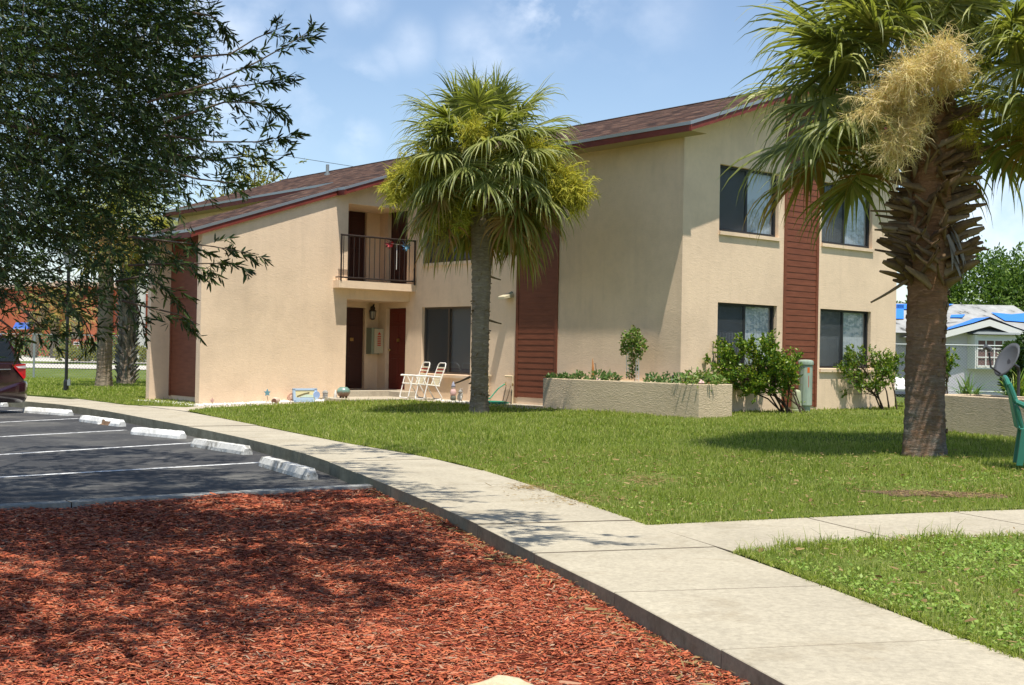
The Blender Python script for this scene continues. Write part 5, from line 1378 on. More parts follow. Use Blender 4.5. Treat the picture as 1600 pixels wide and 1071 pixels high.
# ------------------------------------------------------------------ minivan at the left edge
def minivan():
    # local frame: x forward(front) negative = rear at x=0, going to +x ; y width ; z up
    rear = Vector((-10.05, 25.9, 0)); ax = Vector((-.47, -.883, 0)).normalized(); wd = Vector((ax.y, -ax.x, 0))  # wd points to the far side (away from camera)
    if wd.dot(Vector((-1, .5, 0))) < 0: wd = -wd
    W2 = .96
    t = thing('minivan', (rear + ax * 2.4 + wd * .96), 'dark maroon minivan backed against the curb at the left edge, its tail light showing', 'minivan')
    def pt(x, y, z): v = rear + ax * x + wd * y; return (v.x, v.y, z)
    # stations along the car: (x, zbottom, zbelt, zroof, inset at belt, inset at roof)
    prof_low = [(0.06, .42, .98), (0.10, .34, 1.02), (.5, .26, 1.03), (1.5, .24, 1.02), (2.5, .24, 1.0), (3.6, .24, .98), (4.3, .26, .92), (4.75, .30, .80), (4.9, .38, .62)]
    mb = MB(); secs = []
    for (x, zb, zt) in prof_low:
        s_ = .06 if x < .1 or x > 4.7 else 0
        secs.append([pt(x, .10 + s_, zb), pt(x, .02 + s_, zb + .12), pt(x, 0 + s_, (zb + zt) / 2), pt(x, .03 + s_, zt), pt(x, .12 + s_, zt + .015), pt(x, 1.80 - s_, zt + .015), pt(x, 1.89 - s_, zt), pt(x, 1.92 - s_, (zb + zt) / 2), pt(x, 1.90 - s_, zb + .12), pt(x, 1.82 - s_, zb)])
    V = [p for s in secs for p in s]; k = 10
    F = [(i * k + j, i * k + (j + 1) % k, (i + 1) * k + (j + 1) % k, (i + 1) * k + j) for i in range(len(secs) - 1) for j in range(k)] + [tuple(range(k)), tuple(range((len(secs) - 1) * k, len(secs) * k))[::-1]]
    mb.add(V, F)
    # greenhouse
    gh = [(.12, 1.0, .04), (.22, 1.30, .10), (.40, 1.60, .17), (.75, 1.70, .20), (1.8, 1.755, .20), (2.9, 1.73, .20), (3.3, 1.60, .17), (3.9, 1.25, .10), (4.15, 1.0, .05)]
    secs = [[pt(x, .035, .99), pt(x, .05 + (iy - .05) * .5, (z + .99) / 2), pt(x, iy, z - .04), pt(x, iy + .10, z), pt(x, 1.92 - iy - .10, z), pt(x, 1.92 - iy, z - .04), pt(x, 1.87 - (iy - .05) * .5, (z + .99) / 2), pt(x, 1.885, .99)] for (x, z, iy) in gh]
    V = [p for s in secs for p in s]; k = 8
    F = [(i * k + j, i * k + (j + 1) % k, (i + 1) * k + (j + 1) % k, (i + 1) * k + j) for i in range(len(secs) - 1) for j in range(k)]
    mb.add(V, F)
    o = obj('body', mb, M['carpaint'], t, smooth=False)
    md = o.modifiers.new('bevel', 'BEVEL'); md.width = .03; md.segments = 3; md.limit_method = 'ANGLE'; md.angle_limit = .35
    for p in o.data.polygons: p.use_smooth = True
    # side windows, both sides
    for (xa, xb, zt0, zt1) in ((.42, 1.35, 1.54, 1.60), (1.45, 2.45, 1.61, 1.61), (2.55, 3.45, 1.60, 1.42)):
        for side in (0, 1):
            def sp(x, z):
                f = (z - .99) / .75; iy = .035 + f * .165; y = iy - .008 if side == 0 else 1.92 - iy + .008
                return pt(x, y, z)
            w_ = MB(); x0b = xa - (.16 if xa < .5 else 0); w_.add([sp(x0b + .02, 1.07), sp(xb, 1.07), sp(xb, zt1), sp(xa, zt0)], [(0, 1, 2, 3)]); obj('side_window', w_, M['carglass'], t)
    wn_ = MB(); wn_.add([pt(.13, .2, 1.06), pt(.13, 1.72, 1.06), pt(.33, 1.62, 1.55), pt(.33, .30, 1.55)], [(0, 1, 2, 3)]); obj('rear_window', wn_, M['carglass'], t)
    ws = MB(); ws.add([pt(3.36, .25, 1.60), pt(3.36, 1.67, 1.60), pt(4.14, 1.80, 1.03), pt(4.14, .12, 1.03)], [(0, 1, 2, 3)]); obj('windscreen', ws, M['carglass'], t)
    # bumper
    b = MB(); secs = []
    for (x, y, zb, zt) in [(.85, -.012, .24, .46), (.35, -.03, .22, .60), (.10, -.02, .22, .66), (-.08, .10, .24, .66), (-.14, .35, .25, .66), (-.15, .96, .25, .66), (-.14, 1.57, .25, .66), (-.08, 1.82, .24, .66), (.10, 1.94, .22, .66), (.35, 1.95, .22, .60)]:
        secs.append((x, y, zb, zt))
    V = []
    for (x, y, zb, zt) in secs:
        ix = x + (.10 if y > -.02 and y < 1.93 else 0); iy = y + (.12 if y < .5 else (-.12 if y > 1.4 else 0))
        V += [pt(x + .03, y + (.03 if y < .5 else -.03 if y > 1.4 else 0), zb), pt(x, y, zb + .1), pt(x, y, zt - .06), pt(x + .02, y + (.02 if y < .5 else -.02 if y > 1.4 else 0), zt), pt(ix + .1, iy, zt), pt(ix + .1, iy, zb)]
    F = [(i * 6 + j, i * 6 + (j + 1) % 6, (i + 1) * 6 + (j + 1) % 6, (i + 1) * 6 + j) for i in range(len(secs) - 1) for j in range(6)]
    b.add(V, F); bo = obj('rear_bumper', b, M['carpaint'], t, smooth=True)
    for side in (0, 1):
        y0 = -.014 if side == 0 else 1.934; y1 = .16 if side == 0 else 1.76; yi = .03 if side == 0 else 1.89
        l_ = MB(); l_.add([pt(.42, y0, 1.00), pt(.05, y0 + (.03 if side == 0 else -.03), 1.02), pt(.045, y0 + (.03 if side == 0 else -.03), .74), pt(.12, y0, .70), pt(.02, y1, 1.02), pt(.02, y1, .76)], [(0, 3, 2, 1), (1, 2, 5, 4)]); lo = obj('tail_light', l_, M['redlens'], t)
        c_ = MB(); c_.add([pt(.33, y0 - (.006 if side == 0 else -.006), .965), pt(.06, y0 + (.022 if side == 0 else -.022), .985), pt(.055, y0 + (.022 if side == 0 else -.022), .925), pt(.26, y0 - (.006 if side == 0 else -.006), .93)], [(0, 1, 2, 3)]); obj('reversing_lens', c_, M['clearlens'], lo)
    mld = MB(); mld.hexa([pt(.45, -.018, .90), pt(3.9, -.018, .86), pt(3.9, .02, .86), pt(.45, .02, .90), pt(.45, -.018, .915), pt(3.9, -.018, .875), pt(3.9, .02, .875), pt(.45, .02, .915)]); obj('trim_strip', mld, M['galv'], t)
    for x in (.98, 4.05):
        for y in (.10, 1.82):
            w_ = MB(); c0 = Vector(pt(x, y - .11, .33)); c1 = Vector(pt(x, y + .11, .33)); w_.tube([c0, c0 * .9 + c1 * .1, c0 * .1 + c1 * .9, c1], [.30, .335, .335, .30], 24); wo_ = obj('wheel', w_, M['tyre'], t)
            r = MB(); q = -.012 if y < 1 else .012; e = Vector(pt(x, y - .11 + q, .33)) if y < 1 else Vector(pt(x, y + .11 + q, .33)); r.tube([e, (c0 + c1) / 2], [.20, .20], 16); obj('rim', r, M['rim'], wo_)
            ar = MB(); cc = (c0 + c1) / 2
    return t
minivan()

# ------------------------------------------------------------------ things beyond the left lawn
q = P(103, 612, .13)
lp = thing('lamp_post', q, 'slim black lamp post on the grass left of the two palm trunks', 'lamp post')
x = MB(); x.tube([q, q + Vector((0, 0, 3.4))], .045, 12); x.tube([q, q + Vector((0, 0, .28)), q + Vector((0, 0, .34))], [.075, .07, .05], 12); obj('post', x, M['black'], lp)
x = MB(); c_ = q + Vector((0, 0, 3.4)); x.lathe(c_, [(.05, 0), (.09, .04), (.09, .07)], 10); x.lathe(c_ + Vector((0, 0, .42)), [(.19, 0), (.16, .05), (.03, .16), (.01, .22)], 10)
for k in range(6): a = k * math.pi / 3; x.tube([c_ + Vector((.085 * math.cos(a), .085 * math.sin(a), .06)), c_ + Vector((.16 * math.cos(a), .16 * math.sin(a), .43))], .008, 5)
obj('lantern_frame', x, M['black'], lp)
x = MB(); x.lathe(c_, [(.075, .07), (.145, .42)], 10); obj('lamp_glass', x, mat('opal_glass', (.6, .6, .55), .3, .5), lp)
x = MB(); x.box(q.x + .05, q.x + .13, q.y - .06, q.y, .30, .46); x.tube([q + Vector((.09, -.03, .15)), q + Vector((.09, -.03, .38))], .015, 6); obj('outlet_box', x, M['galv'], lp)

def chain_fence(name, label, pts, h, zf, pitch=.10, wr=.0022, post_every=3.0, brace=False, postr=.03, bottom_rail=False):
    t = thing(name, (pts[0][0], pts[0][1], zf(*pts[0])), label, 'fence')
    fm = MB(); rl_ = MB()
    for i in range(len(pts) - 1):
        a, b = Vector((*pts[i], 0)), Vector((*pts[i + 1], 0)); d = b - a; L = d.length; d.normalize()
        za = lambda s: zf(a.x + d.x * s, a.y + d.y * s)
        p = lambda s, z: a + d * s + Vector((0, 0, za(s) + z))
        rl_.tube([p(0, h), p(L / 2, h), p(L, h)], .018, 6)
        n = max(1, round(L / post_every))
        for k in range(n + 1):
            if k == n and i < len(pts) - 2: continue
            x = MB(); x.tube([p(L * k / n, -.1), p(L * k / n, h + .04)], postr, 8); x.lathe(p(L * k / n, h + .04), [(postr, 0), (postr * .8, .02), (.004, .035)], 8); obj('post', x, M['galv'], t)
        perp = Vector((-d.y, d.x, 0))
        s = -h
        while s < L:
            s0, s1 = max(0, s), min(L, s + h)
            if s1 > s0:
                for up in (0, 1):
                    z0, z1 = ((s0 - s), (s1 - s)); z0, z1 = (z0, z1) if up == 0 else (h - z0, h - z1)
                    A_, B_ = p(s0, z0), p(s1, z1); w = (B_ - A_).cross(perp).normalized() * wr; o = perp * (.002 if up else -.002)
                    fm.quad(A_ - w + o, B_ - w + o, B_ + w + o, A_ + w + o)
            s += pitch
        if bottom_rail: rl_.tube([p(0, .38), p(L, .38)], .012, 6)
    obj('top_rail', rl_, M['galv'], t); obj('mesh', fm, M['galv'], t)
    return t
fz = lambda x, y: flz(x, y)
chain_fence('chain_link_fence', 'long chain link fence along the road beyond the parking lot and palms', [(-30, 51.5), (-4, 50.5), (6, 50.2)], 1.78, fz, .13, .0045, 5.2, postr=.045)
rf0 = T(25.4, BB + .1, 0)
chain_fence('chain_link_fence', 'chain link fence running from the building corner across to the white house yard', [(rf0.x, rf0.y + 2.5), (12.4, 30.2), (22, 31.3)], 1.50, lambda x, y: .33, .075, .0022, 2.6, postr=.03, bottom_rail=True)

# red block beyond the road
rb = thing('red_building', (-52, 160, 0), 'terracotta red two storey building far behind the left fence', 'building')
RED = mat('red_stucco', (.50, .115, .055), .9, .1); setc(RED, ramp(RED, noise(RED, coord(RED), .3, 4), [(.3, (.33, .095, .05)), (.7, (.42, .13, .07))])); RSH = mat('dark_opening', (.05, .03, .03), .6, .4)
def XAT(px, Y): return PY(px, 540, Y).x
x = MB(); Y = 150
for (a, b, yy, h) in ((-60, 31, 160, 8.5), (31, 88, 152, 8.5), (88, 132, 158, 9.0), (132, 150, 150, 8.5), (150, 178, 154, 8.5), (178, 240, 166, 7.5)):
    x.box(XAT(a, yy), XAT(b, yy), yy, yy + 16, -.2, h)
obj('wall', x, RED, rb)
x = MB()
for (a, b, yy, h) in ((-62, 33, 160, 8.5), (29, 90, 152, 8.5), (86, 134, 158, 9.0), (130, 180, 149.9, 8.5)): x.box(XAT(a, yy), XAT(b, yy), yy - .6, yy + 16, h, h + .5)
obj('parapet', x, mat('parapet', (.55, .40, .30), .8), rb)
for (a, b, yy, z0, z1) in ((90, 110, 158, .2, 2.6), (112, 126, 158, .2, 2.4), (-20, 0, 160, .8, 2.4), (8, 24, 160, .8, 2.4), (42, 56, 152, 3.6, 5.2), (92, 106, 158, 4.2, 6.0), (112, 124, 158, 4.2, 6.0), (156, 170, 154, 3.6, 5.2), (200, 212, 166, .8, 2.2)):
    x = MB(); x.box(XAT(a, yy), XAT(b, yy), yy - .05, yy + .1, z0, z1); wo_ = obj('window', x, RSH, rb)
    x = MB(); x.box(XAT(a, yy) - .15, XAT(b, yy) + .15, yy - .09, yy - .052, z1, z1 + .18); obj('window_head', x, mat('lintel', (.5, .3, .2)), wo_)
aw = thing('blue_awning', PY(36, 512, 148), 'small blue awning on the red building left of the palms', 'awning')
x = MB(); c_ = PY(36, 512, 151.8); x.add([c_ + Vector((-.9, 0, .6)), c_ + Vector((.9, 0, .6)), c_ + Vector((.9, -1.0, -.2)), c_ + Vector((-.9, -1.0, -.2)), c_ + Vector((-.9, 0, -.2)), c_ + Vector((.9, 0, -.2))], [(0, 1, 2, 3), (0, 3, 4), (1, 5, 2)]); obj('canopy', x, mat('blue_canvas', (.03, .09, .35), .7), aw)
x = MB(); x.tube([c_ + Vector((-.9, -1.0, -.22)), c_ + Vector((.9, -1.0, -.22))], .05, 6); obj('valance_bar', x, M['galv'], aw)
sg = thing('brick_sign', PY(120, 545, 118), 'low red monument sign with pale panels behind the hedge by the road', 'sign')
x = MB(); a_, b_ = XAT(111, 118), XAT(131, 118); x.box(a_, b_, 118, 118.6, -.1, 2.0); obj('sign_base', x, RED, sg)
for k in range(3): x = MB(); x.box(a_ + .25, b_ - .25, 117.93, 117.998, 1.45 - k * .45, 1.72 - k * .45); obj('panel', x, M['white'], sg)
pc_ = thing('concrete_column', P(215, 566, 0), 'tall pale grey column beyond the fence just left of the building wing', 'column')
q = P(215, 566, 0); x = MB(); hw = .62; x.lathe(Vector((q.x, q.y, 0)), [(hw * 1.1, -.1), (hw * 1.08, .4), (hw, .6), (hw * .96, 5), (hw * .9, 9.6), (hw * .7, 10)], 20); o = obj('shaft', x, concrete('pale_column', (.52, .52, .46), (.40, .40, .36), (.3, .28, .22), .6), pc_, smooth=True)
x = MB(); x.lathe(Vector((q.x, q.y, 0)), [(hw * 1.5, -.1), (hw * 1.5, .12), (hw * 1.2, .2)], 20); obj('base', x, M['concrete_grey'], pc_)
def simple_car(name, label, c, m, yaw, L=4.5):
    t = thing(name, c, label, 'car'); c = Vector(c); ax = Vector((math.cos(yaw), math.sin(yaw), 0)); wd = Vector((-ax.y, ax.x, 0))
    def pt(x, y, z): return c + ax * x + wd * y + Vector((0, 0, z))
    out = [(-L / 2, .35), (-L / 2, .80), (-L / 2 + .15, .95), (-L / 2 + .8, 1.0), (-L / 2 + 1.4, 1.42), (.55, 1.45), (1.2, .98), (L / 2 - .15, .85), (L / 2, .65), (L / 2, .35)]
    x = MB(); n = len(out)
    ins = lambda z: .12 if z > 1.1 else 0
    x.add([pt(u, -.88 + ins(z), z) for u, z in out] + [pt(u, .88 - ins(z), z) for u, z in out], [tuple(range(n)), tuple(range(2 * n - 1, n - 1, -1))] + [(i, (i + 1) % n, n + (i + 1) % n, n + i)[::-1] for i in range(n)])
    obj('body', x, m, t, bevel=.05)
    for s in (-1, 1):
        x = MB(); x.add([pt(-L / 2 + 1.05, s * .84, 1.02), pt(1.05, s * .84, 1.02), pt(.5, s * .775, 1.38), pt(-L / 2 + 1.5, s * .775, 1.38)], [(0, 1, 2, 3)]); obj('side_window', x, M['carglass'], t)
        for u in (-L / 2 + .85, L / 2 - .85): x = MB(); x.tube([pt(u, s * .70, .32), pt(u, s * .90, .32)], .32, 16); w_ = obj('wheel', x, M['tyre'], t); x = MB(); x.tube([pt(u, s * .80, .32), pt(u, s * .912, .32)], .18, 12); obj('rim', x, M['rim'], w_)
    return t
simple_car('parked_car', 'black car parked behind the hedge beyond the fence', (PY(160, 548, 112).x, 112, .0), M['carpaint2'], .1, 4.8)
simple_car('parked_car', 'pale car glimpsed between the grey column and the building wing', (PY(228, 548, 120).x, 121, .0), mat('silver_paint', (.5, .52, .55), .25, .6), 1.2, 4.6)

def bush(name, label, cat, cells, leaf, n, m, r, wr=.5, stem=None, parts=('foliage', 'stem'), group=None):
    """cells: (center, rx, ry, rz) blobs filled with leaves near their surface"""
    c0 = Vector(cells[0][0]); zmin = min(c[0][2] - c[3] for c in cells)
    t = thing(name, (c0.x, c0.y, stem[0][0][0][2] if stem else zmin), label, cat, group)
    Vv, Ff = [], []; vol = np.array([c[1] * c[2] + c[2] * c[3] + c[1] * c[3] for c in cells]); vol = vol / vol.sum()
    for (c, rx, ry, rz), f in zip(cells, vol):
        k = int(n * f); d = r.normal(0, 1, (k, 3)); d /= np.linalg.norm(d, axis=1)[:, None]; rad_ = r.uniform(.25, 1.0, k) ** .45
        lump = 1 + .22 * np.sin(d[:, 0] * 5 + c[0]) * np.sin(d[:, 1] * 4 + c[1] * 3) + .15 * np.sin(d[:, 2] * 9 + d[:, 0] * 7)
        C = np.array(c)[None] + d * np.array([rx, ry, rz]) * (rad_ * lump)[:, None]
        D = d * .6 + r.normal(0, .7, (k, 3)) + np.array([0, 0, .25]); D /= np.linalg.norm(D, axis=1)[:, None]
        V, F = leafquads(C, D, leaf * r.uniform(.6, 1.25, k), r, wr); Vv.append(V); Ff.append(F)
    V, F = merge(list(zip(Vv, Ff))); npobj(parts[0], V, F, m, t)
    if stem:
        x = MB()
        for pts, rr in stem: x.tube(pts, rr, 6)
        obj(parts[1], x, M['twig'] if cat != 'tree' else M['bark'], t)
    return t
r5 = np.random.default_rng(5)
def V3(*a): return Vector(a)
# hedge by the sign, low bushes by the road
cb = PY(130, 552, 108)
bush('hedge', 'clipped yellow green hedge with reddish tips in front of the low red sign', 'hedge', [((cb.x + i * 1.5, 108 + (i % 2) * .4, .7), 1.1, .9, .85) for i in range(-1, 5)], .28, 3000, M['bgleaf_y'], r5)
cb = PY(20, 548, 140)
bush('hedge', 'long dark hedge line at the foot of the red building', 'hedge', [((cb.x + i * 3.0, 140, 1.0), 2.3, 1.4, 1.4 + .3 * math.sin(i * 2)) for i in range(-6, 7)], .4, 5000, M['bgleaf'], r5)
GB = 'small palms in front of the red building'
for i, (px, base, top, lab) in enumerate([(52, 530, 462, 'leaning small palm in front of the red building, furthest left'), (85, 532, 480, 'short yellowish palm in front of the red building, left of the lamp post'), (117, 532, 478, 'short yellowish palm in front of the red building, right of the lamp post')]):
    Y = 132; b_ = PY(px, 545, Y); tz = PY(px, top + 12, Y).z
    t_, (tx, ty), r_ = palm('cabbage_palm', lab, (b_.x, b_.y, 0), tz, lambda u: .42, 22, 2.2, 1.6, 12, 60 + i, M['palmbark'], tz + .5, low_old=.8, lean=(1.3 if i == 0 else 0, 0), group=GB, spreadp=(-.9, 1.4))
# distant trees along the left and behind the building
GT = 'trees beyond the road'
tl = [(-30, 175, 5, 9, M['bgleaf'], 'broad green tree beyond the road at the far left edge'), (215, 178, 4.5, 7, M['bgleaf'], 'round dark tree behind the grey column')]
for (px, Y, rr, h, mm, lab) in tl:
    c_ = PY(px, 540, Y); bush('broadleaf_tree', lab, 'tree', [((c_.x, Y, h * .62), rr, rr, h * .38), ((c_.x - rr * .6, Y, h * .5), rr * .7, rr * .7, h * .3), ((c_.x + rr * .6, Y, h * .55), rr * .7, rr * .7, h * .3)], .6, 3500, mm, r5, stem=[([V3(c_.x, Y, -.1), V3(c_.x, Y, h * .6)], [.35, .2])], parts=('crown', 'trunk'), group=GT)
# thin tree behind the roof
Y = 52; c_ = PY(400, 290, Y); b0 = V3(c_.x, Y, 0); st_ = []
tr_ = thing('bare_topped_tree', b0, 'sparse tree with thin yellowish leaves and bare twigs rising behind the roof', 'tree')
x = MB(); x.tube([b0, V3(c_.x, Y, 5.5)], [.2, .12], 8); O = []; D = []; L = []
for (ex, ey) in ((345, 305), (365, 275), (385, 262), (405, 258), (425, 252), (440, 282), (330, 315), (455, 268), (398, 246)):
    e = PY(ex, ey, Y + r5.uniform(-1, 1)); x.tube([V3(c_.x, Y, 5.3), (V3(c_.x, Y, 5.5) + e) / 2 + V3(0, 0, .3), e], [.05, .03, .012], 5)
    if ex < 436 :
        for k in range(26): O.append(list(e + Vector(r5.normal(0, .42, 3)) - (e - V3(c_.x, Y, 5)) * r5.uniform(0, .35))); D.append(unit(r5.normal(0, 1, 3) + UPN * .4)); L.append(r5.uniform(.3, .6))
for (ex, ey) in ((432, 268), (438, 275), (433, 262)): e = PY(ex, ey, Y); x.tube([PY(425, 285, Y), e], [.015, .008], 4)
obj('trunk', x, M['twig'], tr_)
TV, TF, LV, LF = sprigs(np.array(O), np.array(D), np.array(L), 12, .17, r5, .35); nb = NB(); nb.add(TV, TF, 1); nb.add(LV, LF, 0); nb.build('crown', [M['bgleaf_y'], M['twig']], tr_)
# white roofed shed glimpsed over the wing roof
wh = thing('white_building', PY(285, 345, 70), 'white building glimpsed between the two brown roofs at the left', 'building')
x = MB(); c_ = PY(283, 345, 62); x.box(c_.x - 1.4, c_.x + 1.2, 62, 66, 0, c_.z - .1); obj('wall', x, M['white'], wh)
x = MB(); x.box(c_.x - 1.6, c_.x + 1.4, 61.7, 66.3, c_.z - .1, c_.z + .15); obj('roof', x, M['galv'], wh)
# power line
pwl = thing('utility_pole', (PY(-420, 500, 75).x, 75, 0), 'utility pole beyond the left edge carrying the thin wire over the roof', 'utility pole')
x = MB(); p0 = V3(PY(-420, 500, 75).x, 75, 0); x.tube([p0, p0 + V3(0, 0, 13)], [.16, .11], 8); obj('pole', x, M['palmbark'], pwl)
x = MB(); a_ = PY(-420, 100, 75); b_ = PY(1000, 310, 75); a_.z = 12.8; pts = []
mid_l = PY(440, 243, 75); mid_r = PY(600, 268, 75); x.tube([p0 + V3(0, 0, 12.9), mid_l, mid_r, PY(900, 315, 75)], .018, 4); obj('wire', x, M['black'], pwl)

# ------------------------------------------------------------------ right background: white house, trees
hs = thing('white_house', (19, 50, .3), 'small white house with blue tarps on its grey roof beyond the fence', 'house')
SID = mat('white_siding', (.68, .63, .71), .7, .2)
n_, l_, b_ = nodes(SID); wv = n_.new('ShaderNodeTexWave'); wv.wave_type = 'BANDS'; wv.bands_direction = 'Z'; wv.inputs['Scale'].default_value = 1.1; wv.wave_profile = 'SAW'
tcx = n_.new('ShaderNodeTexCoord'); l_.new(tcx.outputs['Object'], wv.inputs['Vector']); bump(SID, wv.outputs['Fac'], .8, .03)
YH = 50.0
def hx(px): return PY(px, 560, YH).x
def hz(py, px=1520): return PY(px, py, YH).z
x = MB(); gz0 = hz(522, 1460); apx = 1538
x.add([(hx(1452), YH, 0), (hx(1680), YH, 0), (hx(1680), YH, hz(548, 1680)), (hx(apx), YH, hz(503, apx)), (hx(1452), YH, hz(526, 1452))], [(0, 1, 2, 3, 4)])
x.quad((hx(1452), YH, 0), (hx(1452), YH + 3.0, 0), (hx(1452), YH + 3.0, 3.0), (hx(1452), YH, hz(526, 1452)))
x.quad((hx(1452), YH + 3.0, 0), (hx(1300), YH + 3.0, 0), (hx(1300), YH + 3.0, hz(522) + .1), (hx(1452), YH + 3.0, hz(522) + .1))
obj('wall', x, SID, hs)
RF = mat('weathered_roof', (.40, .40, .38), .9); c = ramp(RF, noise(RF, coord(RF, scale=(1, .5, 1)), 1.6, 5, .7), [(.36, (.08, .08, .075)), (.43, (.27, .27, .255)), (.7, (.40, .40, .38))]); setc(RF, c)
x = MB(); ov = .5
zr0, zr1 = hz(476, 1500), hz(521, 1460)
RY = YH + 7.5
zrg = PY(1500, 476, RY).z
x.quad((hx(1290), YH + 2.4, hz(520)), (hx(1700), YH + 2.4, hz(520)), (hx(1700), RY, zrg), (hx(1290), RY, zrg))
x.quad((hx(1290), RY, zrg), (hx(1700), RY, zrg), (hx(1700), RY + 5, hz(520)), (hx(1290), RY + 5, hz(520)))
# cross gable
ap0 = Vector((hx(apx), YH - ov, hz(500, apx))); apb = Vector((hx(apx), RY - 1.2, hz(500, apx) + .02))
le0 = Vector((hx(1440), YH - ov, hz(526, 1440))); leb = Vector((hx(1440), YH + 3.5, hz(526, 1440))); re0 = Vector((hx(1690), YH - ov, hz(552, 1690))); reb = Vector((hx(1690), RY - 2, hz(552, 1690)))
x.quad(le0, ap0, apb, leb); x.quad(ap0, re0, reb, apb)
obj('roof', x, RF, hs)
x = MB()
for (a_, b_) in ((le0, ap0), (ap0, re0)):
    dz = Vector((0, 0, -.26)); x.quad(a_ + V3(0, -.02, .0), b_ + V3(0, -.02, .0), b_ + dz + V3(0, -.02, 0), a_ + dz + V3(0, -.02, 0))
obj('bargeboard', x, M['white'], hs)
TARP = mat('blue_tarp', (.035, .20, .70), .35, .5); bump(TARP, noise(TARP, coord(TARP, scale=(1, 1, 3)), 3, 4), .6, .08)
def rz(X, Y_): return hz(520) + (Y_ - (YH + 2.4)) / (RY - YH - 2.4) * (zrg - hz(520))
def tarp(pts, lift=.05):
    x = MB(); x.add(pts, [tuple(range(len(pts)))]); return x
def rp(px, py):  # point on the main front roof slope seen at px,py
    v = FWD + RGT * ((px - 800) / FPX) - UPV * ((py - 535.5) / FPX); s = (zrg - hz(520)) / (RY - YH - 2.4); y0 = YH + 2.4; z0 = hz(520)
    t = (z0 - HC - s * y0) / (v.z - s * v.y); return Vector((v.x * t, v.y * t - .02, HC + v.z * t + .05))
def gp(px, py, left=True):  # point on the cross gable slopes
    a_, b_, c_ = (le0, ap0, leb) if left else (ap0, re0, apb); n = (b_ - a_).cross(c_ - a_); v = FWD + RGT * ((px - 800) / FPX) - UPV * ((py - 535.5) / FPX); o = Vector((0, 0, HC))
    t = (a_ - o).dot(n) / v.dot(n); return o + v * t + V3(0, -.05, .06)
for pts in ([rp(1400, 477), rp(1490, 477), rp(1466, 485), rp(1440, 487), rp(1400, 484)], [rp(1486, 494), rp(1508, 493), rp(1503, 498), rp(1484, 498)], [rp(1548, 490), rp(1580, 493), rp(1640, 488), rp(1640, 508), rp(1570, 503)], [rp(1395, 478), rp(1412, 478), rp(1412, 500), rp(1395, 500)]):
    obj('tarp', tarp(pts), TARP, hs)
x = MB(); W_ = Vector((0, -.04, .05))
def along(a_, b_, t): return a_ + (b_ - a_) * t
x.add([along(le0, ap0, 0.02) + W_, along(le0, ap0, .35) + W_, along(le0, ap0, .75) + W_, ap0 + W_ + V3(0, 0, .05), ap0 + V3(0, 1.6, .1), along(le0, ap0, .75) + V3(0, 1.2, .08), along(le0, ap0, .4) + V3(0, .5, .08)], [(0, 1, 6), (1, 2, 5, 6), (2, 3, 4, 5)])
x.add([ap0 + W_ + V3(0, 0, .05), along(ap0, re0, .25) + W_, along(ap0, re0, .6) + W_, re0 + W_, along(ap0, re0, .95) + V3(0, 1.6, .1), along(ap0, re0, .5) + V3(0, 2.0, .1), ap0 + V3(0, 1.6, .1)], [(0, 1, 5, 6), (1, 2, 4, 5), (2, 3, 4)])
obj('tarp', x, TARP, hs)
# bay window
bw0, bw1 = hx(1511), hx(1592); yb = YH - .55; z0, z1 = hz(577, 1540), hz(524, 1540)
x = MB(); x.hexa([(bw0, YH - .01, z0), (bw0 + .12, yb, z0), (bw1 - .12, yb, z0), (bw1, YH - .01, z0), (bw0, YH - .01, z1), (bw0 + .12, yb, z1), (bw1 - .12, yb, z1), (bw1, YH - .01, z1)]); bwin = obj('bay_window', x, M['white'], hs)
x = MB(); zz0, zz1 = hz(572, 1540), hz(532, 1540); cuw = mat('brown_curtain', (.18, .10, .09), .8)
x.quad((bw0 + .2, yb - .004, zz0), (bw1 - .2, yb - .004, zz0), (bw1 - .2, yb - .004, zz1), (bw0 + .2, yb - .004, zz1)); obj('pane', x, cuw, bwin)
x = MB(); n = 5
for k in range(n + 1): u = bw0 + .2 + (bw1 - bw0 - .4) * k / n; x.box(u - .025, u + .025, yb - .03, yb - .008, zz0, zz1)
for k in range(4): v_ = zz0 + (zz1 - zz0) * k / 3; x.box(bw0 + .18, bw1 - .18, yb - .036, yb - .031, v_ - .025, v_ + .025)
obj('muntins', x, M['white'], bwin)
x = MB(); x.add([(bw0 - .25, YH - .0, z1 + .08), (bw0 + .2, yb - .2, z1 + .02), (bw1 - .2, yb - .2, z1 + .02), (bw1 + .25, YH, z1 + .08), (bw1 - .3, YH - .02, z1 + .30), (bw0 + .3, YH - .02, z1 + .30)], [(0, 1, 5), (1, 2, 4, 5), (2, 3, 4), (0, 3, 2, 1)]); obj('bay_roof', x, mat('bay_roof', (.16, .18, .18), .8), bwin)
# driveway items seen left of the trunk
wb = thing('white_boat', P(1409, 606, .3), 'white upturned shape on the concrete drive between the building and the thick palm', 'boat')
q = P(1409, 612, .33); x = MB()
for s in range(9):
    pass
secs = []
for i in range(9):
    u = i / 8; w = .55 * math.sin(math.pi * min(1, .18 + u * .78)) ; secs.append([(q.x - 1.6 + 3.2 * u, q.y + w * math.cos(a), .40 + .45 * math.sin(a) * (w / .55)) for a in np.linspace(0, math.pi, 7)])
x.add([p for s in secs for p in s], [(i * 7 + j, i * 7 + j + 1, (i + 1) * 7 + j + 1, (i + 1) * 7 + j) for i in range(8) for j in range(6)]); obj('hull', x, M['white'], wb, smooth=True)
x = MB(); x.box(q.x - 1.2, q.x + 1.2, q.y - .62, q.y - .56, .35, .42); obj('gunwale', x, M['galv'], wb)
dv = MB(); dv.quad(T(25.8, 18.5, .356), T(29, 18.5, .356), T(29, 36, .356), T(25.8, 36, .356)); struct(obj('driveway', dv, M['concrete_grey']))
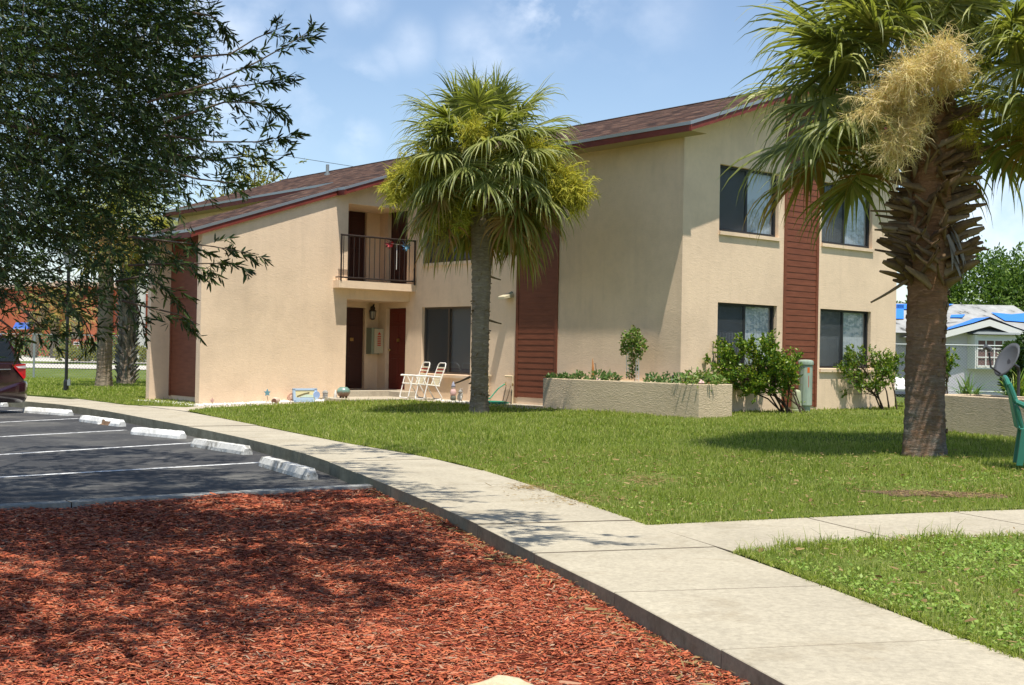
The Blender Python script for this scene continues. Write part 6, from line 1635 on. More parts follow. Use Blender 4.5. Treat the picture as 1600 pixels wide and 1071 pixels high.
yl = MB(); yl.quad((9.5, 25, .335), (60, 25, .335), (60, 70, .335), (9.5, 70, .335)) if False else None
# background trees right
GR = 'trees behind the white house'
trees = [(1540, 74, 4.6, 8.6, 'tallest green tree behind the white house, right of the thick palm trunk'), (1478, 80, 3.6, 6.0, 'lower tree just right of the thick palm trunk, behind the tarped roof'), (1615, 70, 4.0, 8.4, 'bright green tree cut by the right edge behind the white house'), (1405, 90, 4.5, 6.0, 'dark tree between the building corner and the thick palm trunk')]
for (px, Y, rr, h, lab) in trees:
    c_ = PY(px, 540, Y); cells = [((c_.x, Y, h * .58), rr * .8, rr * .8, h * .36)]
    for k in range(9): a = r5.uniform(0, 6.28); cells.append(((c_.x + rr * .75 * math.cos(a), Y + rr * .6 * math.sin(a), h * r5.uniform(.32, .80)), rr * r5.uniform(.25, .42), rr * .35, h * r5.uniform(.10, .17)))
    bush('broadleaf_tree', lab, 'tree', cells, .26, 15000, M['bgleaf'], r5, .4, stem=[([V3(c_.x, Y, 0), V3(c_.x + .3, Y, h * .5)], [.3, .15]), ([V3(c_.x + .1, Y, h * .25), V3(c_.x - rr * .5, Y, h * .6)], [.14, .06]), ([V3(c_.x + .1, Y, h * .25), V3(c_.x + rr * .5, Y, h * .6)], [.14, .06])], parts=('crown', 'trunk'), group=GR)

# ------------------------------------------------------------------ dark bush, dish, chair at the right edge
q = P(1575, 660, .33); cells = []
c_ = PY(1580, 560, 21.5)
for (px, py, rr) in ((1588, 562, .28), (1606, 545, .32), (1578, 582, .22), (1610, 585, .34), (1578, 600, .2), (1630, 560, .4), (1574, 545, .13)):
    v_ = PY(px, py, 21.5); cells.append(((v_.x, v_.y + r5.uniform(-.2, .3), v_.z), rr * .95, rr, rr * .8))
bush('ixora_bush', 'dark round bush behind the satellite dish at the right edge', 'bush', cells, .075, 7500, M['darkbush'], r5, .5, stem=[([V3(c_.x, 21.6, .5), V3(c_.x, 21.6, 1.3)], [.04, .03])])
def grassy(name, label, c, n, L, w, m, r, droop=1.1):
    t = thing(name, c, label, 'plant'); nb = NB()
    for i in range(n):
        yaw = r.uniform(0, 6.28); pt_ = r.uniform(.5, 1.35); d = np.array([math.cos(yaw) * math.cos(pt_), math.sin(yaw) * math.cos(pt_), math.sin(pt_)]); pts = [np.array(c, float) + r.normal(0, .06, 3) * [1, 1, 0]]; l2 = L * r.uniform(.6, 1.1)
        for k in range(6): d = unit(d - UPN * droop * .24 * (k + 1) / 6); pts.append(pts[-1] + d * l2 / 6)
        ribbon(nb, pts, w * np.array([.8, 1, 1, .85, .6, .35, .05]), [unit(np.cross(d, UPN) + 1e-6)] * 7, 0, .2)
    nb.build('foliage', [m], t); return t
v_ = P(1520, 640, .8); b1_ = PY(1512, 612, 20.6); b2_ = PY(1590, 608, 20.2)
grassy('strappy_plant', 'arching strappy green plant in the planter right of the thick palm', (b1_.x, b1_.y, .84), 60, .52, .024, M['ground_plant'], r5)
grassy('strappy_plant', 'dark arching plant in the planter under the satellite dish', (b2_.x, b2_.y, .84), 90, .62, .028, M['shrub'], r5)
ds = thing('satellite_dish', PY(1570, 640, 19.6), 'grey satellite dish on a pole above the planter by the green chair', 'satellite dish')
ds.location.z = .8
c_ = PY(1573, 562, 19.6); nrm = Vector((-.84, -.26, .48)).normalized(); u_ = nrm.cross(Vector((0, 0, 1))).normalized(); v_ = u_.cross(nrm) * -1
x = MB(); rings = 6; K = 28
for i in range(rings + 1):
    rr = i / rings
    for k in range(K): a = 2 * math.pi * k / K; x.v.append(tuple(c_ + u_ * (.23 * rr * math.cos(a)) + v_ * (.29 * rr * math.sin(a)) - nrm * (.07 * (1 - rr * rr))))
for i in range(rings):
    for k in range(K): x.f.append([i * K + k, i * K + (k + 1) % K, (i + 1) * K + (k + 1) % K, (i + 1) * K + k]); x.mi.append(0)
o = obj('reflector', x, M['dish'], ds, smooth=True); sd_ = o.modifiers.new('solid', 'SOLIDIFY'); sd_.thickness = .012
x = MB(); rim_ = [c_ + u_ * (.233 * math.cos(a)) + v_ * (.293 * math.sin(a)) for a in np.linspace(0, 2 * math.pi, 33)]; x.tube(rim_, .007, 6); obj('rim', x, M['dish'], ds)
x = MB(); low = c_ - v_ * .25 if v_.z > 0 else c_ + v_ * .25
foc = c_ + nrm * .38 + Vector((0, 0, -.02)); x.tube([low - nrm * .03, low + nrm * .2, foc - Vector((0, 0, .06))], .016, 8); obj('feed_arm', x, M['dish_dark'], ds)
x = MB(); x.tube([foc - nrm * .02, foc + nrm * .09], [.045, .035], 10); x.tube([foc + nrm * .02, foc + nrm * .02 + u_ * .10], .02, 8); obj('receiver', x, M['dish'], ds)
lg_c = c_ - nrm * .058; x = MB(); sv = v_ if v_.z > 0 else -v_
x.add([lg_c + u_ * a * .07 + sv * b * .06 + nrm * .004 for a, b in ((-.3, .3), (.9, .9), (.8, .1), (.1, -.9), (-.7, -.6))], [(0, 1, 2, 3, 4)]); obj('emblem', x, M['dish_dark'], ds)
x = MB(); x.tube([c_ - nrm * .1, c_ - nrm * .25, Vector((ds.location.x + .25, ds.location.y + .1, 1.3)), Vector((ds.location.x + .25, ds.location.y + .1, .5))], .025, 8); obj('mast', x, M['dish_dark'], ds)
# green plastic armchair, mostly out of frame
ch = thing('plastic_chair', P(1625, 735, .27), 'green plastic garden chair cut by the right edge of the photo', 'chair')
Yc = 15.6
def cp2(px, py, dy=0): return PY(px, py, Yc + dy)
def slabq(mb, pts, th=.02):
    n = len(pts); mb.prism(pts, Vector((0, th, .0)))
bk = MB(); bx0 = cp2(1563, 600); 
# chair built in its own frame: seat faces right
o0 = P(1592, 728, .27); o0.z = .27; fx = Vector((.95, -.30, 0)).normalized(); fy = Vector((.30, .95, 0)).normalized()
def C3(u, v, w): return o0 + fx * u + fy * v + Vector((0, 0, w))
for v in (0, .46):
    L_ = MB(); L_.hexa([C3(-.03, v - .03, 0), C3(.04, v - .03, 0), C3(.04, v + .03, 0), C3(-.03, v + .03, 0), C3(0.02, v - .035, .42), C3(.12, v - .035, .42), C3(.12, v + .035, .42), C3(.02, v + .035, .42)]); obj('leg', L_, M['plastic_green'], ch, bevel=.006)
    L_ = MB(); L_.hexa([C3(.50, v - .03, 0), C3(.57, v - .03, 0), C3(.57, v + .03, 0), C3(.50, v + .03, 0), C3(.44, v - .035, .42), C3(.54, v - .035, .42), C3(.54, v + .035, .42), C3(.44, v + .035, .42)]); obj('leg', L_, M['plastic_green'], ch, bevel=.006)
    A_ = MB(); A_.tube([C3(.04, v, .40), C3(-.02, v - .02, .62), C3(-.04, v - .03, .72), C3(.1, v - .04, .655), C3(.35, v - .04, .63), C3(.50, v - .03, .62), C3(.52, v, .42)], [.022, .03, .035, .035, .035, .03, .022], 8); obj('arm', A_, M['plastic_green'], ch)
st_ = MB(); st_.hexa([C3(.0, -.03, .40), C3(.54, -.04, .42), C3(.54, .50, .42), C3(.0, .49, .40), C3(.0, -.03, .425), C3(.54, -.04, .445), C3(.54, .50, .445), C3(.0, .49, .425)]); obj('seat', st_, M['plastic_green'], ch, bevel=.01)
bk = MB(); N_ = 9
for k in range(N_):
    v0 = -.01 + .48 * k / N_; v1 = v0 + .036 if 0 < k < N_ - 1 else v0 + .05
    b0 = lambda z: -.02 - .20 * (z - .42) - .0
    for (za, zb) in ((.42, .66), (.66, .90)):
        bk.hexa([C3(b0(za), v0, za), C3(b0(za) + .018, v0, za), C3(b0(za) + .018, v1, za), C3(b0(za), v1, za), C3(b0(zb), v0, zb), C3(b0(zb) + .018, v0, zb), C3(b0(zb) + .018, v1, zb), C3(b0(zb), v1, zb)])
bk.tube([C3(-.115, -.01, .90), C3(-.135, .06, .96), C3(-.145, .24, .99), C3(-.135, .42, .96), C3(-.115, .49, .90)], .028, 8)
bk.tube([C3(-.04, -.01, .72), C3(-.115, -.01, .92)], .03, 8); bk.tube([C3(-.04, .48, .72), C3(-.115, .49, .92)], .03, 8)
obj('backrest', bk, M['plastic_green'], ch)

# two yard trees standing right of the frame; the gable windows mirror them
for (x_, y_, rr, h, lab) in ((21.0, 24.5, 3.6, 7.5, 'round yard tree standing right of the frame, mirrored in the gable windows'), (26.0, 31.0, 4.2, 8.5, 'taller yard tree behind the other one right of the frame')):
    cells = [((x_, y_, h * .6), rr * .8, rr * .8, h * .3)] + [((x_ + rr * .7 * math.cos(a), y_ + rr * .7 * math.sin(a), h * (.45 + .2 * math.sin(a * 3))), rr * .4, rr * .4, h * .16) for a in (0, 1.2, 2.5, 3.7, 5)]
    bush('broadleaf_tree', lab, 'tree', cells, .16, 9000, M['bgleaf'], r5, .4, stem=[([V3(x_, y_, 0), V3(x_, y_, h * .6)], [.25, .15])], parts=('crown', 'trunk'), group='yard trees right of the frame')

# ------------------------------------------------------------------ shrubs by the gable wall
def shrub(name, label, base, stems, leaf, nleaf, m, r, cat='shrub', twn=10):
    """stems: list of tips (Vector) fanning from base"""
    t = thing(name, base, label, cat); x = MB(); O = []; D = []; L = []
    base = Vector(base)
    stems = [Vector(s) for s in stems]; nm_ = max(3, len(stems) // 9); mains = stems[:nm_]; paths = []
    for tip in mains:
        b0 = base + Vector((r.normal(0, .10), r.normal(0, .05), -.03)); d_ = tip - b0
        m1 = b0 + Vector((d_.x * .22, d_.y * .22, d_.z * .40)); m2 = b0 + Vector((d_.x * .58, d_.y * .58, d_.z * .70)); x.tube([b0, m1, m2, tip], [.020, .015, .010, .004], 7); paths.append((m1, m2, tip))
    for tip in stems:
        if tip in mains: mid = [p for p in paths if p[2] == tip][0][1]
        else:
            pp = min(paths, key=lambda p: (p[2] - tip).length); o_ = pp[0].lerp(pp[1], r.uniform(.3, 1)); mid = o_.lerp(tip, .5) + Vector((0, 0, -.03)); x.tube([o_, mid, tip], [.009, .006, .003], 5)
        for k in range(twn):
            f = r.uniform(.35, 1.05); o = mid + (tip - mid) * ((f - .25) / .75); d = unit(np.array(tip - base) * .8 + r.normal(0, .7, 3)); O.append(list(o)); D.append(d); L.append(r.uniform(.10, .26))
    obj('stem', x, M['twig'], t)
    TV, TF, LV, LF = sprigs(np.array(O), np.array(D), np.array(L), nleaf, leaf, r, .5, -.1, .003, 1.0)
    nb = NB(); nb.add(TV, TF, 1); nb.add(LV, LF, 0); nb.build('foliage', [m, M['twig']], t); return t
r6 = np.random.default_rng(66)
# large shrub: crown spans the picture from x 1090 to 1250
b = T(20.1, 15.25, .33); Yb = b.y
tips = []
for _ in range(84):
    while True:
        px, py = r6.uniform(1092, 1250), r6.uniform(530, 612)
        e = ((px - 1168) / 82) ** 2 + ((py - 576) / 46) ** 2 + .25 * math.sin(px * .09) * math.cos(py * .1)
        if e < 1: break
    tips.append(PY(px, py, Yb + r6.uniform(-.55, .55)))
shrub('large_shrub', 'large bright green shrub with bare lower stems between the planter and the utility pedestal', (b.x, b.y, GW(b.x, b.y)), tips, .062, 14, M['shrub'], r6, twn=13)
b = T(24.0, 15.45, .35); tips = []
for _ in range(44):
    while True:
        px, py = r6.uniform(1296, 1408), r6.uniform(546, 606)
        e = ((px - 1350) / 56) ** 2 + ((py - 576) / 32) ** 2 + .25 * math.sin(px * .12 + 1)
        if e < 1: break
    tips.append(PY(px, py, b.y + r6.uniform(-.4, .4)))
tips += [PY(1404, 562, b.y), PY(1300, 612, b.y), PY(1296, 605, b.y), PY(1398, 556, b.y)]
shrub('small_shrub', 'smaller airy green shrub under the right lower window of the gable wall', (b.x, b.y, GW(b.x, b.y)), tips, .058, 11, M['shrub'], r6, twn=12)
b = P(1478, 660, .33); b = PY(1480, 620, 24.0); b.z = .35
shrub('small_shrub', 'little green shrub showing just right of the thick palm trunk by the fence', b, [PY(px, py, 24.0) for px, py in ((1476, 552), (1484, 560), (1470, 565), (1480, 575), (1474, 558), (1466, 572), (1486, 568))], .07, 10, M['shrub'], r6)
b = T(20.9, 15.35, .34)
shrub('seedling_shrub', 'tiny sparse reddish green seedling between the large shrub and the beige stub', (b.x, b.y, GW(b.x, b.y)), [PY(px, py, b.y) for px, py in ((1222, 615), (1230, 622), (1238, 605), (1226, 600), (1236, 588), (1240, 580))], .05, 6, M['vine'], r6, cat='seedling', twn=4)

# utility pedestal and its beige stub
q = T(21.75, 15.4, 0); q.z = GW(q.x, q.y); q = PY(1258.5, 600, q.y); q.z = GW(q.x, q.y)
ped = thing('utility_pedestal', q, 'tall grey green utility pedestal with an orange sticker in front of the gable siding', 'utility pedestal')
hP = PY(1258, 566, q.y).z - q.z
x = MB(); prof = [(.105, -.05), (.108, .12), (.140, .125), (.142, hP - .07), (.130, hP - .06)]
x.lathe(q, prof, 20); o = obj('cover', x, M['pedestal'], ped, bevel=.004)
x = MB(); x.lathe(q, [(.150, hP - .062), (.160, hP - .05), (.160, hP - .005), (.150, hP + .03), (.10, hP + .045), (.01, hP + .05)], 20); obj('cap', x, M['pedestal'], ped, smooth=False)
def onp(ang, z, r=.1435): return (q.x + r * math.cos(ang), q.y + r * math.sin(ang), q.z + z)
toc = math.atan2(-q.y, -q.x)
x = MB(); 
for k in range(3): x.quad(onp(toc + .25 + k * .12, hP - .22), onp(toc + .25 + k * .12 + .12, hP - .22), onp(toc + .37 + k * .12, hP - .11), onp(toc + .25 + k * .12, hP - .11))
obj('orange_sticker', x, M['orange'], ped)
x = MB(); x.quad(onp(toc + .42, hP - .52, .144), onp(toc + .50, hP - .52, .144), onp(toc + .50, hP - .28, .144), onp(toc + .42, hP - .28, .144)); obj('red_strip', x, M['red_ink'], ped)
x = MB(); x.quad(onp(toc - .36, .13, .1445), onp(toc - .33, .13, .1445), onp(toc - .33, hP - .08, .1445), onp(toc - .36, hP - .08, .1445)); obj('seam', x, M['black'], ped)
q2 = PY(1244.5, 620, q.y - .15); q2.z = GW(q2.x, q2.y)
ped2 = thing('utility_stub', q2, 'short beige green round topped utility stub left of the tall pedestal', 'utility stub')
h2 = PY(1244, 609, q2.y).z - q2.z
x = MB(); x.lathe(q2, [(.108, -.05), (.106, .1), (.094, h2 * .7), (.086, h2 - .05), (.07, h2 - .015), (.01, h2)], 18); obj('shell', x, M['pedestal2'], ped2, smooth=True)
x = MB(); x.lathe(q2, [(.112, -.02), (.112, .04), (.107, .05)], 18); obj('base_ring', x, M['pedestal2'], ped2)

# ------------------------------------------------------------------ planter planting
def on_planter(px, z=.87, a=None):
    q = P(px, 595, z); a_, b_ = toab(q.x, q.y)
    v = FWD + RGT * ((px - 800) / FPX) - UPV * (0.0); t = (17.45 if a is None else a) / (v.x * AX + v.y * AY); return Vector((v.x * t, v.y * t, z))
gp_ = [(865, 'low sprawling', 5), (885, 'x', 6), (905, 'x', 7), (935, 'x', 9), (955, 'x', 8), (1022, 'x', 8), (1045, 'x', 8), (1068, 'x', 9), (1082, 'x', 11), (1098, 'x', 12), (1112, 'x', 11), (1126, 'x', 8)]
nm = ['trailing plant at the left end of the planter', 'small weedy plant second from the left end of the planter', 'grey green clump just left of the orange stake in the planter', 'feathery green clump right of the orange stake in the planter', 'low green clump left of the white trellis', 'grassy clump right of the white trellis', 'clump with long curved blades midway between trellis and corner',
      'leafy clump by the small dark figure in the planter', 'broad leaved clump near the planter corner', 'yellow green clump at the planter corner', 'tallest yellow green clump against the big shrub', 'green clump at the right end of the planter']
for (px, _, h), lab in zip(gp_, nm):
    c = on_planter(px, .87, 17.42 if px < 1100 else None)
    if px >= 1100: c = T(17.5 + (px - 1100) * .015, 15.15, .87)
    s = h * .022
    bush('bedding_plant', lab, 'plant', [((c.x, c.y, .88 + s * .4), s * 1.1, s * .9, s * .75)], .075, 230, M['ground_plant'] if px < 1075 else M['vine'], r6, .45, stem=[([c, c + Vector((0, 0, s * .7))], [.006, .004])])
c = on_planter(1040); nb = NB(); tt_ = thing('spiky_plant', c, 'thin plant with a few long arching blades in the middle of the planter', 'plant')
for (yaw, pt_, l2) in ((R2(200), 1.2, .42), (R2(20), 1.35, .34), (R2(340), 1.45, .36), (R2(180), .9, .38), (R2(60), 1.1, .3)):
    d = np.array([math.cos(yaw) * math.cos(pt_), math.sin(yaw) * math.cos(pt_), math.sin(pt_)]); pts = [np.array(c)]
    for k in range(6): d = unit(d - UPN * .28 * (k + 1) / 4); pts.append(pts[-1] + d * l2 / 6)
    ribbon(nb, pts, .012 * np.array([1, 1, 1, .8, .6, .4, .1]), [unit(np.cross(d, UPN) + 1e-6)] * 7, 0, .2)
nb.build('foliage', [M['ground_plant']], tt_)
# trellis with vine
c = on_planter(990); tr = thing('trellis', c, 'small white trellis in the planter carrying a leafy vine', 'trellis')
def tpx(px, py): 
    v = FWD + RGT * ((px - 800) / FPX) - UPV * ((py - 535.5) / FPX); t = 17.45 / (v.x * AX + v.y * AY); return Vector((v.x * t, v.y * t, HC + v.z * t))
x = MB()
for (px, py0, py1) in ((981, 592, 540), (996, 596, 540)):
    for dx in (-2.2, 2.2): x.tube([tpx(px + dx, py0), tpx(px + dx * .8, py1)], .008, 5)
    k = py0 - 4
    while k > py1: x.tube([tpx(px - 2.2, k), tpx(px + 2.2, k)], .006, 5); k -= 6
x.tube([tpx(981, 545), tpx(996, 545)], .007, 5)
obj('lattice', x, M['white'], tr)
cells = []
for (px, py, s) in ((988, 527, .17), (980, 537, .13), (998, 535, .14), (1002, 545, .11), (977, 548, .09), (990, 545, .13), (988, 560, .08), (990, 575, .08), (999, 556, .07), (986, 587, .07), (992, 520, .09)):
    v = tpx(px, py); cells.append(((v.x, v.y, v.z), s, s * .8, s))
bush('climbing_vine', 'leafy climbing vine topping the white trellis in the planter', 'vine', cells, .055, 1500, M['vine'], r6, .6, stem=[([tpx(986, 594), tpx(990, 560), tpx(986, 530)], [.006, .005, .003]), ([tpx(992, 596), tpx(985, 565), tpx(992, 525)], [.006, .005, .003])])
# orange stake ornament, dark hook
c = tpx(926, 588); st = thing('garden_stake', c, 'pointed orange garden stake with a dark hook in the planter against the wall', 'garden ornament')
x = MB(); p0, p1, p2 = tpx(926, 590), tpx(926.5, 575), tpx(926, 560); x.tube([p0, p1, p2], [.028, .022, .003], 8); obj('spike', x, mat('orange_clay', (.5, .2, .06), .8), st)
x = MB(); x.tube([tpx(931, 590), tpx(931, 569), tpx(928.5, 568)], .006, 5); obj('hook', x, M['black'], st)
def shell(px, py, lab, m, s=.05):
    c = tpx(px, py); t = thing('garden_shell', c, lab, 'garden ornament'); x = MB(); x.lathe(c - Vector((0, 0, .03)), [(s * 1.0, 0), (s * 1.15, .015), (s * .8, .04), (s * .3, .06), (.004, .065)], 14); obj('shell_body', x, m, t)
    x = MB(); x.lathe(c + Vector((0, 0, .028)), [(s * .2, 0), (s * .24, .008), (.003, .018)], 8); obj('knob', x, m, t)
pink = mat('pink_glaze', (.65, .42, .40), .5, .4)
shell(935, 592.5, 'pinkish shell ornament on the planter rim below the orange stake', pink, .06)
c = T(17.22, 15.03, .95)
t = thing('garden_shell', c, 'pink shell ornament on the planter rim near its right end', 'garden ornament'); x = MB(); cc = PY(1096, 597, c.y); x.lathe(cc - Vector((0, 0, .03)), [(.055, 0), (.06, .015), (.04, .04), (.015, .06), (.004, .065)], 14); obj('shell_body', x, pink, t)
c = tpx(1052, 595); t = thing('garden_figurine', c, 'tiny dark and white figurine standing in the planter', 'garden ornament'); x = MB(); x.lathe(c - Vector((0, 0, .02)), [(.03, 0), (.035, .03), (.02, .07), (.025, .09), (.02, .12), (.003, .13)], 10); obj('figure', x, M['black'], t)
x = MB(); x.lathe(c - Vector((0, 0, .02)), [(.0365, .028), (.033, .05), (.03, .055)], 10); obj('apron_band', x, M['white'], t)

# ------------------------------------------------------------------ folding lawn chairs
def folding_chair(label, foot, right, fwd, s=1.0):
    """foot = ground point under front middle; right/fwd horizontal unit vectors (fwd = where the sitter looks)"""
    foot = Vector(foot); t = thing('folding_chair', foot, label, 'folding chair', 'white folding chairs on the patio')
    def q(x, y, z): return foot + right * (x * s) + fwd * (y * s) + Vector((0, 0, z * s))
    w = .27
    for sx in (-1, 1):
        L_ = MB(); L_.tube([q(sx * w, .14, .61), q(sx * w, .20, .34), q(sx * w, .27, .06), q(sx * (w - .03), .28, .015)], .013, 8); obj('leg', L_, M['white'], t)
        L_ = MB(); L_.tube([q(sx * w, .06, .60), q(sx * w, -.08, .33), q(sx * w, -.25, .06), q(sx * (w - .03), -.27, .015)], .013, 8); obj('leg', L_, M['white'], t)
        A_ = MB(); A_.tube([q(sx * w, -.20, .60), q(sx * w, .22, .625), q(sx * w, .26, .615)], [.017, .02, .017], 8); obj('armrest', A_, M['white'], t)
    x = MB()
    for (y, z) in ((.28, .015), (-.27, .015)): x.tube([q(-w + .03, y, z), q(w - .03, y, z)], .013, 8)
    x.tube([q(-w, .20, .40), q(-w, -.18, .36)], .012, 8); x.tube([q(w, .20, .40), q(w, -.18, .36)], .012, 8); x.tube([q(-w, .20, .40), q(w, .20, .40)], .012, 8)
    obj('seat_frame', x, M['white'], t)
    bw = w - .04; b0, b1 = q(-bw, -.17, .36), q(bw, -.17, .36)
    tp = [(-bw, -.17, .36), (-bw, -.36, .88), (-bw + .03, -.385, .955), (-bw + .08, -.395, .975), (bw - .08, -.395, .975), (bw - .03, -.385, .955), (bw, -.36, .88), (bw, -.17, .36)]
    x = MB(); x.tube([q(*p) for p in tp], .013, 8); obj('back_frame', x, M['white'], t)
    n = 11
    cr = MB(); rd_ = MB()
    for k in range(n):
        f = (k + .5) / n; y = -.17 - .19 * f; z = .37 + .50 * f; hh = .017
        tgt = rd_ if k in (n - 2, n - 4) else cr
        tgt.hexa([q(-bw - .012, y + .006, z - hh), q(bw + .012, y + .006, z - hh), q(bw + .012, y - .018, z - hh), q(-bw - .012, y - .018, z - hh), q(-bw - .012, y, z + hh), q(bw + .012, y, z + hh), q(bw + .012, y - .024, z + hh), q(-bw - .012, y - .024, z + hh)])
    obj('back_straps', cr, M['cream'], t); obj('red_straps', rd_, M['strap_red'], t)
    x = MB()
    for k in range(9):
        f = (k + .5) / 9; y = -.16 + .35 * f; z = .372 + .035 * f
        x.hexa([q(-w - .006, y - .016, z), q(w + .006, y - .016, z), q(w + .006, y + .016, z), q(-w - .006, y + .016, z), q(-w - .006, y - .016, z + .018), q(w + .006, y - .016, z + .018), q(w + .006, y + .016, z + .018), q(-w - .006, y + .016, z + .018)])
    obj('seat_straps', x, M['cream'], t)
    return t
fA = (T(-1, 0, 0) * .90 + T(0, -1, 0) * .44).normalized(); rA = Vector((-fA.y, fA.x, 0))
# chairs face out to the lawn, backs against the window
def patio_pt(px, py): return P(px, py, .325)
q1_ = patio_pt(648, 622); 
f2 = (T(-1, 0, 0) * .93 + T(0, 1, 0) * .18).normalized()
folding_chair('left one of two white folding chairs with red back stripes, nearer the red door', T(17.30, 23.90, .325), Vector((-f2.y, f2.x, 0)), f2, .87)
folding_chair('right one of two white folding chairs with red back stripes, in front of the window', T(17.30, 23.28, .32), Vector((-f2.y, f2.x, 0)), f2, .87)

# ------------------------------------------------------------------ ornaments along the wing wall
def wpt(px, py, b=24.70):     # point on the vertical plane b just in front of the wing wall
    v = FWD + RGT * ((px - 800) / FPX) - UPV * ((py - 535.5) / FPX); t = b / (v.x * BX + v.y * BY); return Vector((v.x * t, v.y * t, HC + v.z * t))
def star(px, py, s, m, lab, py_base):
    c = wpt(px, py); base = wpt(px + 2, py_base); t = thing('star_stake', base, lab, 'garden ornament')
    ux, uz = T(1, 0, 0), Vector((0, 0, 1)); pts = []
    for k in range(10): a = math.pi / 2 + k * math.pi / 5; rr = s * (1 if k % 2 == 0 else .48); pts.append(c + ux * rr * math.cos(a) + uz * rr * math.sin(a))
    x = MB(); x.prism(pts, T(0, .02, 0)); obj('star', x, m, t)
    x = MB(); x.tube([c + T(0, .03, 0) - uz * s * .4, base + T(0, .03, 0)], .006, 5); obj('stem', x, M['palmbark'], t)
star(418, 614, .085, mat('blue_star', (.14, .30, .36), .6), 'blue star on a stake at the foot of the wing wall', 629)
star(332, 626, .055, mat('pink_star', (.55, .33, .28), .6), 'small pale pink star at the left corner of the wing wall', 633)
def at_base(px, py): q = wpt(px, py); q.z = min(GW(q.x, q.y), .25) - .0; return q
c = wpt(431, 626.5, 24.6); t = thing('clay_jar', c, 'small clay jar lying on its side among the white stones', 'jar')
x = MB(); d_ = (T(-.75, -.65, 0)); d_.z = 0; d_.normalize(); x.tube([c - d_ * .14, c - d_ * .08, c + d_ * .04, c + d_ * .09, c + d_ * .11], [.035, .075, .085, .062, .07], 16); obj('jar_body', x, mat('pale_clay', (.55, .42, .33), .8), t, smooth=True)
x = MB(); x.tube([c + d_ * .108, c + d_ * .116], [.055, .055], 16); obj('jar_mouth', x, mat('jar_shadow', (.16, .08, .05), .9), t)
# round pinkish ornament behind the sign
c = wpt(455, 621, 24.75); t = thing('clay_ornament', c, 'round terracotta ornament leaning left of the painted sign', 'garden ornament')
x = MB(); x.tube([c - T(0, .02, 0), c + T(0, .02, 0)], [.10, .10], 18); x.hexa([c + T(-.08, -.02, 0) + Vector((0, 0, -.16)), c + T(.08, -.02, 0) + Vector((0, 0, -.16)), c + T(.08, .02, 0) + Vector((0, 0, -.16)), c + T(-.08, .02, 0) + Vector((0, 0, -.16)), c + T(-.06, -.02, 0) + Vector((0, 0, -.06)), c + T(.06, -.02, 0) + Vector((0, 0, -.06)), c + T(.06, .02, 0) + Vector((0, 0, -.06)), c + T(-.06, .02, 0) + Vector((0, 0, -.06))]); obj('disc', x, mat('terracotta_pink', (.58, .34, .24), .8), t)
x = MB(); x.tube([c + T(.0, -.028, 0), c + T(0, -.020, 0)], [.04, .05], 12); obj('boss', x, mat('terracotta_light', (.65, .45, .34), .8), t)
# painted sign
tl, br_ = wpt(460, 608, 24.62), wpt(499, 626, 24.62)
sgn = thing('painted_sign', (tl.x, tl.y, br_.z), 'blue framed garden plaque painted with a yellow and pale green seascape', 'garden plaque')
aL, aR = toab(tl.x, tl.y)[0], toab(br_.x, br_.y)[0]; zb, zt = br_.z - .02, tl.z
def pw(a, z, d=0): return T(a, 24.62 + d + (z - zb) * .18, z)
blue = mat('plaque_blue', (.36, .47, .60), .7); yel = mat('plaque_yellow', (.62, .56, .32), .7); pale = mat('plaque_pale', (.50, .60, .48), .7)
w_ = aR - aL; x = MB()
x.hexa([pw(aL, zb), pw(aR - .05, zb), pw(aR - .05, zb, .03), pw(aL, zb, .03), pw(aL, zt), pw(aR - .05, zt), pw(aR - .05, zt, .03), pw(aL, zt, .03)]); obj('panel', x, yel, sgn)
fr = MB(); h_ = zt - zb
for (a0, a1, z0, z1) in ((aL - .01, aR - .04, zb - .01, zb + h_ * .10), (aL - .01, aR - .04, zt - h_ * .12, zt + .01), (aL - .01, aL + w_ * .07, zb, zt), (aR - w_ * .18, aR - .04, zb, zt)):
    fr.hexa([pw(a0, z0, -.012), pw(a1, z0, -.012), pw(a1, z0, .032), pw(a0, z0, .032), pw(a0, z1, -.012), pw(a1, z1, -.012), pw(a1, z1, .032), pw(a0, z1, .032)])
obj('frame', fr, blue, sgn)
x = MB(); x.add([pw(aL + w_ * .07, zb + h_ * .12, -.004), pw(aL + w_ * .78, zb + h_ * .12, -.004), pw(aL + w_ * .78, zb + h_ * .30, -.004), pw(aL + w_ * .5, zb + h_ * .40, -.004), pw(aL + w_ * .25, zb + h_ * .30, -.004), pw(aL + w_ * .07, zb + h_ * .34, -.004)], [(0, 1, 2, 3, 4, 5)]); obj('painted_water', x, blue, sgn)
x = MB(); x.add([pw(aL + w_ * .2, zb + h_ * .34, -.007), pw(aL + w_ * .78, zb + h_ * .32, -.007), pw(aL + w_ * .78, zb + h_ * .48, -.007), pw(aL + w_ * .5, zb + h_ * .56, -.007)], [(0, 1, 2, 3)]); obj('painted_shore', x, pale, sgn)
x = MB(); x.tube([pw(aL + w_ * .12, zb + h_ * .42, -.010), pw(aL + w_ * .40, zb + h_ * .62, -.010), pw(aL + w_ * .62, zb + h_ * .72, -.010)], .006, 5); obj('painted_branch', x, M['twig'], sgn)
x = MB(); cD = pw(aR - w_ * .10, zb + h_ * .50, -.02); x.tube([cD, cD + T(0, .03, 0)], [.085, .085], 16); obj('blue_disc', x, mat('plaque_disc', (.30, .42, .68), .6), sgn)
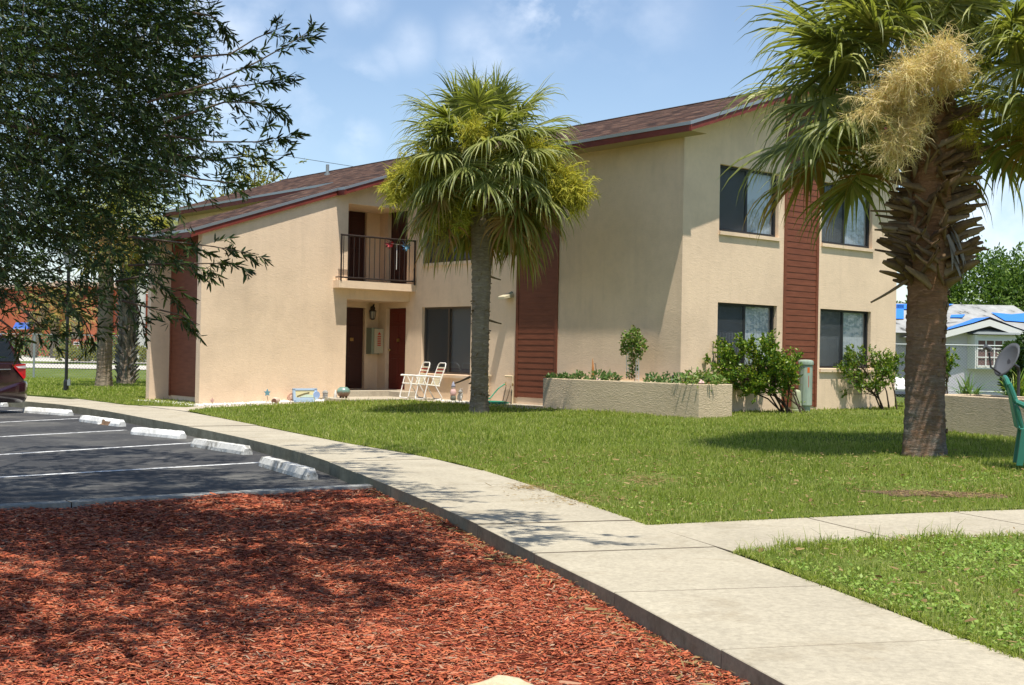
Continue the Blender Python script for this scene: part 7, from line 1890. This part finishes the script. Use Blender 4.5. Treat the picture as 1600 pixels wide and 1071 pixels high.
# small stone cat-like block
c = wpt(508, 624, 24.62); c.z = min(GW(c.x, c.y), .25); t = thing('stone_lantern', c, 'small grey carved stone block right of the painted plaque', 'garden ornament')
GS_ = concrete('grey_stone', (.42, .41, .38), (.28, .27, .25), (.2, .17, .14), 6)
x = MB(); x.lathe(c, [(.075, 0), (.07, .04), (.06, .05), (.06, .17), (.072, .18), (.06, .22), (.02, .25)], 4); obj('body', x, GS_, t, bevel=.006)
x = MB(); 
for z in (.08, .13): x.lathe(c + Vector((0, 0, z)), [(.063, 0), (.066, .006), (.063, .012)], 4)
obj('ledge', x, GS_, t)
# white glass cone figure beside the pot
c = wpt(524, 622, 24.6); c.z = .27; t = thing('pale_shell', c, 'pale conch like shell standing beside the turquoise pot', 'shell'); x = MB(); x.lathe(c, [(.03, 0), (.05, .05), (.035, .12), (.04, .15), (.015, .2), (.003, .24)], 10); obj('shell_body', x, M['stone'], t, smooth=True)
x = MB(); x.lathe(c, [(.045, 0), (.05, .012), (.035, .02)], 10); obj('foot', x, M['stone'], t)
# turquoise pot
c = P(536.5, 623, .33); c = wpt(536.5, 620, 24.35); c.z = .326
t = thing('glazed_pot', c, 'round turquoise glazed pot with a brown foot at the entry corner', 'pot')
x = MB(); s = 1.0; x.lathe(c, [(.07, .03), (.12, .05), (.155, .11), (.158, .16), (.13, .215), (.095, .235), (.10, .245), (.092, .248), (.085, .235), (.09, .21), (.10, .15), (.01, .12)], 26); obj('bowl', x, M['glaze'], t, smooth=True)
for k in range(3): a = k * 2.094 + .6; x = MB(); x.lathe(c + Vector((.075 * math.cos(a), .075 * math.sin(a), 0)), [(.022, 0), (.028, .03), (.03, .055)], 8); obj('foot', x, mat('pot_foot', (.16, .08, .05), .5), t)
# stones and figurines right of the chairs
def bpt(px, py, a=17.6): v = FWD + RGT * ((px - 800) / FPX) - UPV * ((py - 535.5) / FPX); t = a / (v.x * AX + v.y * AY); return Vector((v.x * t, v.y * t, HC + v.z * t))
c = bpt(708, 624, 17.45); c.z = .32
t = thing('garden_gnome', c, 'small weathered garden gnome with a blue grey hat right of the chairs', 'garden gnome')
hs_ = 1.0
x = MB(); x.lathe(c, [(.06, 0), (.065, .06), (.055, .12)], 12); obj('boots', x, mat('gnome_dark', (.12, .13, .10), .8), t, smooth=True)
x = MB(); x.lathe(c, [(.057, .118), (.072, .16), (.066, .22), (.045, .26)], 12); obj('coat', x, mat('gnome_pink', (.55, .36, .33), .8), t, smooth=True)
x = MB(); x.lathe(c, [(.03, .255), (.045, .28), (.042, .315), (.02, .33)], 12); hd = obj('head', x, mat('gnome_face', (.60, .48, .42), .8), t, smooth=True)
x = MB(); x.lathe(c, [(.05, .315), (.042, .35), (.02, .41), (.003, .44)], 12); obj('hat', x, mat('gnome_hat', (.30, .31, .38), .8), t, smooth=True)
c = bpt(720, 625, 17.42); c.z = .32
t = thing('stone_animal', c, 'small pale stone animal statue with a dark face right of the gnome', 'garden statue')
x = MB(); x.tube([c + T(0, .06, 0) + Vector((0, 0, .03)), c + T(0, .03, 0) + Vector((0, 0, .10)), c + Vector((0, 0, .17)), c + Vector((0, 0, .21))], [.05, .065, .05, .035], 12); x.tube([c + T(-.02, -.04, 0) + Vector((0, 0, .0)), c + T(-.01, -.02, 0) + Vector((0, 0, .12))], [.02, .022], 8); x.tube([c + T(-.02, .03, 0) + Vector((0, 0, .0)), c + T(-.01, .01, 0) + Vector((0, 0, .12))], [.02, .022], 8); obj('body', x, GS_, t, smooth=True)
x = MB(); hc = c + Vector((0, 0, .22)) + T(-.02, -.01, 0); x.tube([hc + T(.04, 0, 0), hc, hc + T(-.05, -.01, -0) + Vector((0, 0, -.015))], [.03, .045, .02], 10)
for s_ in (-1, 1): x.tube([hc + T(.01, s_ * .03, 0) + Vector((0, 0, .03)), hc + T(.02, s_ * .035, 0) + Vector((0, 0, .075))], [.014, .004], 6)
obj('head', x, GS_, t, smooth=True)
x = MB(); x.tube([hc + T(-.045, -.01, 0) + Vector((0, 0, -.013)), hc + T(-.062, -.012, 0) + Vector((0, 0, -.018))], [.017, .010], 8); obj('muzzle', x, M['black'], t)
pos = []
for k in range(60): v = bpt(r6.uniform(680, 740), 626, 17.0 + r6.uniform(-.1, .15)); v.z = .325; pos.append(v)
tag(obj('patio_gravel', stones(pos, .035), M['stone']), 'loose pale stones on the patio edge right of the folding chairs', 'stones', kind='stuff')

# ------------------------------------------------------------------ pipes, sticks and hose on the long wall
c = bpt(800, 636, 17.80); c.z = .32
t = thing('water_pipe', c, 'cream painted water pipe elbow on the wall left of the brown siding strip', 'pipe')
x = MB(); a_ = bpt(800.5, 634, 17.84); b_ = bpt(801, 588.5, 17.84); d_ = bpt(789.5, 588, 17.84); x.tube([a_, b_], .022, 8); x.tube([b_, d_, ], .022, 8); x.tube([bpt(800.8, 602, 17.84), bpt(800.8, 598, 17.84)], .03, 8); obj('pipe', x, M['pipe'], t)
x = MB(); x.tube([bpt(801, 600, 17.80), bpt(801, 602.5, 17.72)], .016, 6); obj('valve', x, M['brass'], t)
t = thing('water_pipe', bpt(763.5, 636, 17.84), 'cream pipe stub on the wall just right of the middle palm trunk', 'pipe')
x = MB(); x.tube([bpt(763, 632, 17.84), bpt(763, 587.5, 17.84)], .02, 8); x.tube([bpt(763, 587.5, 17.84), bpt(767, 587, 17.84)], .02, 8); obj('pipe', x, M['pipe'], t)
x = MB(); x.tube([bpt(763, 602, 17.80), bpt(763.5, 604, 17.7)], .014, 6); obj('valve', x, M['brass'], t)
GT_ = 'thin canes leaning on the wall'
for (x0, y0, x1, y1, lab) in ((784.5, 632, 791, 602, 'left thin brown cane leaning on the wall beside the water pipe'), (789.5, 632, 798, 603, 'middle thin brown cane leaning on the wall beside the water pipe'), (798.5, 632, 799.3, 608, 'upright thin cane nearest the cream water pipe')):
    x = MB(); p0, p1 = bpt(x0, y0, 17.62), bpt(x1, y1, 17.86); x.tube([p0, (p0 + p1) / 2 + Vector((.004, 0, .0)), p1], [.011, .009, .006], 6); o = obj('cane', x, M['twig']); tag(o, lab, 'cane', GT_)
hz_ = thing('garden_hose', bpt(775, 628, 17.5), 'green garden hose rising to a tap with its slack coiled behind the middle palm', 'hose')
x = MB(); pts = [bpt(790, 600, 17.80), bpt(786, 602, 17.7), bpt(779, 607, 17.6), bpt(772, 615, 17.5), bpt(766, 622.5, 17.4)]; x.tube(pts, .014, 8); q0 = pts[-1]; 
cen = bpt(768, 629, 17.15); cen.z = .345; cp_ = []
for k in range(50): a = k * .38; rr = .36 + .05 * math.sin(k * .9); cp_.append(cen + T(.30 * rr / .36 * math.sin(a), rr * math.cos(a), 0) + Vector((0, 0, .012 * (k // 16) + .005 * math.sin(k))))
x.tube([q0, q0 * .4 + cp_[0] * .6 + Vector((0, 0, .02))] + cp_, .0145, 6); obj('hose_line', x, M['hose'], hz_)
x = MB(); x.tube([bpt(790, 600, 17.86), bpt(790, 600, 17.76), bpt(789.6, 602, 17.74)], .014, 8); x.tube([bpt(790.2, 597, 17.78), bpt(790, 600, 17.78)], .008, 6); obj('tap', x, M['brass'], hz_)
